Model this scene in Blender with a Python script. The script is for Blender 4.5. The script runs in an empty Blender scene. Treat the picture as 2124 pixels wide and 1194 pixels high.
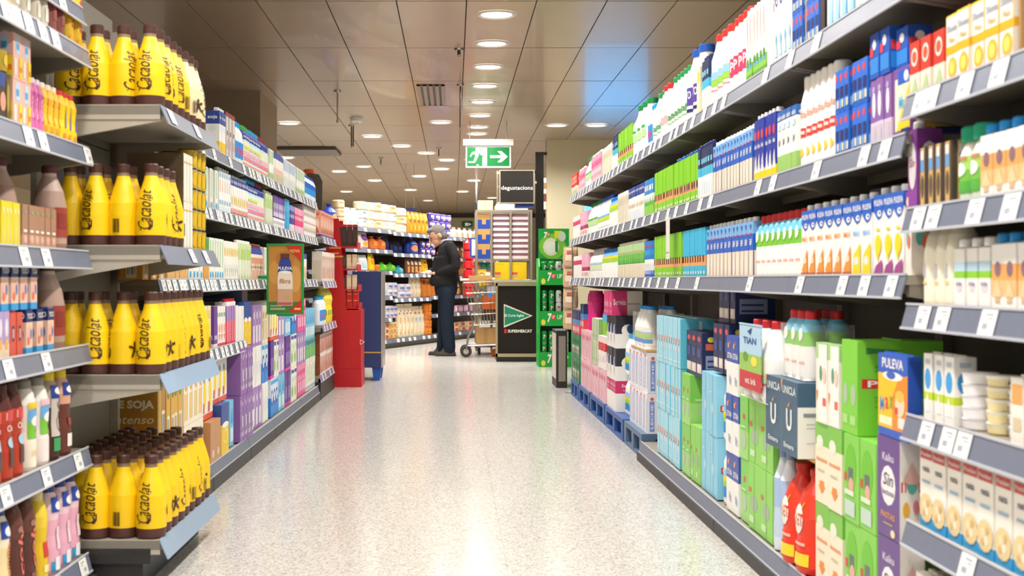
import bpy, bmesh, math, random
from mathutils import Matrix, Vector, Euler
random.seed(11)
S = bpy.context.scene
COL = S.collection
PI = math.pi

# ------------------------------------------------------------------ camera, world, exposure, lights
CEIL = 2.9
cam_d = bpy.data.cameras.new('camera'); cam = bpy.data.objects.new('camera', cam_d); COL.objects.link(cam)
cam.location = (0, 0, 1.0); cam.rotation_euler = (PI / 2, 0, 0)
cam_d.sensor_width = 36; cam_d.lens = 36 * 2600 / 2124
cam_d.shift_x = (1062 - 940) / 2124; cam_d.shift_y = -(597 - 580) / 2124
cam_d.clip_end = 200
cam_d.dof.use_dof = True; cam_d.dof.focus_distance = 9.0; cam_d.dof.aperture_fstop = 5.6
S.camera = cam
S.view_settings.view_transform = 'Standard'; S.view_settings.look = 'None'
S.view_settings.gamma = 1; S.view_settings.use_curve_mapping = False
S.view_settings.exposure = 0.03
S.cycles.use_denoising = True
S.cycles.max_bounces = 7; S.cycles.diffuse_bounces = 4; S.cycles.glossy_bounces = 3; S.cycles.transmission_bounces = 4
S.cycles.sample_clamp_indirect = 4
W = bpy.data.worlds.new('store_light'); S.world = W; W.use_nodes = True
W.node_tree.nodes['Background'].inputs[0].default_value = (1, .96, .91, 1)
W.node_tree.nodes['Background'].inputs[1].default_value = 0.55

LAMP_W = 21
lamp_spots = []                                    # filled here, the fittings are built with the ceiling
for k in range(-10, 7): lamp_spots.append((.31, 8.97 + 1.1 * k))
lamp_spots += [(.31, 16.3), (.31, 17.6), (.31, 19.8)]
for x, y in [(-1.99, 15.2), (-1.95, 6.5), (-1.95, 2.5), (-.15, 15.1), (-1.07, 16.6), (-.73, 17.8), (-.4, 18.8), (-.1, 19.9), (1.27, 15.4), (1.76, 15.4),
             (.8, 20), (2.6, 8.5), (2.1, 3.5), (-.62, 23), (-1.5, 24), (.4, 24), (-2.6, 19.5), (-.9, 26.5), (.2, 27), (-2.0, 22), (-3.5, 24), (1.2, 24),
             (-1.5, 21), (-.2, 21.5), (.9, 22.3), (-2.3, 27), (.9, 29), (-.6, 30), (-1.9, 31), (-3.2, 29), (-.9, .8), (-.9, 3.2), (-.9, -1.6)]:
    lamp_spots.append((x, y))
for x, y in lamp_spots:
    ld = bpy.data.lights.new('downlight', 'AREA'); ld.shape = 'DISK'; ld.size = .2
    ld.energy = LAMP_W * (1.0 if y < 10 else 1.05 if y < 14 else 1.0 if y < 20 else 1.9); ld.color = (1, .965, .91); ld.spread = 2.7
    lo = bpy.data.objects.new('downlight', ld); COL.objects.link(lo); lo.location = (x, y, CEIL - .022)

# ------------------------------------------------------------------ materials
def lin(c):
    return tuple((x / 12.92 if x <= .04045 else ((x + .055) / 1.055) ** 2.4) for x in c)
def hexc(h):
    return lin(tuple(int(h[i:i + 2], 16) / 255 for i in (0, 2, 4)))
MC = {}
def mat(h, rough=.42, metal=0., noise=0., bump=0., scale=60., trans=0., alpha=1., emit=0., coat=0.):
    key = (h, rough, metal, noise, bump, scale, trans, alpha, emit, coat)
    if key in MC: return MC[key]
    m = bpy.data.materials.new('mat_' + h); m.use_nodes = True
    nt = m.node_tree; b = nt.nodes['Principled BSDF']
    c = hexc(h)
    b.inputs['Base Color'].default_value = (*c, 1); b.inputs['Roughness'].default_value = rough; b.inputs['Metallic'].default_value = metal
    b.inputs['Transmission Weight'].default_value = trans; b.inputs['Alpha'].default_value = alpha; b.inputs['Coat Weight'].default_value = coat
    if rough >= .74: b.inputs['Specular IOR Level'].default_value = .15
    if emit:
        b.inputs['Emission Color'].default_value = (*c, 1); b.inputs['Emission Strength'].default_value = emit
    if noise or bump:
        tc = nt.nodes.new('ShaderNodeTexCoord'); n = nt.nodes.new('ShaderNodeTexNoise'); n.inputs['Scale'].default_value = scale; n.inputs['Detail'].default_value = 4
        nt.links.new(tc.outputs['Object'], n.inputs['Vector'])
        if noise:
            mx = nt.nodes.new('ShaderNodeMixRGB'); mx.inputs[1].default_value = (*[x * (1 - noise) for x in c], 1); mx.inputs[2].default_value = (*[min(1, x * (1 + noise)) for x in c], 1)
            nt.links.new(n.outputs['Fac'], mx.inputs[0]); nt.links.new(mx.outputs[0], b.inputs['Base Color'])
        if bump:
            bp = nt.nodes.new('ShaderNodeBump'); bp.inputs['Strength'].default_value = bump; bp.inputs['Distance'].default_value = .004
            nt.links.new(n.outputs['Fac'], bp.inputs['Height']); nt.links.new(bp.outputs['Normal'], b.inputs['Normal'])
    MC[key] = m
    return m
def PM(c):                                         # a colour string is a printed card colour; a material passes through
    return c if not isinstance(c, str) else mat(c)
METAL = mat('c9c4bb', .3, .85)
RAIL = mat('6f7689', .35, noise=.08, scale=40)
RAILEDGE = mat('c3c6cf', .3)
SHELF = mat('968f82', .45, noise=.05, scale=30)
SHELFD = mat('837c70', .5, noise=.05, scale=30)
BACK = mat('59534b', .6, noise=.05, scale=20)
DARKBASE = mat('2c2a2b', .5, noise=.1)
WOODB = mat('c2a06c', .7, noise=.15, scale=25)
CARD = mat('b98f5c', .75, noise=.1, scale=30)
CLEAR = mat('ffffff', .08, alpha=.16)

# ------------------------------------------------------------------ mesh builder
class MB:
    def __init__(s): s.v = []; s.f = []; s.m = []; s.sm = []; s.mats = []
    def mi(s, m):
        m = PM(m)
        if m not in s.mats: s.mats.append(m)
        return s.mats.index(m)
    def add(s, pts, faces, m, smooth=False):
        o = len(s.v); s.v += [tuple(p) for p in pts]; i = s.mi(m)
        for f in faces: s.f.append([o + k for k in f]); s.m.append(i); s.sm.append(smooth)
    def quad(s, a, b, c, d, m): s.add([a, b, c, d], [(0, 1, 2, 3)], m)
    def box(s, x0, y0, z0, x1, y1, z1, m, front=None, side=None, top=None, T=None):
        p = [(x0, y0, z0), (x1, y0, z0), (x1, y1, z0), (x0, y1, z0), (x0, y0, z1), (x1, y0, z1), (x1, y1, z1), (x0, y1, z1)]
        if T: p = [tuple(T @ Vector(q)) for q in p]
        s.add(p, [(0, 3, 2, 1), (2, 3, 7, 6)], m)
        s.add(p, [(0, 1, 5, 4)], front or m)
        s.add(p, [(1, 2, 6, 5), (3, 0, 4, 7)], side or m)
        s.add(p, [(4, 5, 6, 7)], top or m)
    def bar(s, a, b, r, m, n=6):
        a = Vector(a); b = Vector(b); d = (b - a)
        if d.length < 1e-6: return
        q = d.to_track_quat('Z', 'Y'); pts = []
        for e in (a, b):
            for k in range(n):
                t = 2 * PI * k / n; pts.append(e + q @ Vector((r * math.cos(t), r * math.sin(t), 0)))
        fs = [(k, (k + 1) % n, n + (k + 1) % n, n + k) for k in range(n)]
        s.add(pts, fs, m, True); s.add(pts, [tuple(range(n))[::-1], tuple(range(n, 2 * n))], m)
    def path(s, pts, r, m, n=6):
        for a, b in zip(pts, pts[1:]): s.bar(a, b, r, m, n)
    def loft(s, secs, n=14, ofs=(0, 0, 0), cap=True, T=None):
        # secs: (z, rx, ry, power, material of the band up to the next section)
        rings = []
        for (z, rx, ry, pw, mm) in secs:
            ring = []
            for k in range(n):
                t = 2 * PI * (k + .5) / n; c, si = math.cos(t), math.sin(t)
                x = math.copysign(abs(c) ** (2 / pw), c) * rx; y = math.copysign(abs(si) ** (2 / pw), si) * ry
                p = Vector((x + ofs[0], y + ofs[1], z + ofs[2]))
                ring.append(T @ p if T else p)
            rings.append(ring)
        for i in range(len(secs) - 1):
            s.add(rings[i] + rings[i + 1], [(k, (k + 1) % n, n + (k + 1) % n, n + k) for k in range(n)], secs[i][4], True)
        if cap:
            s.add(rings[0], [tuple(range(n))[::-1]], secs[0][4]); s.add(rings[-1], [tuple(range(n))], secs[-1][4] or secs[-2][4])
    def mesh(s, name):
        me = bpy.data.meshes.new(name); me.from_pydata(s.v, [], s.f)
        for m in s.mats: me.materials.append(m)
        me.polygons.foreach_set('material_index', s.m); me.polygons.foreach_set('use_smooth', s.sm)
        me.update(); return me

TXT = {}
def text2d(t, shear=0, bold=0):
    k = (t, shear, bold)
    if k in TXT: return TXT[k]
    cu = bpy.data.curves.new('t', 'FONT'); cu.body = t; cu.shear = shear; cu.offset = bold; cu.resolution_u = 2
    ob = bpy.data.objects.new('t', cu); COL.objects.link(ob)
    dg = bpy.context.evaluated_depsgraph_get(); dg.update()
    ev = ob.evaluated_get(dg); me = ev.to_mesh()
    vs = [(v.co.x, v.co.y) for v in me.vertices]; fs = [tuple(p.vertices) for p in me.polygons]
    ev.to_mesh_clear(); bpy.data.objects.remove(ob); bpy.data.curves.remove(cu)
    x0 = min(v[0] for v in vs); x1 = max(v[0] for v in vs); y0 = min(v[1] for v in vs); y1 = max(v[1] for v in vs)
    vs = [((x - x0) / (x1 - x0) - .5, (y - y0) / (y1 - y0) - .5) for x, y in vs]
    TXT[k] = (vs, fs); return TXT[k]

def decals(mb, shapes, mp, fine=1):
    """shapes in label fractions; mp(u, v, layer) -> point"""
    for L, s in enumerate(shapes):
        k = s[0]
        if k == 'r':
            _, u0, v0, u1, v1, c = s; nu = max(1, int(fine * 8 * abs(u1 - u0) + .99)); nv = max(1, int(fine * 8 * abs(v1 - v0) + .99)) if fine > 1 else 1
            if fine == 1: nu = 1
            pts = [mp(u0 + (u1 - u0) * i / nu, v0 + (v1 - v0) * j / nv, L) for j in range(nv + 1) for i in range(nu + 1)]
            mb.add(pts, [(j * (nu + 1) + i, j * (nu + 1) + i + 1, (j + 1) * (nu + 1) + i + 1, (j + 1) * (nu + 1) + i) for j in range(nv) for i in range(nu)], c)
        elif k == 'e':
            _, cu, cv, ru, rv, c = s; n = 12; R = 3 if fine > 1 else 1
            pts = [mp(cu, cv, L)] + [mp(cu + ru * q / R * math.cos(2 * PI * i / n), cv + rv * q / R * math.sin(2 * PI * i / n), L) for q in range(1, R + 1) for i in range(n)]
            fs = [(0, 1 + i, 1 + (i + 1) % n) for i in range(n)]
            for q in range(R - 1): fs += [(1 + q * n + i, 1 + (q + 1) * n + i, 1 + (q + 1) * n + (i + 1) % n, 1 + q * n + (i + 1) % n) for i in range(n)]
            mb.add(pts, fs, c)
        elif k == 'p':
            mb.add([mp(u, v, L) for u, v in s[1]], [tuple(range(len(s[1])))], s[2])
        elif k == 't':
            _, t, cu, cv, hh, ww, c = s[:7]; rot = s[7] if len(s) > 7 else 0; sh = s[8] if len(s) > 8 else 0; bo = s[9] if len(s) > 9 else .02
            vs, fs = text2d(t, sh, bo)
            if rot: q = [(cu - y * ww, cv + x * hh) for x, y in vs]     # reads upwards
            else: q = [(cu + x * ww, cv + y * hh) for x, y in vs]
            if fine > 1:
                q2, f2 = [], []
                def split(a, b, c3, dep):
                    e = [((a[0] - b[0]) ** 2 + (a[1] - b[1]) ** 2, 0), ((b[0] - c3[0]) ** 2 + (b[1] - c3[1]) ** 2, 1), ((c3[0] - a[0]) ** 2 + (c3[1] - a[1]) ** 2, 2)]
                    m, k2 = max(e)
                    if m < .0081 or dep > 4: o = len(q2); q2.extend([a, b, c3]); f2.append((o, o + 1, o + 2)); return
                    t3 = [(a, b, c3), (b, c3, a), (c3, a, b)][k2]; mid = ((t3[0][0] + t3[1][0]) / 2, (t3[0][1] + t3[1][1]) / 2)
                    split(t3[0], mid, t3[2], dep + 1); split(mid, t3[1], t3[2], dep + 1)
                for f in fs:
                    for i in range(1, len(f) - 1): split(q[f[0]], q[f[i]], q[f[i + 1]], 0)
                q, fs = q2, f2
            mb.add([mp(u, v, L) for u, v in q], fs, c)

# ------------------------------------------------------------------ objects
def obj(name, me, parent=None, loc=(0, 0, 0), rz=0., label=None):
    if isinstance(me, MB): me = me.mesh(name)
    o = bpy.data.objects.new(name, me); COL.objects.link(o); o.location = loc
    if rz: o.rotation_euler = (0, 0, rz)
    if parent: o.parent = parent
    if label: o['label'] = label
    return o
def tag(o, label, cat, group=None, kind=None):
    if label: o['label'] = label
    if cat: o['category'] = cat
    if group: o['group'] = group
    if kind: o['kind'] = kind
    return o
def thing(name, label, cat, loc=(0, 0, 0), rz=0, group=None):
    o = bpy.data.objects.new(name, None); COL.objects.link(o); o.location = loc; o.rotation_euler = (0, 0, rz); o.empty_display_size = .05
    return tag(o, label, cat, group)
def struct(name, mb, parent=None, loc=(0, 0, 0)):
    o = obj(name, mb, parent, loc)
    if not parent: o['kind'] = 'structure'
    return o
ORD = 'first second third fourth fifth sixth seventh eighth ninth tenth eleventh twelfth thirteenth fourteenth fifteenth sixteenth seventeenth eighteenth nineteenth twentieth'.split()
def ordi(n): return ORD[n] if n < 20 else 'twenty-' + ORD[n - 20] if n < 29 else str(n + 1) + 'th'

class Proto:
    """root mesh + parts; each part (name, mesh, location, rotation, [sub-parts])"""
    def __init__(s, name, cat, w, d, h, root, parts=()): s.name, s.cat, s.w, s.d, s.h, s.root, s.parts = name, cat, w, d, h, root, list(parts)
def put(p, loc, rz, label, group=None):
    o = bpy.data.objects.new(p.name, p.root); COL.objects.link(o); o.location = loc; o.rotation_euler = (0, 0, rz)
    tag(o, label, p.cat, group)
    def rec(parts, par):
        for q in parts:
            c = bpy.data.objects.new(q[0], q[1]); COL.objects.link(c); c.parent = par; c.location = q[2]
            if len(q) > 3 and q[3]: c.rotation_euler = (0, 0, q[3])
            if len(q) > 4: rec(q[4], c)
    rec(p.parts, o)
    return o

PR = {}
def planar(w, y, z0, h):
    return lambda u, v, L: ((u - .5) * w, y - .0006 - .0003 * L, z0 + v * h)
def sidemap(x, d, h, sgn):
    return lambda u, v, L: (sgn * (x + .0006 + .0003 * L), (u - .5) * d * sgn, v * h)

def carton(key, w, d, h, bands, front=(), side=None, cap=None, top='flat', name='milk_carton', cat='carton', capr=.014, topc=None, reg=True):
    """bands: (fraction of the height where the colour ends, colour)"""
    mb = MB(); z = 0; x, y = w / 2 - .0007, d / 2
    last = bands[-1][1]
    for fr, c in bands:
        z1 = fr * h
        p = [(-x, -y, z), (x, -y, z), (x, y, z), (-x, y, z), (-x, -y, z1), (x, -y, z1), (x, y, z1), (-x, y, z1)]
        mb.add(p, [(0, 1, 5, 4), (1, 2, 6, 5), (2, 3, 7, 6), (3, 0, 4, 7)], c); z = z1
    mb.quad((-x, -y, 0), (-x, y, 0), (x, y, 0), (x, -y, 0), bands[0][1])
    tc = topc or last; ht = h
    cz, cy = h, 0
    if top == 'flat':
        mb.quad((-x, -y, h), (x, -y, h), (x, y, h), (-x, y, h), tc)
        mb.box(-x, -.004, h, x, .004, h + .004, tc); cy = -y * .45; cz = h
    elif top == 'slant':
        e = .3 * d
        mb.add([(-x, -y, h), (x, -y, h), (x, y, h + e), (-x, y, h + e)], [(0, 1, 2, 3)], tc)
        mb.add([(-x, -y, h), (x, -y, h), (x, y, h + e), (-x, y, h + e), (x, y, h), (-x, y, h)], [(1, 4, 2), (0, 3, 5), (4, 5, 3, 2)], tc); cz = h + e * .3; cy = -y * .35
    elif top == 'gable':
        e = .45 * d
        mb.add([(-x, -y, h), (x, -y, h), (x, y, h), (-x, y, h), (-x, 0, h + e), (x, 0, h + e)], [(0, 1, 5, 4), (2, 3, 4, 5), (1, 2, 5), (3, 0, 4)], tc)
        mb.box(-x, -.003, h + e, x, .003, h + e + .012, tc); cz = h + e * .35; cy = -y * .5
    root = mb.mesh(name); parts = []
    pb = MB()
    if front: decals(pb, front, planar(w, -y, 0, h))
    sd = side if side is not None else front
    if sd:
        decals(pb, sd, sidemap(x, d, h, 1)); decals(pb, sd, sidemap(x, d, h, -1))
    if pb.f: parts.append(('label_print', pb.mesh('label_print'), (0, 0, 0)))
    if cap:
        cb = MB(); cb.loft([(0, capr, capr, 2, cap), (.016, capr, capr, 2, cap), (.019, capr * .85, capr * .85, 2, cap)], 10)
        parts.append(('cap', cb.mesh('cap'), (0, cy, cz - .001)))
    p = Proto(name, cat, w, d, ht, root, parts)
    if reg: PR[key] = p
    return p

def interp(prof, z):
    for a, b in zip(prof, prof[1:]):
        if a[0] <= z <= b[0] and b[0] > a[0]: return a[1] + (b[1] - a[1]) * (z - a[0]) / (b[0] - a[0])
    return prof[-1][1]
def bottle(key, prof, cap, wrap=(), zone=None, W=None, name='milk_bottle', cat='bottle', n=16, pw=2, flat=1., handle=None):
    """prof: (z, r, colour); cap: (r, z0, z1, colour); wrap decals in zone (z0, z1) over an arc W metres wide"""
    mb = MB(); mb.loft([(z, r, r * flat, pw, c) for z, r, c in prof], n)
    R = max(p[1] for p in prof); parts = []
    if wrap:
        z0, z1 = zone; WW = W or 2 * R; pb = MB()
        def mp(u, v, L):
            z = z0 + v * (z1 - z0); r = interp(prof, z) + .0012 + .0003 * L; a = (u - .5) * WW / R
            if pw > 2:
                c, si = math.sin(a), math.cos(a); f = (abs(c) ** pw + abs(si) ** pw) ** (-1 / pw); return (r * c * f, -r * si * f * flat, z)
            return (r * math.sin(a), -r * math.cos(a) * flat, z)
        decals(pb, wrap, mp, 2)
        parts.append(('label_print', pb.mesh('label_print'), (0, 0, 0)))
    if cap:
        r, c0, c1, cc = cap; cb = MB()
        cb.loft([(0, r, r, 2, cc), ((c1 - c0) * .85, r, r, 2, cc), (c1 - c0, r * .88, r * .88, 2, cc)], 12)
        parts.append(('cap', cb.mesh('cap'), (0, 0, c0)))
    if handle:
        hb = MB(); hb.path(handle[0], handle[1], handle[2]); parts.append(('handle', hb.mesh('handle'), (0, 0, 0)))
    p = Proto(name, cat, 2 * R, 2 * R * flat, cap[2] if cap else prof[-1][0], mb.mesh(name), parts); PR[key] = p; return p

def bag(key, w, d, h, c, wrap=(), top='crimp', name='snack_bag', cat='bag', c2=None):
    c2 = c2 or c; hw, hd = w / 2, d / 2
    if top == 'crimp':
        secs = [(0, hw * .8, hd * .7, 3, c), (h * .08, hw * .95, hd * .98, 3, c), (h * .35, hw, hd, 2.6, c), (h * .65, hw * .97, hd * .85, 2.4, c2), (h * .85, hw * .95, hd * .4, 2.4, c2), (h * .93, hw * .97, hd * .08, 2.4, c2), (h, hw, hd * .06, 2.4, c2)]
    elif top == 'tie':
        secs = [(0, hw * .85, hd * .8, 3, c), (h * .1, hw, hd, 3, c), (h * .6, hw * .95, hd * .95, 2.6, c), (h * .8, hw * .5, hd * .5, 2.2, c2), (h * .87, hw * .15, hd * .2, 2, c2), (h, hw * .5, hd * .35, 2, c2)]
    else:
        secs = [(0, hw * .9, hd * .85, 3, c), (h * .15, hw, hd, 3, c), (h * .85, hw, hd, 3, c2), (h, hw * .85, hd * .8, 3, c2)]
    mb = MB(); mb.loft(secs, 14); parts = []
    if wrap:
        pb = MB()
        pr = [(s[0], s[1], s[2], s[3]) for s in secs]
        def mp(u, v, L):
            z = v * h; rx = interp([(q[0], q[1]) for q in pr], z); ry = interp([(q[0], q[2]) for q in pr], z); x = (u - .5) * 2 * rx * .95; pw = 2.6
            yy = ry * max(0., 1 - abs(x / max(rx, 1e-4)) ** pw) ** (1 / pw); return (x, -yy - .002 - .0004 * L, z)
        decals(pb, wrap, mp, 2); parts.append(('label_print', pb.mesh('label_print'), (0, 0, 0)))
    PR[key] = Proto(name, cat, w, d, h, mb.mesh(name), parts); return PR[key]

def multipack(key, base, nx, ny=1, nz=1, name='carton_pack', cat='pack', sleeve=None, film=True, tray=None, handle=None):
    """a shrink-wrapped pack: every carton or bottle in it is a part"""
    b = PR[base]; w, d, h = b.w * nx, b.d * ny, b.h * nz; parts = []
    core = MB()
    if tray: core.box(-w / 2, -d / 2 - .002, 0, w / 2, d / 2 + .002, .004, tray); core.box(-w / 2, -d / 2 - .003, .004, w / 2, -d / 2 - .0015, .05, tray)
    else: core.box(-w / 2 + .004, -d / 2 + .004, -.0002, w / 2 - .004, d / 2 - .004, .0008, 'ffffff')
    z0 = .004 if tray else .0008
    for k in range(nz):
        for j in range(ny):
            for i in range(nx):
                parts.append(('carton' if 'carton' in b.name or 'box' in b.name else 'bottle', b.root, (-w / 2 + (i + .5) * b.w, -d / 2 + (j + .5) * b.d, z0 + k * b.h), 0, b.parts))
    if film:
        fb = MB(); e = .0025; fb.box(-w / 2 - e, -d / 2 - e, .0, w / 2 + e, d / 2 + e, h * film, CLEAR); parts.append(('shrink_film', fb.mesh('shrink_film'), (0, 0, 0)))
    if handle:
        hb = MB(); hb.box(-.012, -d / 2 - .004, h * .75, .012, -d / 2 - .003, h + .006, handle); hb.box(-.012, -d / 2 - .004, h + .004, .012, d / 2 + .004, h + .006, handle)
        parts.append(('carry_strap', hb.mesh('carry_strap'), (0, 0, 0)))
    PR[key] = Proto(name, cat, w, d, h + z0, core.mesh(name), parts); return PR[key]

# ------------------------------------------------------------------ the two shelf lines
XR, XL, YR, YL = 1.09, 1.2, -.00577, .00654
def FR(side, y, t, z=0.):
    return (XR + t + YR * y, y, z) if side == 'R' else (-(XL + t) + YL * y, y, z)
def depth(side, px): return 2600 * XR / (px - 925) if side == 'R' else 2600 * XL / (957 - px)
ROT = {'R': -PI / 2 - YR, 'L': PI / 2 - YL}
# ------------------------------------------------------------------ product prototypes
WH, CR, NV, BL, SK, CY, LG, GR, DG, RD, OR, YE, PU, PK, BR, BK, TN, LV = 'f6f4ef', 'efe5cf', '1d2d6e', '1c5fc4', '7db4ea', '35b5e0', '86cf1f', '3fae49', '0e8a46', 'd8232a', 'f0932b', 'f7d417', '6d3f9c', 'f0a6bd', '5a2f27', '24211f', 'e3c79b', 'b9a5d6'
swirl = lambda c: [('p', [(.03, .84), (.97, .84), (.97, .8), (.8, .72), (.5, .69), (.25, .74), (.03, .81)], c), ('e', .62, .77, .2, .04, WH), ('e', .66, .775, .09, .018, c)]
# right gondola, tall one-litre cartons
carton('orange_kids', .083, .075, .2, [(.82, WH), (1, BL)], [('r', .03, .83, .97, .97, BL), ('t', 'PULEVA', .5, .905, .075, .85, WH)] + swirl(BL) +
       [('t', 'MAX', .5, .57, .07, .7, OR), ('p', [(.1, .08), (.9, .02), (.85, .42)], OR), ('e', .55, .24, .2, .05, 'f3d9b8'), ('r', .05, 0, .95, .06, 'c5622a')], cap=WH)
carton('yellow_kids', .083, .075, .2, [(.82, WH), (1, BL)], [('r', .03, .83, .97, .97, BL), ('t', 'PULEVA', .5, .905, .075, .85, WH)] + swirl(BL) +
       [('t', 'MAX', .5, .57, .07, .7, SK), ('p', [(.08, 0), (.92, 0), (.9, .44), (.2, .28)], YE), ('e', .5, .2, .22, .06, 'e0e0e8')], cap=WH)
carton('banana_carton', .09, .075, .205, [(.82, WH), (1, BL)], [('r', .03, .83, .97, .97, BL), ('t', 'PULEVA', .5, .905, .075, .85, WH)] + swirl(BL) +
       [('r', .3, .56, .7, .59, YE), ('e', .5, .38, .33, .13, YE), ('p', [(.25, .3), (.62, .3), (.5, .16)], YE), ('p', [(.06, 0), (.94, 0), (.94, .2), (.3, .12)], 'a0468c')], cap=WH)
carton('blue_beige', .075, .075, .2, [(.48, 'efdfc8'), (.78, BL), (1, SK)], [('e', .5, .22, .3, .2, 'f6e8d6'), ('r', 0, 0, .06, .48, '2b54a8'), ('t', 'vac', .5, .63, .12, .5, WH, 1), ('e', .5, .78, .16, .025, RD), ('p', [(.3, .95), (.5, .84), (.7, .95)], '2868b8')], cap=WH)
carton('cyan_band', .072, .075, .215, [(.24, '35b7d6'), (.43, 'f2a45c'), (1, '2fb6e0')], [('r', .05, .31, .5, .45, BK), ('r', .3, .07, .7, .13, WH)])
carton('lime_band', .072, .075, .215, [(.24, LG), (.43, 'f0a968'), (1, LG)], [('r', .05, .31, .5, .45, BK), ('r', .3, .07, .7, .13, WH)])
carton('lime_band_cap', .072, .08, .215, [(.24, LG), (.43, 'e8a878'), (1, LG)], [('e', .55, .36, .3, .09, BK), ('r', .25, .08, .7, .13, WH)], cap=BL)
carton('blue_small', .075, .07, .2, [(.2, BL), (.5, WH), (1, '1b7ad8')], [('r', .2, .62, .8, .75, CY), ('e', .5, .85, .2, .04, RD), ('r', .3, .1, .7, .4, 'e7eefb')])
carton('green_white', .066, .07, .2, [(.42, CR), (.55, GR), (.72, '6cc24a'), (1, 'b6d89a')], [('r', .05, .02, .2, .4, 'd9c08c'), ('e', .5, .76, .16, .03, RD), ('r', .25, .45, .75, .62, '7fd05c')], cap=WH)
bottle('blue_cap_small', [(0, .028, WH), (.1, .03, WH), (.105, .03, 'a8d14a'), (.135, .03, YE), (.15, .028, SK), (.17, .02, '4aa3dc'), (.18, .015, BL)], (.017, .178, .2, '1a6fd0'), n=12)
bottle('green_gray_cap', [(0, .048, WH), (.05, .05, WH), (.12, .05, WH), (.16, .042, WH), (.19, .022, WH), (.2, .018, 'c0c0bc')], (.022, .2, .22, 'b9b8b0'), [('r', 0, .3, 1, .7, 'd8e2c0'), ('r', 0, .72, 1, .85, '9ccfe0'), ('r', .1, .35, .5, .6, 'b6cf5a')], (.03, .13), .1)
carton('pink_stripe', .07, .07, .2, [(.3, WH), (.45, 'b03060'), (1, 'f2b6cc')], [('r', .3, .1, .7, .25, RD)])
carton('pink_tall', .07, .07, .2, [(.5, 'f4c9d6'), (1, 'ef9fbe')], [('r', .2, .2, .5, .35, '9c5a3c'), ('r', .2, .6, .8, .8, 'd8457c')], cap=WH)
carton('pinkwhite_thin', .06, .06, .19, [(.6, WH), (.8, 'e0507c'), (1, WH)], [('r', .1, .62, .9, .76, 'd92a6a')])
bottle('red_cap_litre', [(0, .036, WH), (.01, .038, WH), (.1, .038, WH), (.105, .038, '7cc63f'), (.15, .0385, '6fc0e0'), (.175, .03, '6fc0e0'), (.19, .018, 'c03030')], (.02, .188, .215, 'c8202a'),
       [('t', 'lleterola', .5, .28, .07, .8, 'e58a80'), ('e', .5, .82, .3, .13, WH)], (.01, .17), .06, n=12)
# shelf B
carton('white_swirl', .07, .07, .21, [(.75, WH), (1, NV)], [('r', .1, .8, .9, .93, BL), ('t', 'calcio', .5, .88, .08, .7, WH), ('r', .1, .2, .9, .4, 'd4dce8'), ('e', .5, .55, .25, .06, 'e7e0cf')])
carton('white_bluetop', .065, .07, .2, [(.3, 'dfe6ee'), (.7, WH), (1, '2b4c9c')], [('t', 'omega', .5, .86, .07, .8, WH), ('e', .5, .45, .3, .07, 'cdb98c')])
carton('green_fresh', .065, .07, .2, [(.4, '8ed14c'), (.6, WH), (1, '2c8fd8')], [('p', [(.1, .3), (.9, .3), (.5, .55)], GR), ('r', .2, .7, .8, .85, WH)])
carton('navy_cyan', .068, .07, .22, [(.45, WH), (.62, '4ab8dc'), (1, '1c2d5c')], [('r', .2, .7, .8, .8, '7fd0e8'), ('r', .25, .1, .75, .35, 'dcebf4')], cap=NV)
carton('cream_thin', .055, .06, .2, [(.9, 'f0ead8'), (1, WH)], [('r', .1, .1, .3, .85, 'd8c8a0'), ('r', .5, .6, .9, .85, 'e8e0c8')])
bottle('white_blue_cap', [(0, .05, WH), (.1, .052, WH), (.14, .05, WH), (.19, .026, WH), (.215, .022, WH)], (.025, .215, .24, '1a5fd0'), [('r', 0, .35, 1, .6, 'c5d84e'), ('r', 0, .62, 1, .72, '7fbfe6'), ('r', 0, .0, 1, .05, 'dfe9ef')], (.03, .14), .14)
bottle('white_green_cap', [(0, .05, WH), (.1, .052, WH), (.14, .05, WH), (.19, .028, WH), (.215, .024, WH)], (.028, .215, .24, DG), [('r', .15, .3, .85, .65, 'b8dca0'), ('r', .2, .7, .8, .8, GR)], (.03, .14), .1)
bottle('green_script', [(0, .046, WH), (.01, .048, WH), (.17, .048, WH), (.22, .03, WH), (.25, .02, WH), (.265, .018, WH)], (.021, .262, .288, '1f9a52'), [('t', 'Castell', .5, .5, .3, .85, '3a9c4a', 0, .3), ('r', .1, .2, .9, .24, '8cc48c')], (.03, .15), .1)
bottle('big_blue_cap', [(0, .056, WH), (.012, .06, WH), (.2, .06, WH), (.27, .036, WH), (.3, .03, WH)], (.036, .3, .335, '1e58bc'), [('r', .1, .28, .9, .75, '5a4aa0'), ('p', [(.1, .75), (.9, .75), (.7, .92)], '5a4aa0'), ('t', 'ATO', .5, .56, .22, .62, WH), ('r', .1, .1, .9, .18, NV)], (.03, .2), .12)
bottle('pink_label_red', [(0, .043, WH), (.01, .045, WH), (.19, .045, WH), (.24, .03, WH), (.27, .024, WH)], (.027, .27, .3, 'd9302c'), [('r', .35, .3, 1, .85, 'd8406a'), ('t', 'P', .7, .6, .3, .25, WH)], (.03, .16), .09)
bottle('pasture_red', [(0, .043, WH), (.01, .045, WH), (.19, .045, WH), (.24, .03, WH), (.27, .024, WH)], (.027, .27, .3, 'd9302c'), [('r', .05, .4, .95, .6, '9ccf4c'), ('r', .05, .6, .95, .85, '9cc8ec'), ('r', .05, .25, .95, .29, 'e59a94')], (.03, .16), .1)
bottle('plain_red', [(0, .04, WH), (.01, .042, WH), (.16, .042, WH), (.22, .028, WH), (.25, .022, WH)], (.025, .25, .278, RD), [('r', .3, .4, .9, .75, 'f2b0b0')], (.03, .14), .08)
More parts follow.
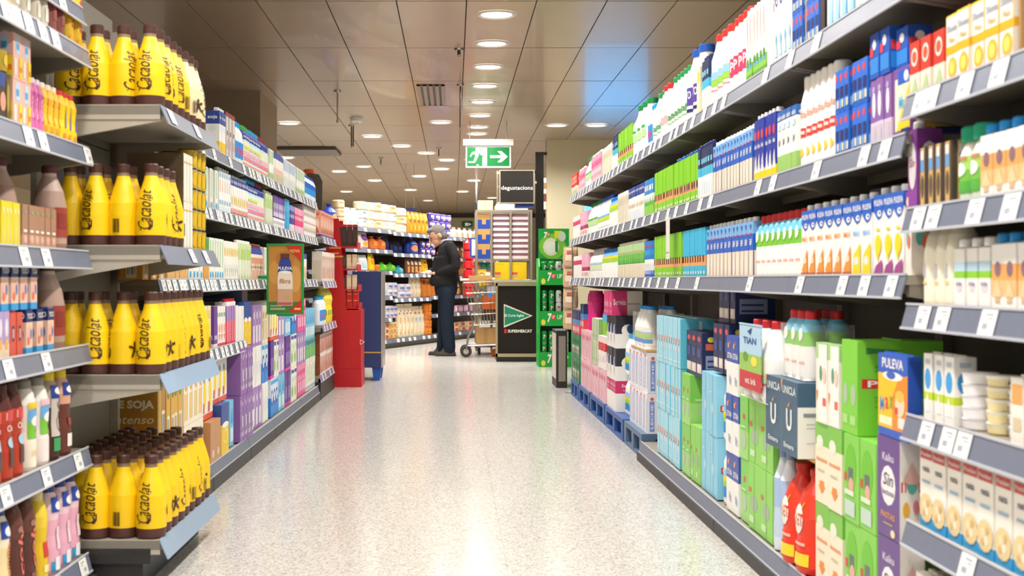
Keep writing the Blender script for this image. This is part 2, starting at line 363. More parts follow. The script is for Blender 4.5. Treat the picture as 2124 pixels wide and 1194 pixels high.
carton('grass_white', .075, .07, .25, [(.12, '66a83c'), (.28, '8cc84a'), (1, WH)], [('p', [(.1, .2), (.9, .2), (.5, .4)], '59aee0'), ('r', .38, .6, .5, .95, 'd84038'), ('p', [(.3, .5), (.7, .62), (.5, .7)], 'f3c9c4'), ('e', .5, .3, .3, .06, '4f9a3c')], cap=WH, capr=.02)
carton('calcium_white', .085, .08, .28, [(.15, 'e7eef6'), (1, WH)], swirl('2a4ca0') + [('t', 'LECHE', .5, .88, .07, .8, '2a4ca0'), ('p', [(.2, .1), (.8, .1), (.5, .45)], 'bcd9ee'), ('e', .5, .3, .2, .06, '8cc0e4')], cap=WH, capr=.018)
carton('small_brick_blue', .058, .045, .12, [(.15, BL), (1, '2d6fd6')], [('e', .35, .82, .26, .09, 'e54a44'), ('r', .15, .35, .85, .6, NV), ('r', .5, .12, .9, .3, 'e7d9b8'), ('r', .1, .1, .4, .3, SK)], name='drink_brick')
carton('dark_brown_tall', .06, .08, .24, [(1, '3a2a26')], [('r', .2, .6, .8, .8, '6a5648')])
carton('cyan_white', .07, .07, .22, [(.1, 'b8e0ec'), (1, WH)], [('p', [(.2, .1), (.8, .1), (.5, .6)], 'a8d8ec'), ('t', 'calcio', .5, .75, .1, .8, '4ab0dc'), ('r', .85, 0, 1, 1, '3aa8dc')])
carton('cow_white', .09, .08, .21, [(.04, BL), (.3, '9cc86c'), (.62, WH), (.84, WH), (1, '2a68b8')], [('e', .5, .55, .25, .06, 'e2ded4'), ('e', .38, .5, .06, .06, BK), ('e', .6, .5, .05, .05, BK), ('t', 'calcio', .5, .9, .08, .8, WH), ('r', .2, .7, .8, .8, 'c9dcf0')])
carton('navy_yellow', .085, .08, .22, [(.2, YE), (1, '2438a0')], [('p', [(.05, .15), (.95, .15), (.6, .45)], WH), ('e', .45, .75, .32, .08, 'd8404c'), ('t', 'leche', .5, .58, .08, .6, WH), ('e', .55, .3, .2, .08, 'e9e2f0')], cap=WH)
bottle('tall_white_red', [(0, .034, WH), (.01, .036, WH), (.2, .036, WH), (.24, .026, WH), (.26, .024, WH)], (.026, .25, .285, 'f4f1ea'), [('r', .08, .42, .92, .58, 'd8403a'), ('e', .5, .16, .28, .08, 'f3c84c'), ('t', 'vida', .5, .82, .12, .9, 'd9a090'), ('r', .15, .47, .85, .53, 'f3cfc8')], (.02, .2), .065, name='tall_milk_bottle', n=12)
carton('purple_cups', .075, .075, .17, [(.35, 'd5c8dc'), (1, '8a62a8')], [('e', .5, .62, .24, .2, 'efeaf2'), ('r', .2, .05, .8, .3, 'c9bccb'), ('e', .5, .85, .2, .05, LV)])
carton('purple_kids_box', .13, .12, .17, [(1, '7d4f9c')], [('r', .12, .1, .98, .85, 'f3e6cc'), ('p', [(.2, .1), (.98, .1), (.98, .75), (.55, .45)], 'f4cf2c'), ('t', 'Max', .6, .5, .2, .5, '4ab0e0', 0, 0), ('r', .3, .76, .95, .96, BL), ('e', .8, .86, .13, .08, WH), ('r', .5, .03, .98, .12, NV)], name='multipack_box', cat='box')
carton('blue_pack_big', .12, .07, .115, [(1, '1d55b8')], [('r', .05, .1, .95, .45, '2a86dc'), ('e', .5, .75, .2, .12, WH), ('r', .05, .5, .4, .7, 'd8404c')], name='multipack_box', cat='box')
# nearest right bay
carton('red_small', .06, .055, .13, [(.42, 'f0e4d4'), (1, 'd43a2a')], [('e', .5, .72, .34, .17, 'f4e9d9'), ('e', .5, .72, .24, .11, 'dd5a3a'), ('p', [(.1, .05), (.9, .05), (.6, .36)], 'b9cf96')], name='juice_brick')
carton('egg_yellow', .075, .06, .15, [(.97, WH), (1, YE)], [('r', 0, .42, 1, .54, 'f2b21c'), ('e', .5, .22, .34, .16, 'f2b83a'), ('e', .5, .22, .2, .1, 'f9dd6a'), ('t', 'Silueta', .5, .8, .1, .8, '8c94a8'), ('t', 'Flan', .5, .63, .08, .5, 'c9a04c'), ('r', .93, 0, 1, 1, 'f4b81c')], name='dessert_carton')
bottle('blue_twist', [(0, .036, WH), (.03, .037, 'd8e8f0'), (.12, .037, '9ad04c'), (.15, .036, '5ab8e4'), (.2, .03, 'cfe6f2'), (.23, .014, 'e8eef0')], (.018, .225, .255, '2a94dc'), n=12)
carton('brown_stick', .05, .05, .14, [(1, '4a3c34')], [('r', .25, 0, .75, 1, 'd7b06c'), ('e', .5, .35, .2, .2, '5d4a3c'), ('r', .3, .6, .7, .8, '5fa0dc'), ('r', .3, .8, .7, .95, 'e8e4dc')], name='coffee_brick')
bottle('green_lid_jar', [(0, .036, 'd7e6cc'), (.03, .038, '7cc24c'), (.07, .038, 'a8d66a'), (.1, .036, 'f2e6e0'), (.13, .024, 'f3d9d2')], (.034, .13, .163, '0f9d74'), [('r', 0, .1, 1, .35, '5cb04a'), ('e', .5, .6, .3, .15, WH), ('t', 'Fruit', .5, .85, .12, .7, 'd8607c')], (.01, .11), .07, name='lidded_jar')
carton('slant_orange', .055, .055, .13, [(.2, WH), (.45, 'eec088'), (.7, 'e8a860'), (1, WH)], [('e', .5, .62, .25, .12, '8c6a78'), ('r', .3, .1, .7, .25, 'd9b890'), ('p', [(.1, .2), (.9, .2), (.5, .45)], 'f2cf9c')], top='slant', cap='1c8fd8', capr=.017, name='oat_carton')
carton('slant_green', .055, .055, .125, [(.5, WH), (.62, '8ccc3a'), (.78, 'b9d6e6'), (1, WH)], [('e', .5, .36, .3, .1, 'dcd6e0'), ('r', 0, 0, 1, .04, PU), ('t', 'Soja', .5, .4, .08, .6, '8c88a0')], top='slant', cap=WH, capr=.017, name='soya_carton')
bottle('cream_bottle', [(0, .036, 'f3ecd4'), (.01, .038, 'f5efda'), (.12, .038, 'f5efda'), (.16, .03, 'efe6cf'), (.19, .016, 'd8cfba'), (.205, .016, 'cfc6b0')], (.018, .2, .22, 'd9cfb8'), [('r', .2, .45, .6, .75, 'b9b4c4'), ('r', .3, .3, .7, .36, 'f3c98c')], (.02, .12), .06)
carton('purple_star', .06, .06, .2, [(.55, 'f3ebe2'), (1, 'f6efe6')], [('r', 0, .8, 1, 1, '7a3f9c'), ('e', .5, .88, .3, .06, 'f3dfb8'), ('e', .35, .45, .18, .1, '5cb8b0'), ('e', .6, .4, .2, .09, 'e2705c')])
carton('purple_tall', .055, .06, .19, [(1, '8a3f9c')], [('e', .5, .55, .42, .3, 'f4ecf0'), ('t', 'Sin', .5, .58, .1, .6, 'b8505c', 0, .2)], cap=WH)
carton('cream_brick_tray', .05, .05, .15, [(.3, WH), (.42, 'c3d92c'), (1, WH)], [('e', .5, .62, .36, .16, '3a9fe0'), ('p', [(.2, .12), (.8, .12), (.5, .42)], 'f2f4f4'), ('r', .25, .85, .75, .92, 'b9c4d4')], name='cream_brick')
bottle('egg_cup', [(0, .03, 'f0edf0'), (.004, .034, 'f4f2f4'), (.02, .036, 'e6e2ec'), (.024, .038, 'ffffff')], None, n=10, name='dessert_cup', cat='cup')
bottle('yellow_cup', [(0, .026, 'f3dc8c'), (.004, .03, 'f4e6b0'), (.018, .032, 'f9f4e6'), (.024, .034, 'ffffff')], None, [('p', [(.3, .3), (.7, .3), (.5, .8)], '4a4fa8')], (.002, .022), .03, n=10, name='dessert_cup', cat='cup')
carton('rice_nata', .078, .05, .186, [(.13, '2c9fdc'), (1, 'f5f0e6')], [('r', .06, .84, .94, .96, 'd8403a'), ('t', 'President', .5, .9, .05, .75, WH), ('t', 'nata', .5, .72, .07, .5, '6a6a70'), ('r', .2, .55, .8, .58, '8cb4d4'), ('e', .5, .24, .48, .18, 'e9cf98'), ('e', .4, .28, .12, .05, 'f3e2bc'), ('e', .6, .2, .14, .05, 'f6e9cc'), ('e', .35, .17, .1, .04, 'dcb877'), ('e', .65, .31, .1, .04, 'dcb877')], name='cream_carton')
carton('salmon_thin', .055, .05, .13, [(1, 'f4efe4')], [('r', .1, .6, .9, .9, 'e8a860'), ('r', .2, .2, .8, .4, 'd9c8a8')], name='cream_brick')
# deck stacks
carton('beige_green_box', .1, .17, .235, [(.72, 'f4e8cf'), (1, '7cc24a')], [('e', .35, .76, .25, .09, 'e8ecd8'), ('t', 'desnatada', .5, .55, .06, .8, 'ee9a5c'), ('p', [(.35, .28), (.65, .28), (.65, .22), (.75, .22), (.5, .12), (.25, .22), (.35, .22)], 'ee8a2c'), ('r', .2, .4, .7, .42, 'c9bba0')], [('r', .05, .05, .5, .3, 'e2d3b0')], name='milk_case', cat='box')
carton('lime_cow_box', .12, .17, .235, [(1, '83d04c')], [('e', .45, .62, .36, .28, '6cc21f'), ('r', .3, .45, .62, .62, '5f6a68'), ('e', .5, .42, .16, .09, 'eea8a0'), ('r', .05, .45, .2, .55, 'd8403a'), ('r', .1, .06, .75, .24, 'c4d9cc'), ('r', .1, .3, .7, .36, 'd9eecb')], [('r', .1, .1, .4, .3, 'c9e6b4')], name='milk_case', cat='box')
carton('lime_big_box', .09, .2, .245, [(1, '7fd03c')], [('e', .5, .42, .3, .12, 'a8c4a0'), ('r', .15, .1, .8, .2, 'a6dc7c')], [('p', [(.1, .93), (.1, .86), (.55, .9)], '3f8a4a'), ('r', .05, .5, .55, .6, 'd8302c'), ('t', 'PLS', .3, .55, .07, .36, WH), ('r', .2, .72, .85, .735, '5fae30'), ('r', .2, .68, .7, .69, '5fae30'), ('r', .2, .4, .8, .41, '5fae30'), ('r', .2, .36, .7, .37, '5fae30'), ('r', .2, .3, .8, .31, '5fae30')], name='milk_case', cat='box')
carton('white_sheet_box', .1, .19, .235, [(.8, 'f3ece0'), (1, 'a8d48c')], [('r', .25, .02, .98, .98, 'f7f5ef'), ('r', .6, .22, .9, .32, 'e2705c'), ('e', .45, .62, .12, .1, '5f9a78'), ('p', [(.05, .4), (.2, .4), (.12, .25)], 'f0a04c'), ('e', .75, .6, .16, .1, 'f3cfc4')], name='milk_case', cat='box')
carton('max_box', .21, .1, .205, [(1, '2a5cc0')], [('r', 0, .1, 1, .76, 'f5c417'), ('p', [(.5, .1), (1, .1), (1, .78), (.7, .72), (.5, .5)], 'f08c1e'), ('t', 'PULEVA', .5, .89, .12, .72, WH), ('e', .5, .74, .34, .055, WH), ('e', .45, .75, .16, .05, '3a62b8'), ('t', 'M', .14, .38, .17, .14, '3a8fd8'), ('t', 'a', .31, .4, .15, .12, 'e04a3c'), ('t', 'x', .46, .42, .15, .12, '5cae3c'), ('r', .06, .14, .5, .24, 'f9efc4'), ('e', .76, .42, .16, .15, 'f6d7b4'), ('e', .76, .52, .15, .07, 'f4c04c'), ('r', .7, .14, .92, .27, 'efe6dc'), ('r', .6, .3, .7, .38, 'd8404c')], [('r', .05, .05, .95, .95, '2450b0')], name='milk_case', cat='box')
carton('purple_circus', .13, .1, .25, [(1, '67488c')], [('e', .5, .52, .32, .2, 'f4eef2'), ('t', 'Sin', .5, .58, .13, .45, '3c3048', 0, .2), ('t', 'lactosa', .5, .45, .06, .52, '5a4a68'), ('t', 'Kaiku', .5, .8, .08, .5, 'dcd4ec'), ('t', 'PASTAS', .5, .22, .06, .6, 'e8a05c'), ('r', .3, .13, .7, .145, 'c9a878'), ('e', .72, .06, .1, .04, 'f0dcae')],
       [('r', 0, 0, 1, 1, 'f6f1ea'), ('e', .5, .6, .24, .12, '6cc0b4'), ('p', [(.05, .58), (.95, .58), (.5, .8)], 'f0c4bc'), ('r', .05, .5, .12, .6, 'd8404c'), ('r', .2, .5, .25, .6, 'd8404c'), ('r', .76, .5, .82, .6, 'd8404c'), ('r', .88, .5, .94, .6, 'd8404c'), ('e', .25, .33, .14, .08, 'f2b63c'), ('e', .65, .36, .13, .07, 'e88c9c'), ('e', .75, .16, .12, .06, 'e2705c'), ('e', .4, .14, .1, .05, 'f2c85c')], name='milk_case', cat='box')
carton('unicla_box', .14, .16, .23, [(1, '3d5f78')], [('p', [(0, 1), (.1, 1), (0, .82)], 'f0a43c'), ('t', 'UNICLA', .5, .87, .11, .8, 'dfe8ec'), ('t', 'U', .5, .47, .3, .34, 'f2f4f2', 0, 0, .03), ('p', [(.42, .66), (.56, .72), (.5, .64)], 'f0a43c'), ('t', 'Entera', .5, .12, .07, .6, 'dfe8ec')], [('r', 0, 0, 1, .68, 'f3efe8'), ('r', .3, .78, .6, .95, '2c6a8c'), ('t', 'U', .4, .85, .12, .14, WH), ('r', .1, .55, .9, .6, '8c9098'), ('r', .15, .45, .7, .46, 'b9b9b9'), ('r', .15, .4, .7, .41, 'b9b9b9'), ('r', .15, .2, .7, .21, 'b9b9b9')], name='milk_case', cat='box')
bottle('red_big_bottle', [(0, .066, 'e2301c'), (.02, .072, 'e8381e'), (.11, .066, 'e8381e'), (.17, .072, 'e8381e'), (.24, .05, 'd8301c'), (.275, .026, 'd8301c'), (.29, .024, 'd8301c')], (.028, .29, .315, 'c8281c'), [('e', .5, .62, .26, .2, 'f3f0e0'), ('t', 'PRYET', .5, .62, .16, .55, 'd83a24', 0, .15), ('p', [(.4, .72), (.75, .86), (.62, .68)], '9cc04c'), ('r', .1, .02, .9, .18, 'f6d02c'), ('r', .2, .28, .8, .32, 'f3b0a0')], (.02, .25), .15, pw=2.4, name='juice_bottle')
carton('lime_plain_box', .1, .18, .235, [(1, '8fd45c')], [('e', .45, .4, .3, .13, '9fb898'), ('r', .1, .1, .5, .2, 'c8e6b4'), ('r', .05, .55, .25, .62, 'd8604c'), ('r', .48, 0, .5, 1, '6fae44')], [('r', .2, .35, .8, .5, '6cbc30')], name='milk_case', cat='box')
carton('lime_red_box', .08, .16, .23, [(.45, '9fd878'), (1, '83cc58')], [('e', .5, .68, .14, .05, 'd8503c'), ('e', .5, .3, .3, .14, 'b0c8a4'), ('r', .15, .5, .7, .53, 'd2ebc2')], name='milk_case', cat='box')
carton('letona_box', .1, .16, .225, [(.55, 'f4f3f0'), (1, '3a58ac')], [('t', 'LETONA', .55, .66, .1, .8, WH), ('e', .35, .83, .1, .05, 'f2b44c'), ('e', .6, .88, .08, .03, 'e2705c'), ('t', 'Vit', .65, .24, .16, .4, '9aa4c0')], [('r', .1, .1, .4, .3, 'dcdce4')], name='milk_case', cat='box')
carton('skyblue_box', .12, .15, .25, [(1, '8ccfea')], [('r', .06, .05, .12, .95, 'a9dcf0'), ('e', .5, .45, .13, .09, 'c4e6ef'), ('r', .48, 0, .51, 1, '6fb8d6'), ('r', .2, .7, .4, .72, 'd4eef6')], [('r', .1, .42, .5, .52, 'd8302c'), ('t', 'PLS', .3, .47, .07, .3, WH), ('p', [(.3, .9), (.3, .85), (.6, .88)], '3f8a6a')], name='milk_case', cat='box')
carton('sky_brick', .062, .16, .235, [(1, 'a6dcee')], [('e', .5, .55, .26, .05, 'ef8a70'), ('r', .3, .34, .7, .46, 'dff0f4'), ('r', .1, .1, .9, .14, 'c9ebf4'), ('e', .45, .48, .14, .03, '9c8c84')], [('r', 0, 0, 1, 1, '5cc0de'), ('r', .55, .7, .65, .95, 'cfe6ea')], name='milk_carton')
carton('navy_pack', .07, .16, .2, [(1, '202c58')], [('r', .1, .1, .9, .3, 'e2d6cc'), ('e', .5, .85, .3, .06, 'd0504c'), ('r', .2, .45, .8, .65, '3c4f88'), ('e', .5, .22, .2, .07, 'f0e8e0')], [('e', .25, .85, .1, .06, 'e2d44c'), ('r', .1, .62, .8, .76, 'd0604c'), ('r', .1, .2, .8, .5, '8c94b4'), ('r', .15, .24, .7, .28, '2a3868'), ('r', .15, .36, .7, .4, '2a3868')], name='milk_carton')
carton('lavender_case', .09, .15, .225, [(1, 'eceaf2')], [('r', .12, .1, .38, .85, 'a9b6e0'), ('t', 'LECHE', .25, .45, .55, .14, 'eceef8', 1), ('r', .7, .1, .95, .85, 'dcdcea'), ('e', .3, .9, .14, .04, 'e2705c')], [('r', .1, .05, .28, .8, '7f94d4'), ('r', .55, .05, .73, .8, '7f94d4'), ('t', 'LECHE', .19, .42, .6, .1, 'e6ebf8', 1), ('t', 'LECHE', .64, .42, .6, .1, 'e6ebf8', 1), ('e', .19, .86, .07, .04, 'e2604c'), ('e', .64, .86, .07, .04, 'e2604c')], name='milk_case', cat='box')
bottle('pasture_bottle', [(0, .045, WH), (.01, .048, WH), (.17, .046, WH), (.2, .034, WH), (.23, .018, WH)], (.024, .228, .255, '2a9fe0'), [('r', 0, .05, 1, .3, '2a86d0'), ('r', 0, .3, 1, .55, '9ccf3c'), ('e', .5, .5, .25, .1, YE), ('r', 0, .55, 1, .7, '8fcdf0')], (.02, .19), .14, name='milk_bottle')
carton('pink_box_big', .14, .2, .16, [(1, 'd83a78')], [('t', 'Serveis', .5, .5, .3, .7, 'f6c4d6', 0, .1), ('r', .1, .1, .9, .2, 'e86a9a')], [('r', .5, 0, 1, 1, 'e9e2d8'), ('r', .4, .45, .9, .5, 'a8a29a'), ('t', 'Serveis', .25, .55, .25, .4, 'f6dce6')], name='carton_box', cat='box')
carton('black_white_box', .12, .16, .21, [(.45, 'f3f0ea'), (1, '2c2c34')], [('e', .5, .5, .3, .25, 'f3f0ea'), ('e', .62, .58, .2, .16, '3a5a94'), ('p', [(.3, .4), (.5, .08), (.42, .4)], '2c2c34')], [('e', .5, .55, .28, .2, 'f3f0ea'), ('e', .6, .6, .16, .14, '3a5a94')], name='carton_box', cat='box')
carton('pink_label_box', .12, .16, .2, [(.6, 'f4efe8'), (1, 'd02a6c')], [('t', 'Serveis', .55, .85, .1, .6, 'f6dce6'), ('r', .3, .68, .8, .72, 'e890b4')], name='carton_box', cat='box')
carton('pink_rose_case', .075, .15, .23, [(1, 'f2c4cc')], [('r', .15, .1, .35, .9, 'e890ac'), ('r', .5, .4, .9, .6, 'f7e2e2'), ('e', .6, .75, .2, .08, 'd8607c')], name='milk_case', cat='box')
carton('white_red_case', .1, .16, .23, [(.55, 'f6f0ec'), (.8, 'd8283c'), (1, 'f3e4e0')], [('t', 'C', .8, .68, .14, .2, WH), ('r', .2, .2, .5, .4, 'ecc4c4')], name='milk_case', cat='box')
carton('green_plain_case', .09, .14, .17, [(1, 'e6e6d6')], [('r', 0, 0, .35, 1, '8cb46c'), ('r', .5, .2, .9, .3, 'c9d6b4')], name='milk_case', cat='box')
bottle('magenta_bottle', [(0, .036, 'd81a7c'), (.06, .04, 'd81a7c'), (.14, .034, 'd81a7c'), (.22, .04, 'd81a7c'), (.26, .038, 'c81470'), (.29, .034, 'c81470')], (.03, .29, .31, 'd81a7c'), [('e', .5, .75, .15, .06, 'f3c0a0')], (.02, .28), .07, pw=2.6, name='drink_bottle')
bottle('navy_lime_bottle', [(0, .04, '8cc43a'), (.06, .042, '8cc43a'), (.1, .042, '4ab0dc'), (.15, .04, '2a3c94'), (.2, .03, 'e8ecf4'), (.23, .016, 'e8ecf4')], (.018, .23, .25, '8ccc4a'), n=12, name='milk_bottle')
carton('green_dark_case', .08, .15, .2, [(1, '2f8a58')], [('r', .2, .2, .8, .5, 'e2ecd8'), ('r', .2, .6, .8, .8, '1d5c3c'), ('e', .6, .3, .2, .1, 'd8483c')], name='milk_case', cat='box')
carton('navy_red_case', .08, .15, .2, [(.4, 'e24a5c'), (.6, '3f8fd0'), (1, '232f58')], [('r', .2, .65, .8, .85, '3c4f90'), ('e', .5, .2, .3, .12, 'f3f0f0')], name='milk_case', cat='box')
# left gondola
FLO = [('e', .3, .25, .2, .07, 'ee8ab0'), ('e', .7, .25, .2, .07, 'ee8ab0'), ('e', .3, .42, .2, .07, 'f3b8cc'), ('e', .7, .42, .2, .07, 'f3d0a0'), ('e', .5, .6, .3, .06, 'e8e04c')]
bottle('flower_navy', [(0, .038, 'f2b09a'), (.03, .04, 'dff0f0'), (.15, .04, 'bfe2ee'), (.16, .04, '2c3f9c'), (.19, .038, '2c3f9c'), (.215, .024, '2c3f9c')], (.024, .213, .24, '2a9fd0'), FLO + [('t', 'PULEVA', .5, .92, .07, .9, WH)], (.01, .19), .07, n=12, name='yogurt_drink')
bottle('flower_navy_green', [(0, .038, 'f2b09a'), (.03, .04, 'f2ecd0'), (.15, .04, 'bfe2ee'), (.16, .04, '2c3f9c'), (.19, .038, '2c3f9c'), (.215, .024, '2c3f9c')], (.024, .213, .24, '3aa84c'), FLO + [('t', 'PULEVA', .5, .92, .07, .9, WH)], (.01, .19), .07, n=12, name='yogurt_drink')
bottle('flower_navy_wine', [(0, .038, 'f2b09a'), (.03, .04, 'e6ecd0'), (.15, .04, 'd0e2ee'), (.16, .04, '2c3f9c'), (.19, .038, '2c3f9c'), (.215, .024, '2c3f9c')], (.024, .213, .24, '8c2a34'), FLO[:3], (.01, .19), .07, n=12, name='yogurt_drink')
carton('white_orange', .075, .07, .21, [(.15, 'e2edf4'), (1, WH)], [('p', [(.4, .5), (.6, .5), (.55, .8), (.45, .8)], 'ee8a2c'), ('r', .2, .2, .8, .3, '8cc0dc'), ('r', .2, .85, .8, .95, '9cc4e4')], cap=WH)
carton('white_yellow', .07, .07, .2, [(.08, 'c8503c'), (.8, WH), (1, '2c3f9c')], [('e', .35, .42, .14, .14, 'f3c81c'), ('e', .7, .4, .12, .13, 'f3d23c'), ('t', 'PULEVA', .5, .9, .08, .85, WH), ('r', .1, .08, .9, .2, 'e8a08c')], cap=WH)
carton('wine_gray_box', .09, .1, .24, [(1, '8c1d28')], [('r', .08, .02, .92, .9, 'd8d2cc'), ('r', .3, .5, .7, .6, '6a5a60'), ('r', .3, .2, .7, .4, 'b8a8a4')], [('r', 0, 0, 1, .93, 'cfc9c2'), ('r', .3, .55, .7, .6, '5a4a50'), ('r', .2, .3, .8, .33, 'a8a0a0'), ('r', .2, .2, .8, .23, 'a8a0a0')], name='milk_case', cat='box')
bottle('white_blue_squeeze', [(0, .044, 'e8eef2'), (.12, .046, 'eef2f4'), (.18, .04, 'eef2f4'), (.21, .022, 'f2f4f4')], (.024, .21, .24, '2a9fdc'), [('r', .1, .1, .9, .7, '3a94dc'), ('e', .5, .35, .25, .15, 'd0406c')], (.02, .17), .08)
carton('navy_white_yellow', .07, .07, .22, [(.3, 'f3ca1c'), (.7, WH), (1, '2c4a9c')], [('e', .5, .6, .3, .08, 'dfe8f2'), ('t', 'soja', .5, .85, .1, .7, WH)], cap=WH)
carton('white_bluestripe', .065, .07, .2, [(1, 'f4f2ee')], [('r', .1, .6, .45, .95, '2a8fd0'), ('r', .3, .1, .8, .4, 'e2ead8')])
carton('white_greenstripe', .065, .07, .2, [(.3, 'e2eccc'), (1, 'f4f4ee')], [('r', .1, .55, .5, .95, '7cc42c'), ('r', .2, .1, .8, .25, '9cc86c')])
carton('white_orangestripe', .065, .07, .2, [(.8, 'f6f0e6'), (1, '34489c')], [('r', .2, .05, .8, .5, 'f0b89c'), ('r', .3, .1, .6, .3, '8cb83c')])
bottle('water_pack', [(0, .035, 'dceaf4'), (.05, .034, '3a94dc'), (.1, .034, '2a6cc8'), (.14, .034, 'e6eff6'), (.18, .018, 'e6f0f6')], (.016, .18, .2, '2a50c0'), n=10, name='water_bottle')
carton('purple_milk', .085, .07, .21, [(.3, WH), (1, '6a3a9c')], [('p', [(.1, .35), (.9, .35), (.7, .75), (.3, .8)], 'efe6f4'), ('t', 'WET', .5, .16, .1, .6, '7a4aa8'), ('e', .5, .55, .2, .08, 'b493d0')])
carton('cyan_tall', .08, .07, .22, [(1, '2aa8d8')], [('r', .2, .6, .8, .8, '5cc4e6')])
carton('pink_kids', .06, .06, .19, [(.3, 'f0c8d8'), (.75, 'e83a7c'), (1, 'f3a4c0')], [('e', .5, .6, .25, .08, WH)])
carton('violet_kids', .06, .06, .19, [(.3, 'f0e0d8'), (.8, '4a3c9c'), (1, '8c9cd8')], [('e', .5, .6, .25, .08, WH)])
carton('white_choc', .1, .1, .12, [(1, 'f3efe8')], [('e', .5, .5, .3, .22, 'dccfb8'), ('e', .45, .4, .2, .12, '8c5c4c'), ('r', .1, .85, .9, .95, 'cbb9a4')], name='dessert_box', cat='box')
carton('oat_beige', .07, .07, .2, [(.35, 'e8b46c'), (1, 'f6ecd2')], [('e', .5, .3, .35, .16, 'dca25c'), ('r', .2, .7, .8, .85, 'f3cf5c')])
carton('white_leaf', .065, .07, .2, [(1, 'f4f3ea')], [('r', .4, .3, .6, .95, '7cb84c'), ('e', .5, .12, .3, .08, '3aa8d8')])
carton('orange_green', .065, .07, .2, [(.5, 'e09c3c'), (1, '5cac4c')], [('r', .2, .5, .8, .95, '4c9c3c')])
carton('white_yellow_sun', .07, .07, .2, [(1, 'f6f4ea')], [('e', .5, .72, .34, .12, 'f6c81c'), ('r', .2, .2, .5, .4, 'dfe6e2'), ('r', .55, .1, .75, .3, 'e6c0b4')])
carton('pale_green', .065, .07, .2, [(.85, 'f2f4e4'), (1, 'd4e6ac')], [('r', .1, .55, .9, .85, 'b4d86c'), ('r', .4, .2, .6, .55, 'd2e6b0'), ('p', [(.3, 0), (.7, 0), (.5, .25)], '9cc84c')], cap=WH)
bottle('fibre_bottle', [(0, .038, 'e0b49c'), (.06, .04, 'd89c7c'), (.13, .038, 'f3e6da'), (.15, .038, '2c3f9c'), (.19, .026, '2c3f9c')], (.022, .19, .212, '7c2a30'), [('e', .5, .45, .3, .2, 'f6ece0'), ('t', 'fibra', .5, .45, .12, .7, 'b8806c')], (.02, .14), .06, n=12, name='yogurt_drink')
carton('carton_barcode', .09, .09, .2, [(1, 'd99a3c')], [('r', .3, .03, .75, .38, 'f3ead8'), ('r', .35, .1, .4, .34, '8c7c68'), ('r', .45, .1, .48, .34, '8c7c68'), ('r', .53, .1, .6, .34, '8c7c68'), ('r', .65, .1, .68, .34, '8c7c68')])
carton('white_pink_drink', .065, .06, .2, [(.08, 'd8506c'), (1, 'f6eee6')], [('e', .5, .45, .3, .12, 'ee9a8c'), ('p', [(.2, .3), (.8, .3), (.5, .12)], 'e2705c'), ('r', .2, .75, .8, .85, '8cb4a0')])
carton('red_violet_drink', .055, .06, .22, [(.55, 'e8305c'), (.9, '8c5cb4'), (1, 'f3f0f0')], [('r', .4, .05, .6, .95, 'f6e6ec')], cap=RD)
carton('white_tall_plain', .065, .07, .19, [(1, 'f4f2ee')], [('r', .1, .1, .2, .9, 'e4e0dc')])
carton('yellow_beige', .075, .07, .21, [(1, 'f3e2b8')], [('r', .2, .7, .8, .9, 'f0ca5c'), ('r', .2, .2, .8, .5, 'f6ecd8')])
carton('purple_small', .075, .07, .17, [(.1, 'f0e6d8'), (1, '6a3a94')], [('r', .1, .2, .9, .3, 'c9b4d8')])
carton('purple_case', .11, .26, .25, [(1, '8f62a8')], [('r', .12, .12, .35, .9, 'c9aedb'), ('t', 'sense', .23, .5, .6, .12, '6a3a8c', 1), ('r', .55, .1, .92, .55, 'd8cbe0'), ('e', .72, .8, .12, .06, 'e2c8ee'), ('r', .62, .2, .84, .3, '8c7c9c')], [('r', .48, .3, .52, .8, '6d4690')], name='milk_case', cat='box')
carton('violet_white_case', .09, .16, .24, [(1, 'a57fc0')], [('r', .1, .08, .6, .5, 'efe9f2'), ('r', .65, .1, .9, .9, 'c8b0da'), ('e', .4, .75, .18, .1, 'efe4f4')], name='milk_case', cat='box')
carton('navy_yellow_case', .12, .16, .25, [(.6, 'f0c41c'), (1, '2c4c98')], [('e', .55, .35, .35, .16, 'f6dc4c'), ('e', .55, .35, .22, .1, 'f0c41c'), ('e', .5, .58, .4, .06, WH)], [('r', .1, .1, .9, .55, 'f3d23c')], name='milk_case', cat='box')
carton('navy_dark_box', .2, .24, .13, [(1, '3a3f5c')], [('p', [(.4, .45), (.6, .45), (.62, .75), (.38, .75)], '20365c')], [('p', [(.42, .4), (.58, .4), (.62, .8), (.38, .8)], '1d3c78'), ('r', .1, .1, .5, .14, '6a6f84')], name='carton_box', cat='box')
carton('white_pale_case', .1, .16, .24, [(1, 'f3f0ec')], [('r', .1, .1, .3, .9, 'e2dcd8'), ('r', .5, .3, .9, .6, 'e9e4ee')], name='milk_case', cat='box')
carton('blue_swirl_case', .11, .16, .24, [(.5, '2a86d8'), (1, 'd8e8f4')], [('e', .5, .5, .32, .22, '1c4cac'), ('e', .55, .5, .2, .13, 'f2f6fa'), ('r', .1, .85, .9, .95, '4aa8e4')], name='milk_case', cat='box')
carton('deep_purple_case', .1, .16, .24, [(.08, 'e83a9c'), (1, '5a2a8c')], [('r', .15, .2, .85, .55, '8c6cb4'), ('r', .2, .65, .8, .8, '6f44a0')], name='milk_case', cat='box')
carton('green_white_case', .1, .16, .24, [(1, 'eef0e8')], [('e', .4, .3, .3, .16, '8cc43c'), ('e', .6, .6, .3, .14, 'a4d05c'), ('r', .1, .85, .9, .95, '34489c'), ('p', [(.2, .5), (.8, .5), (.5, .75)], 'f0f4e4')], name='milk_case', cat='box')
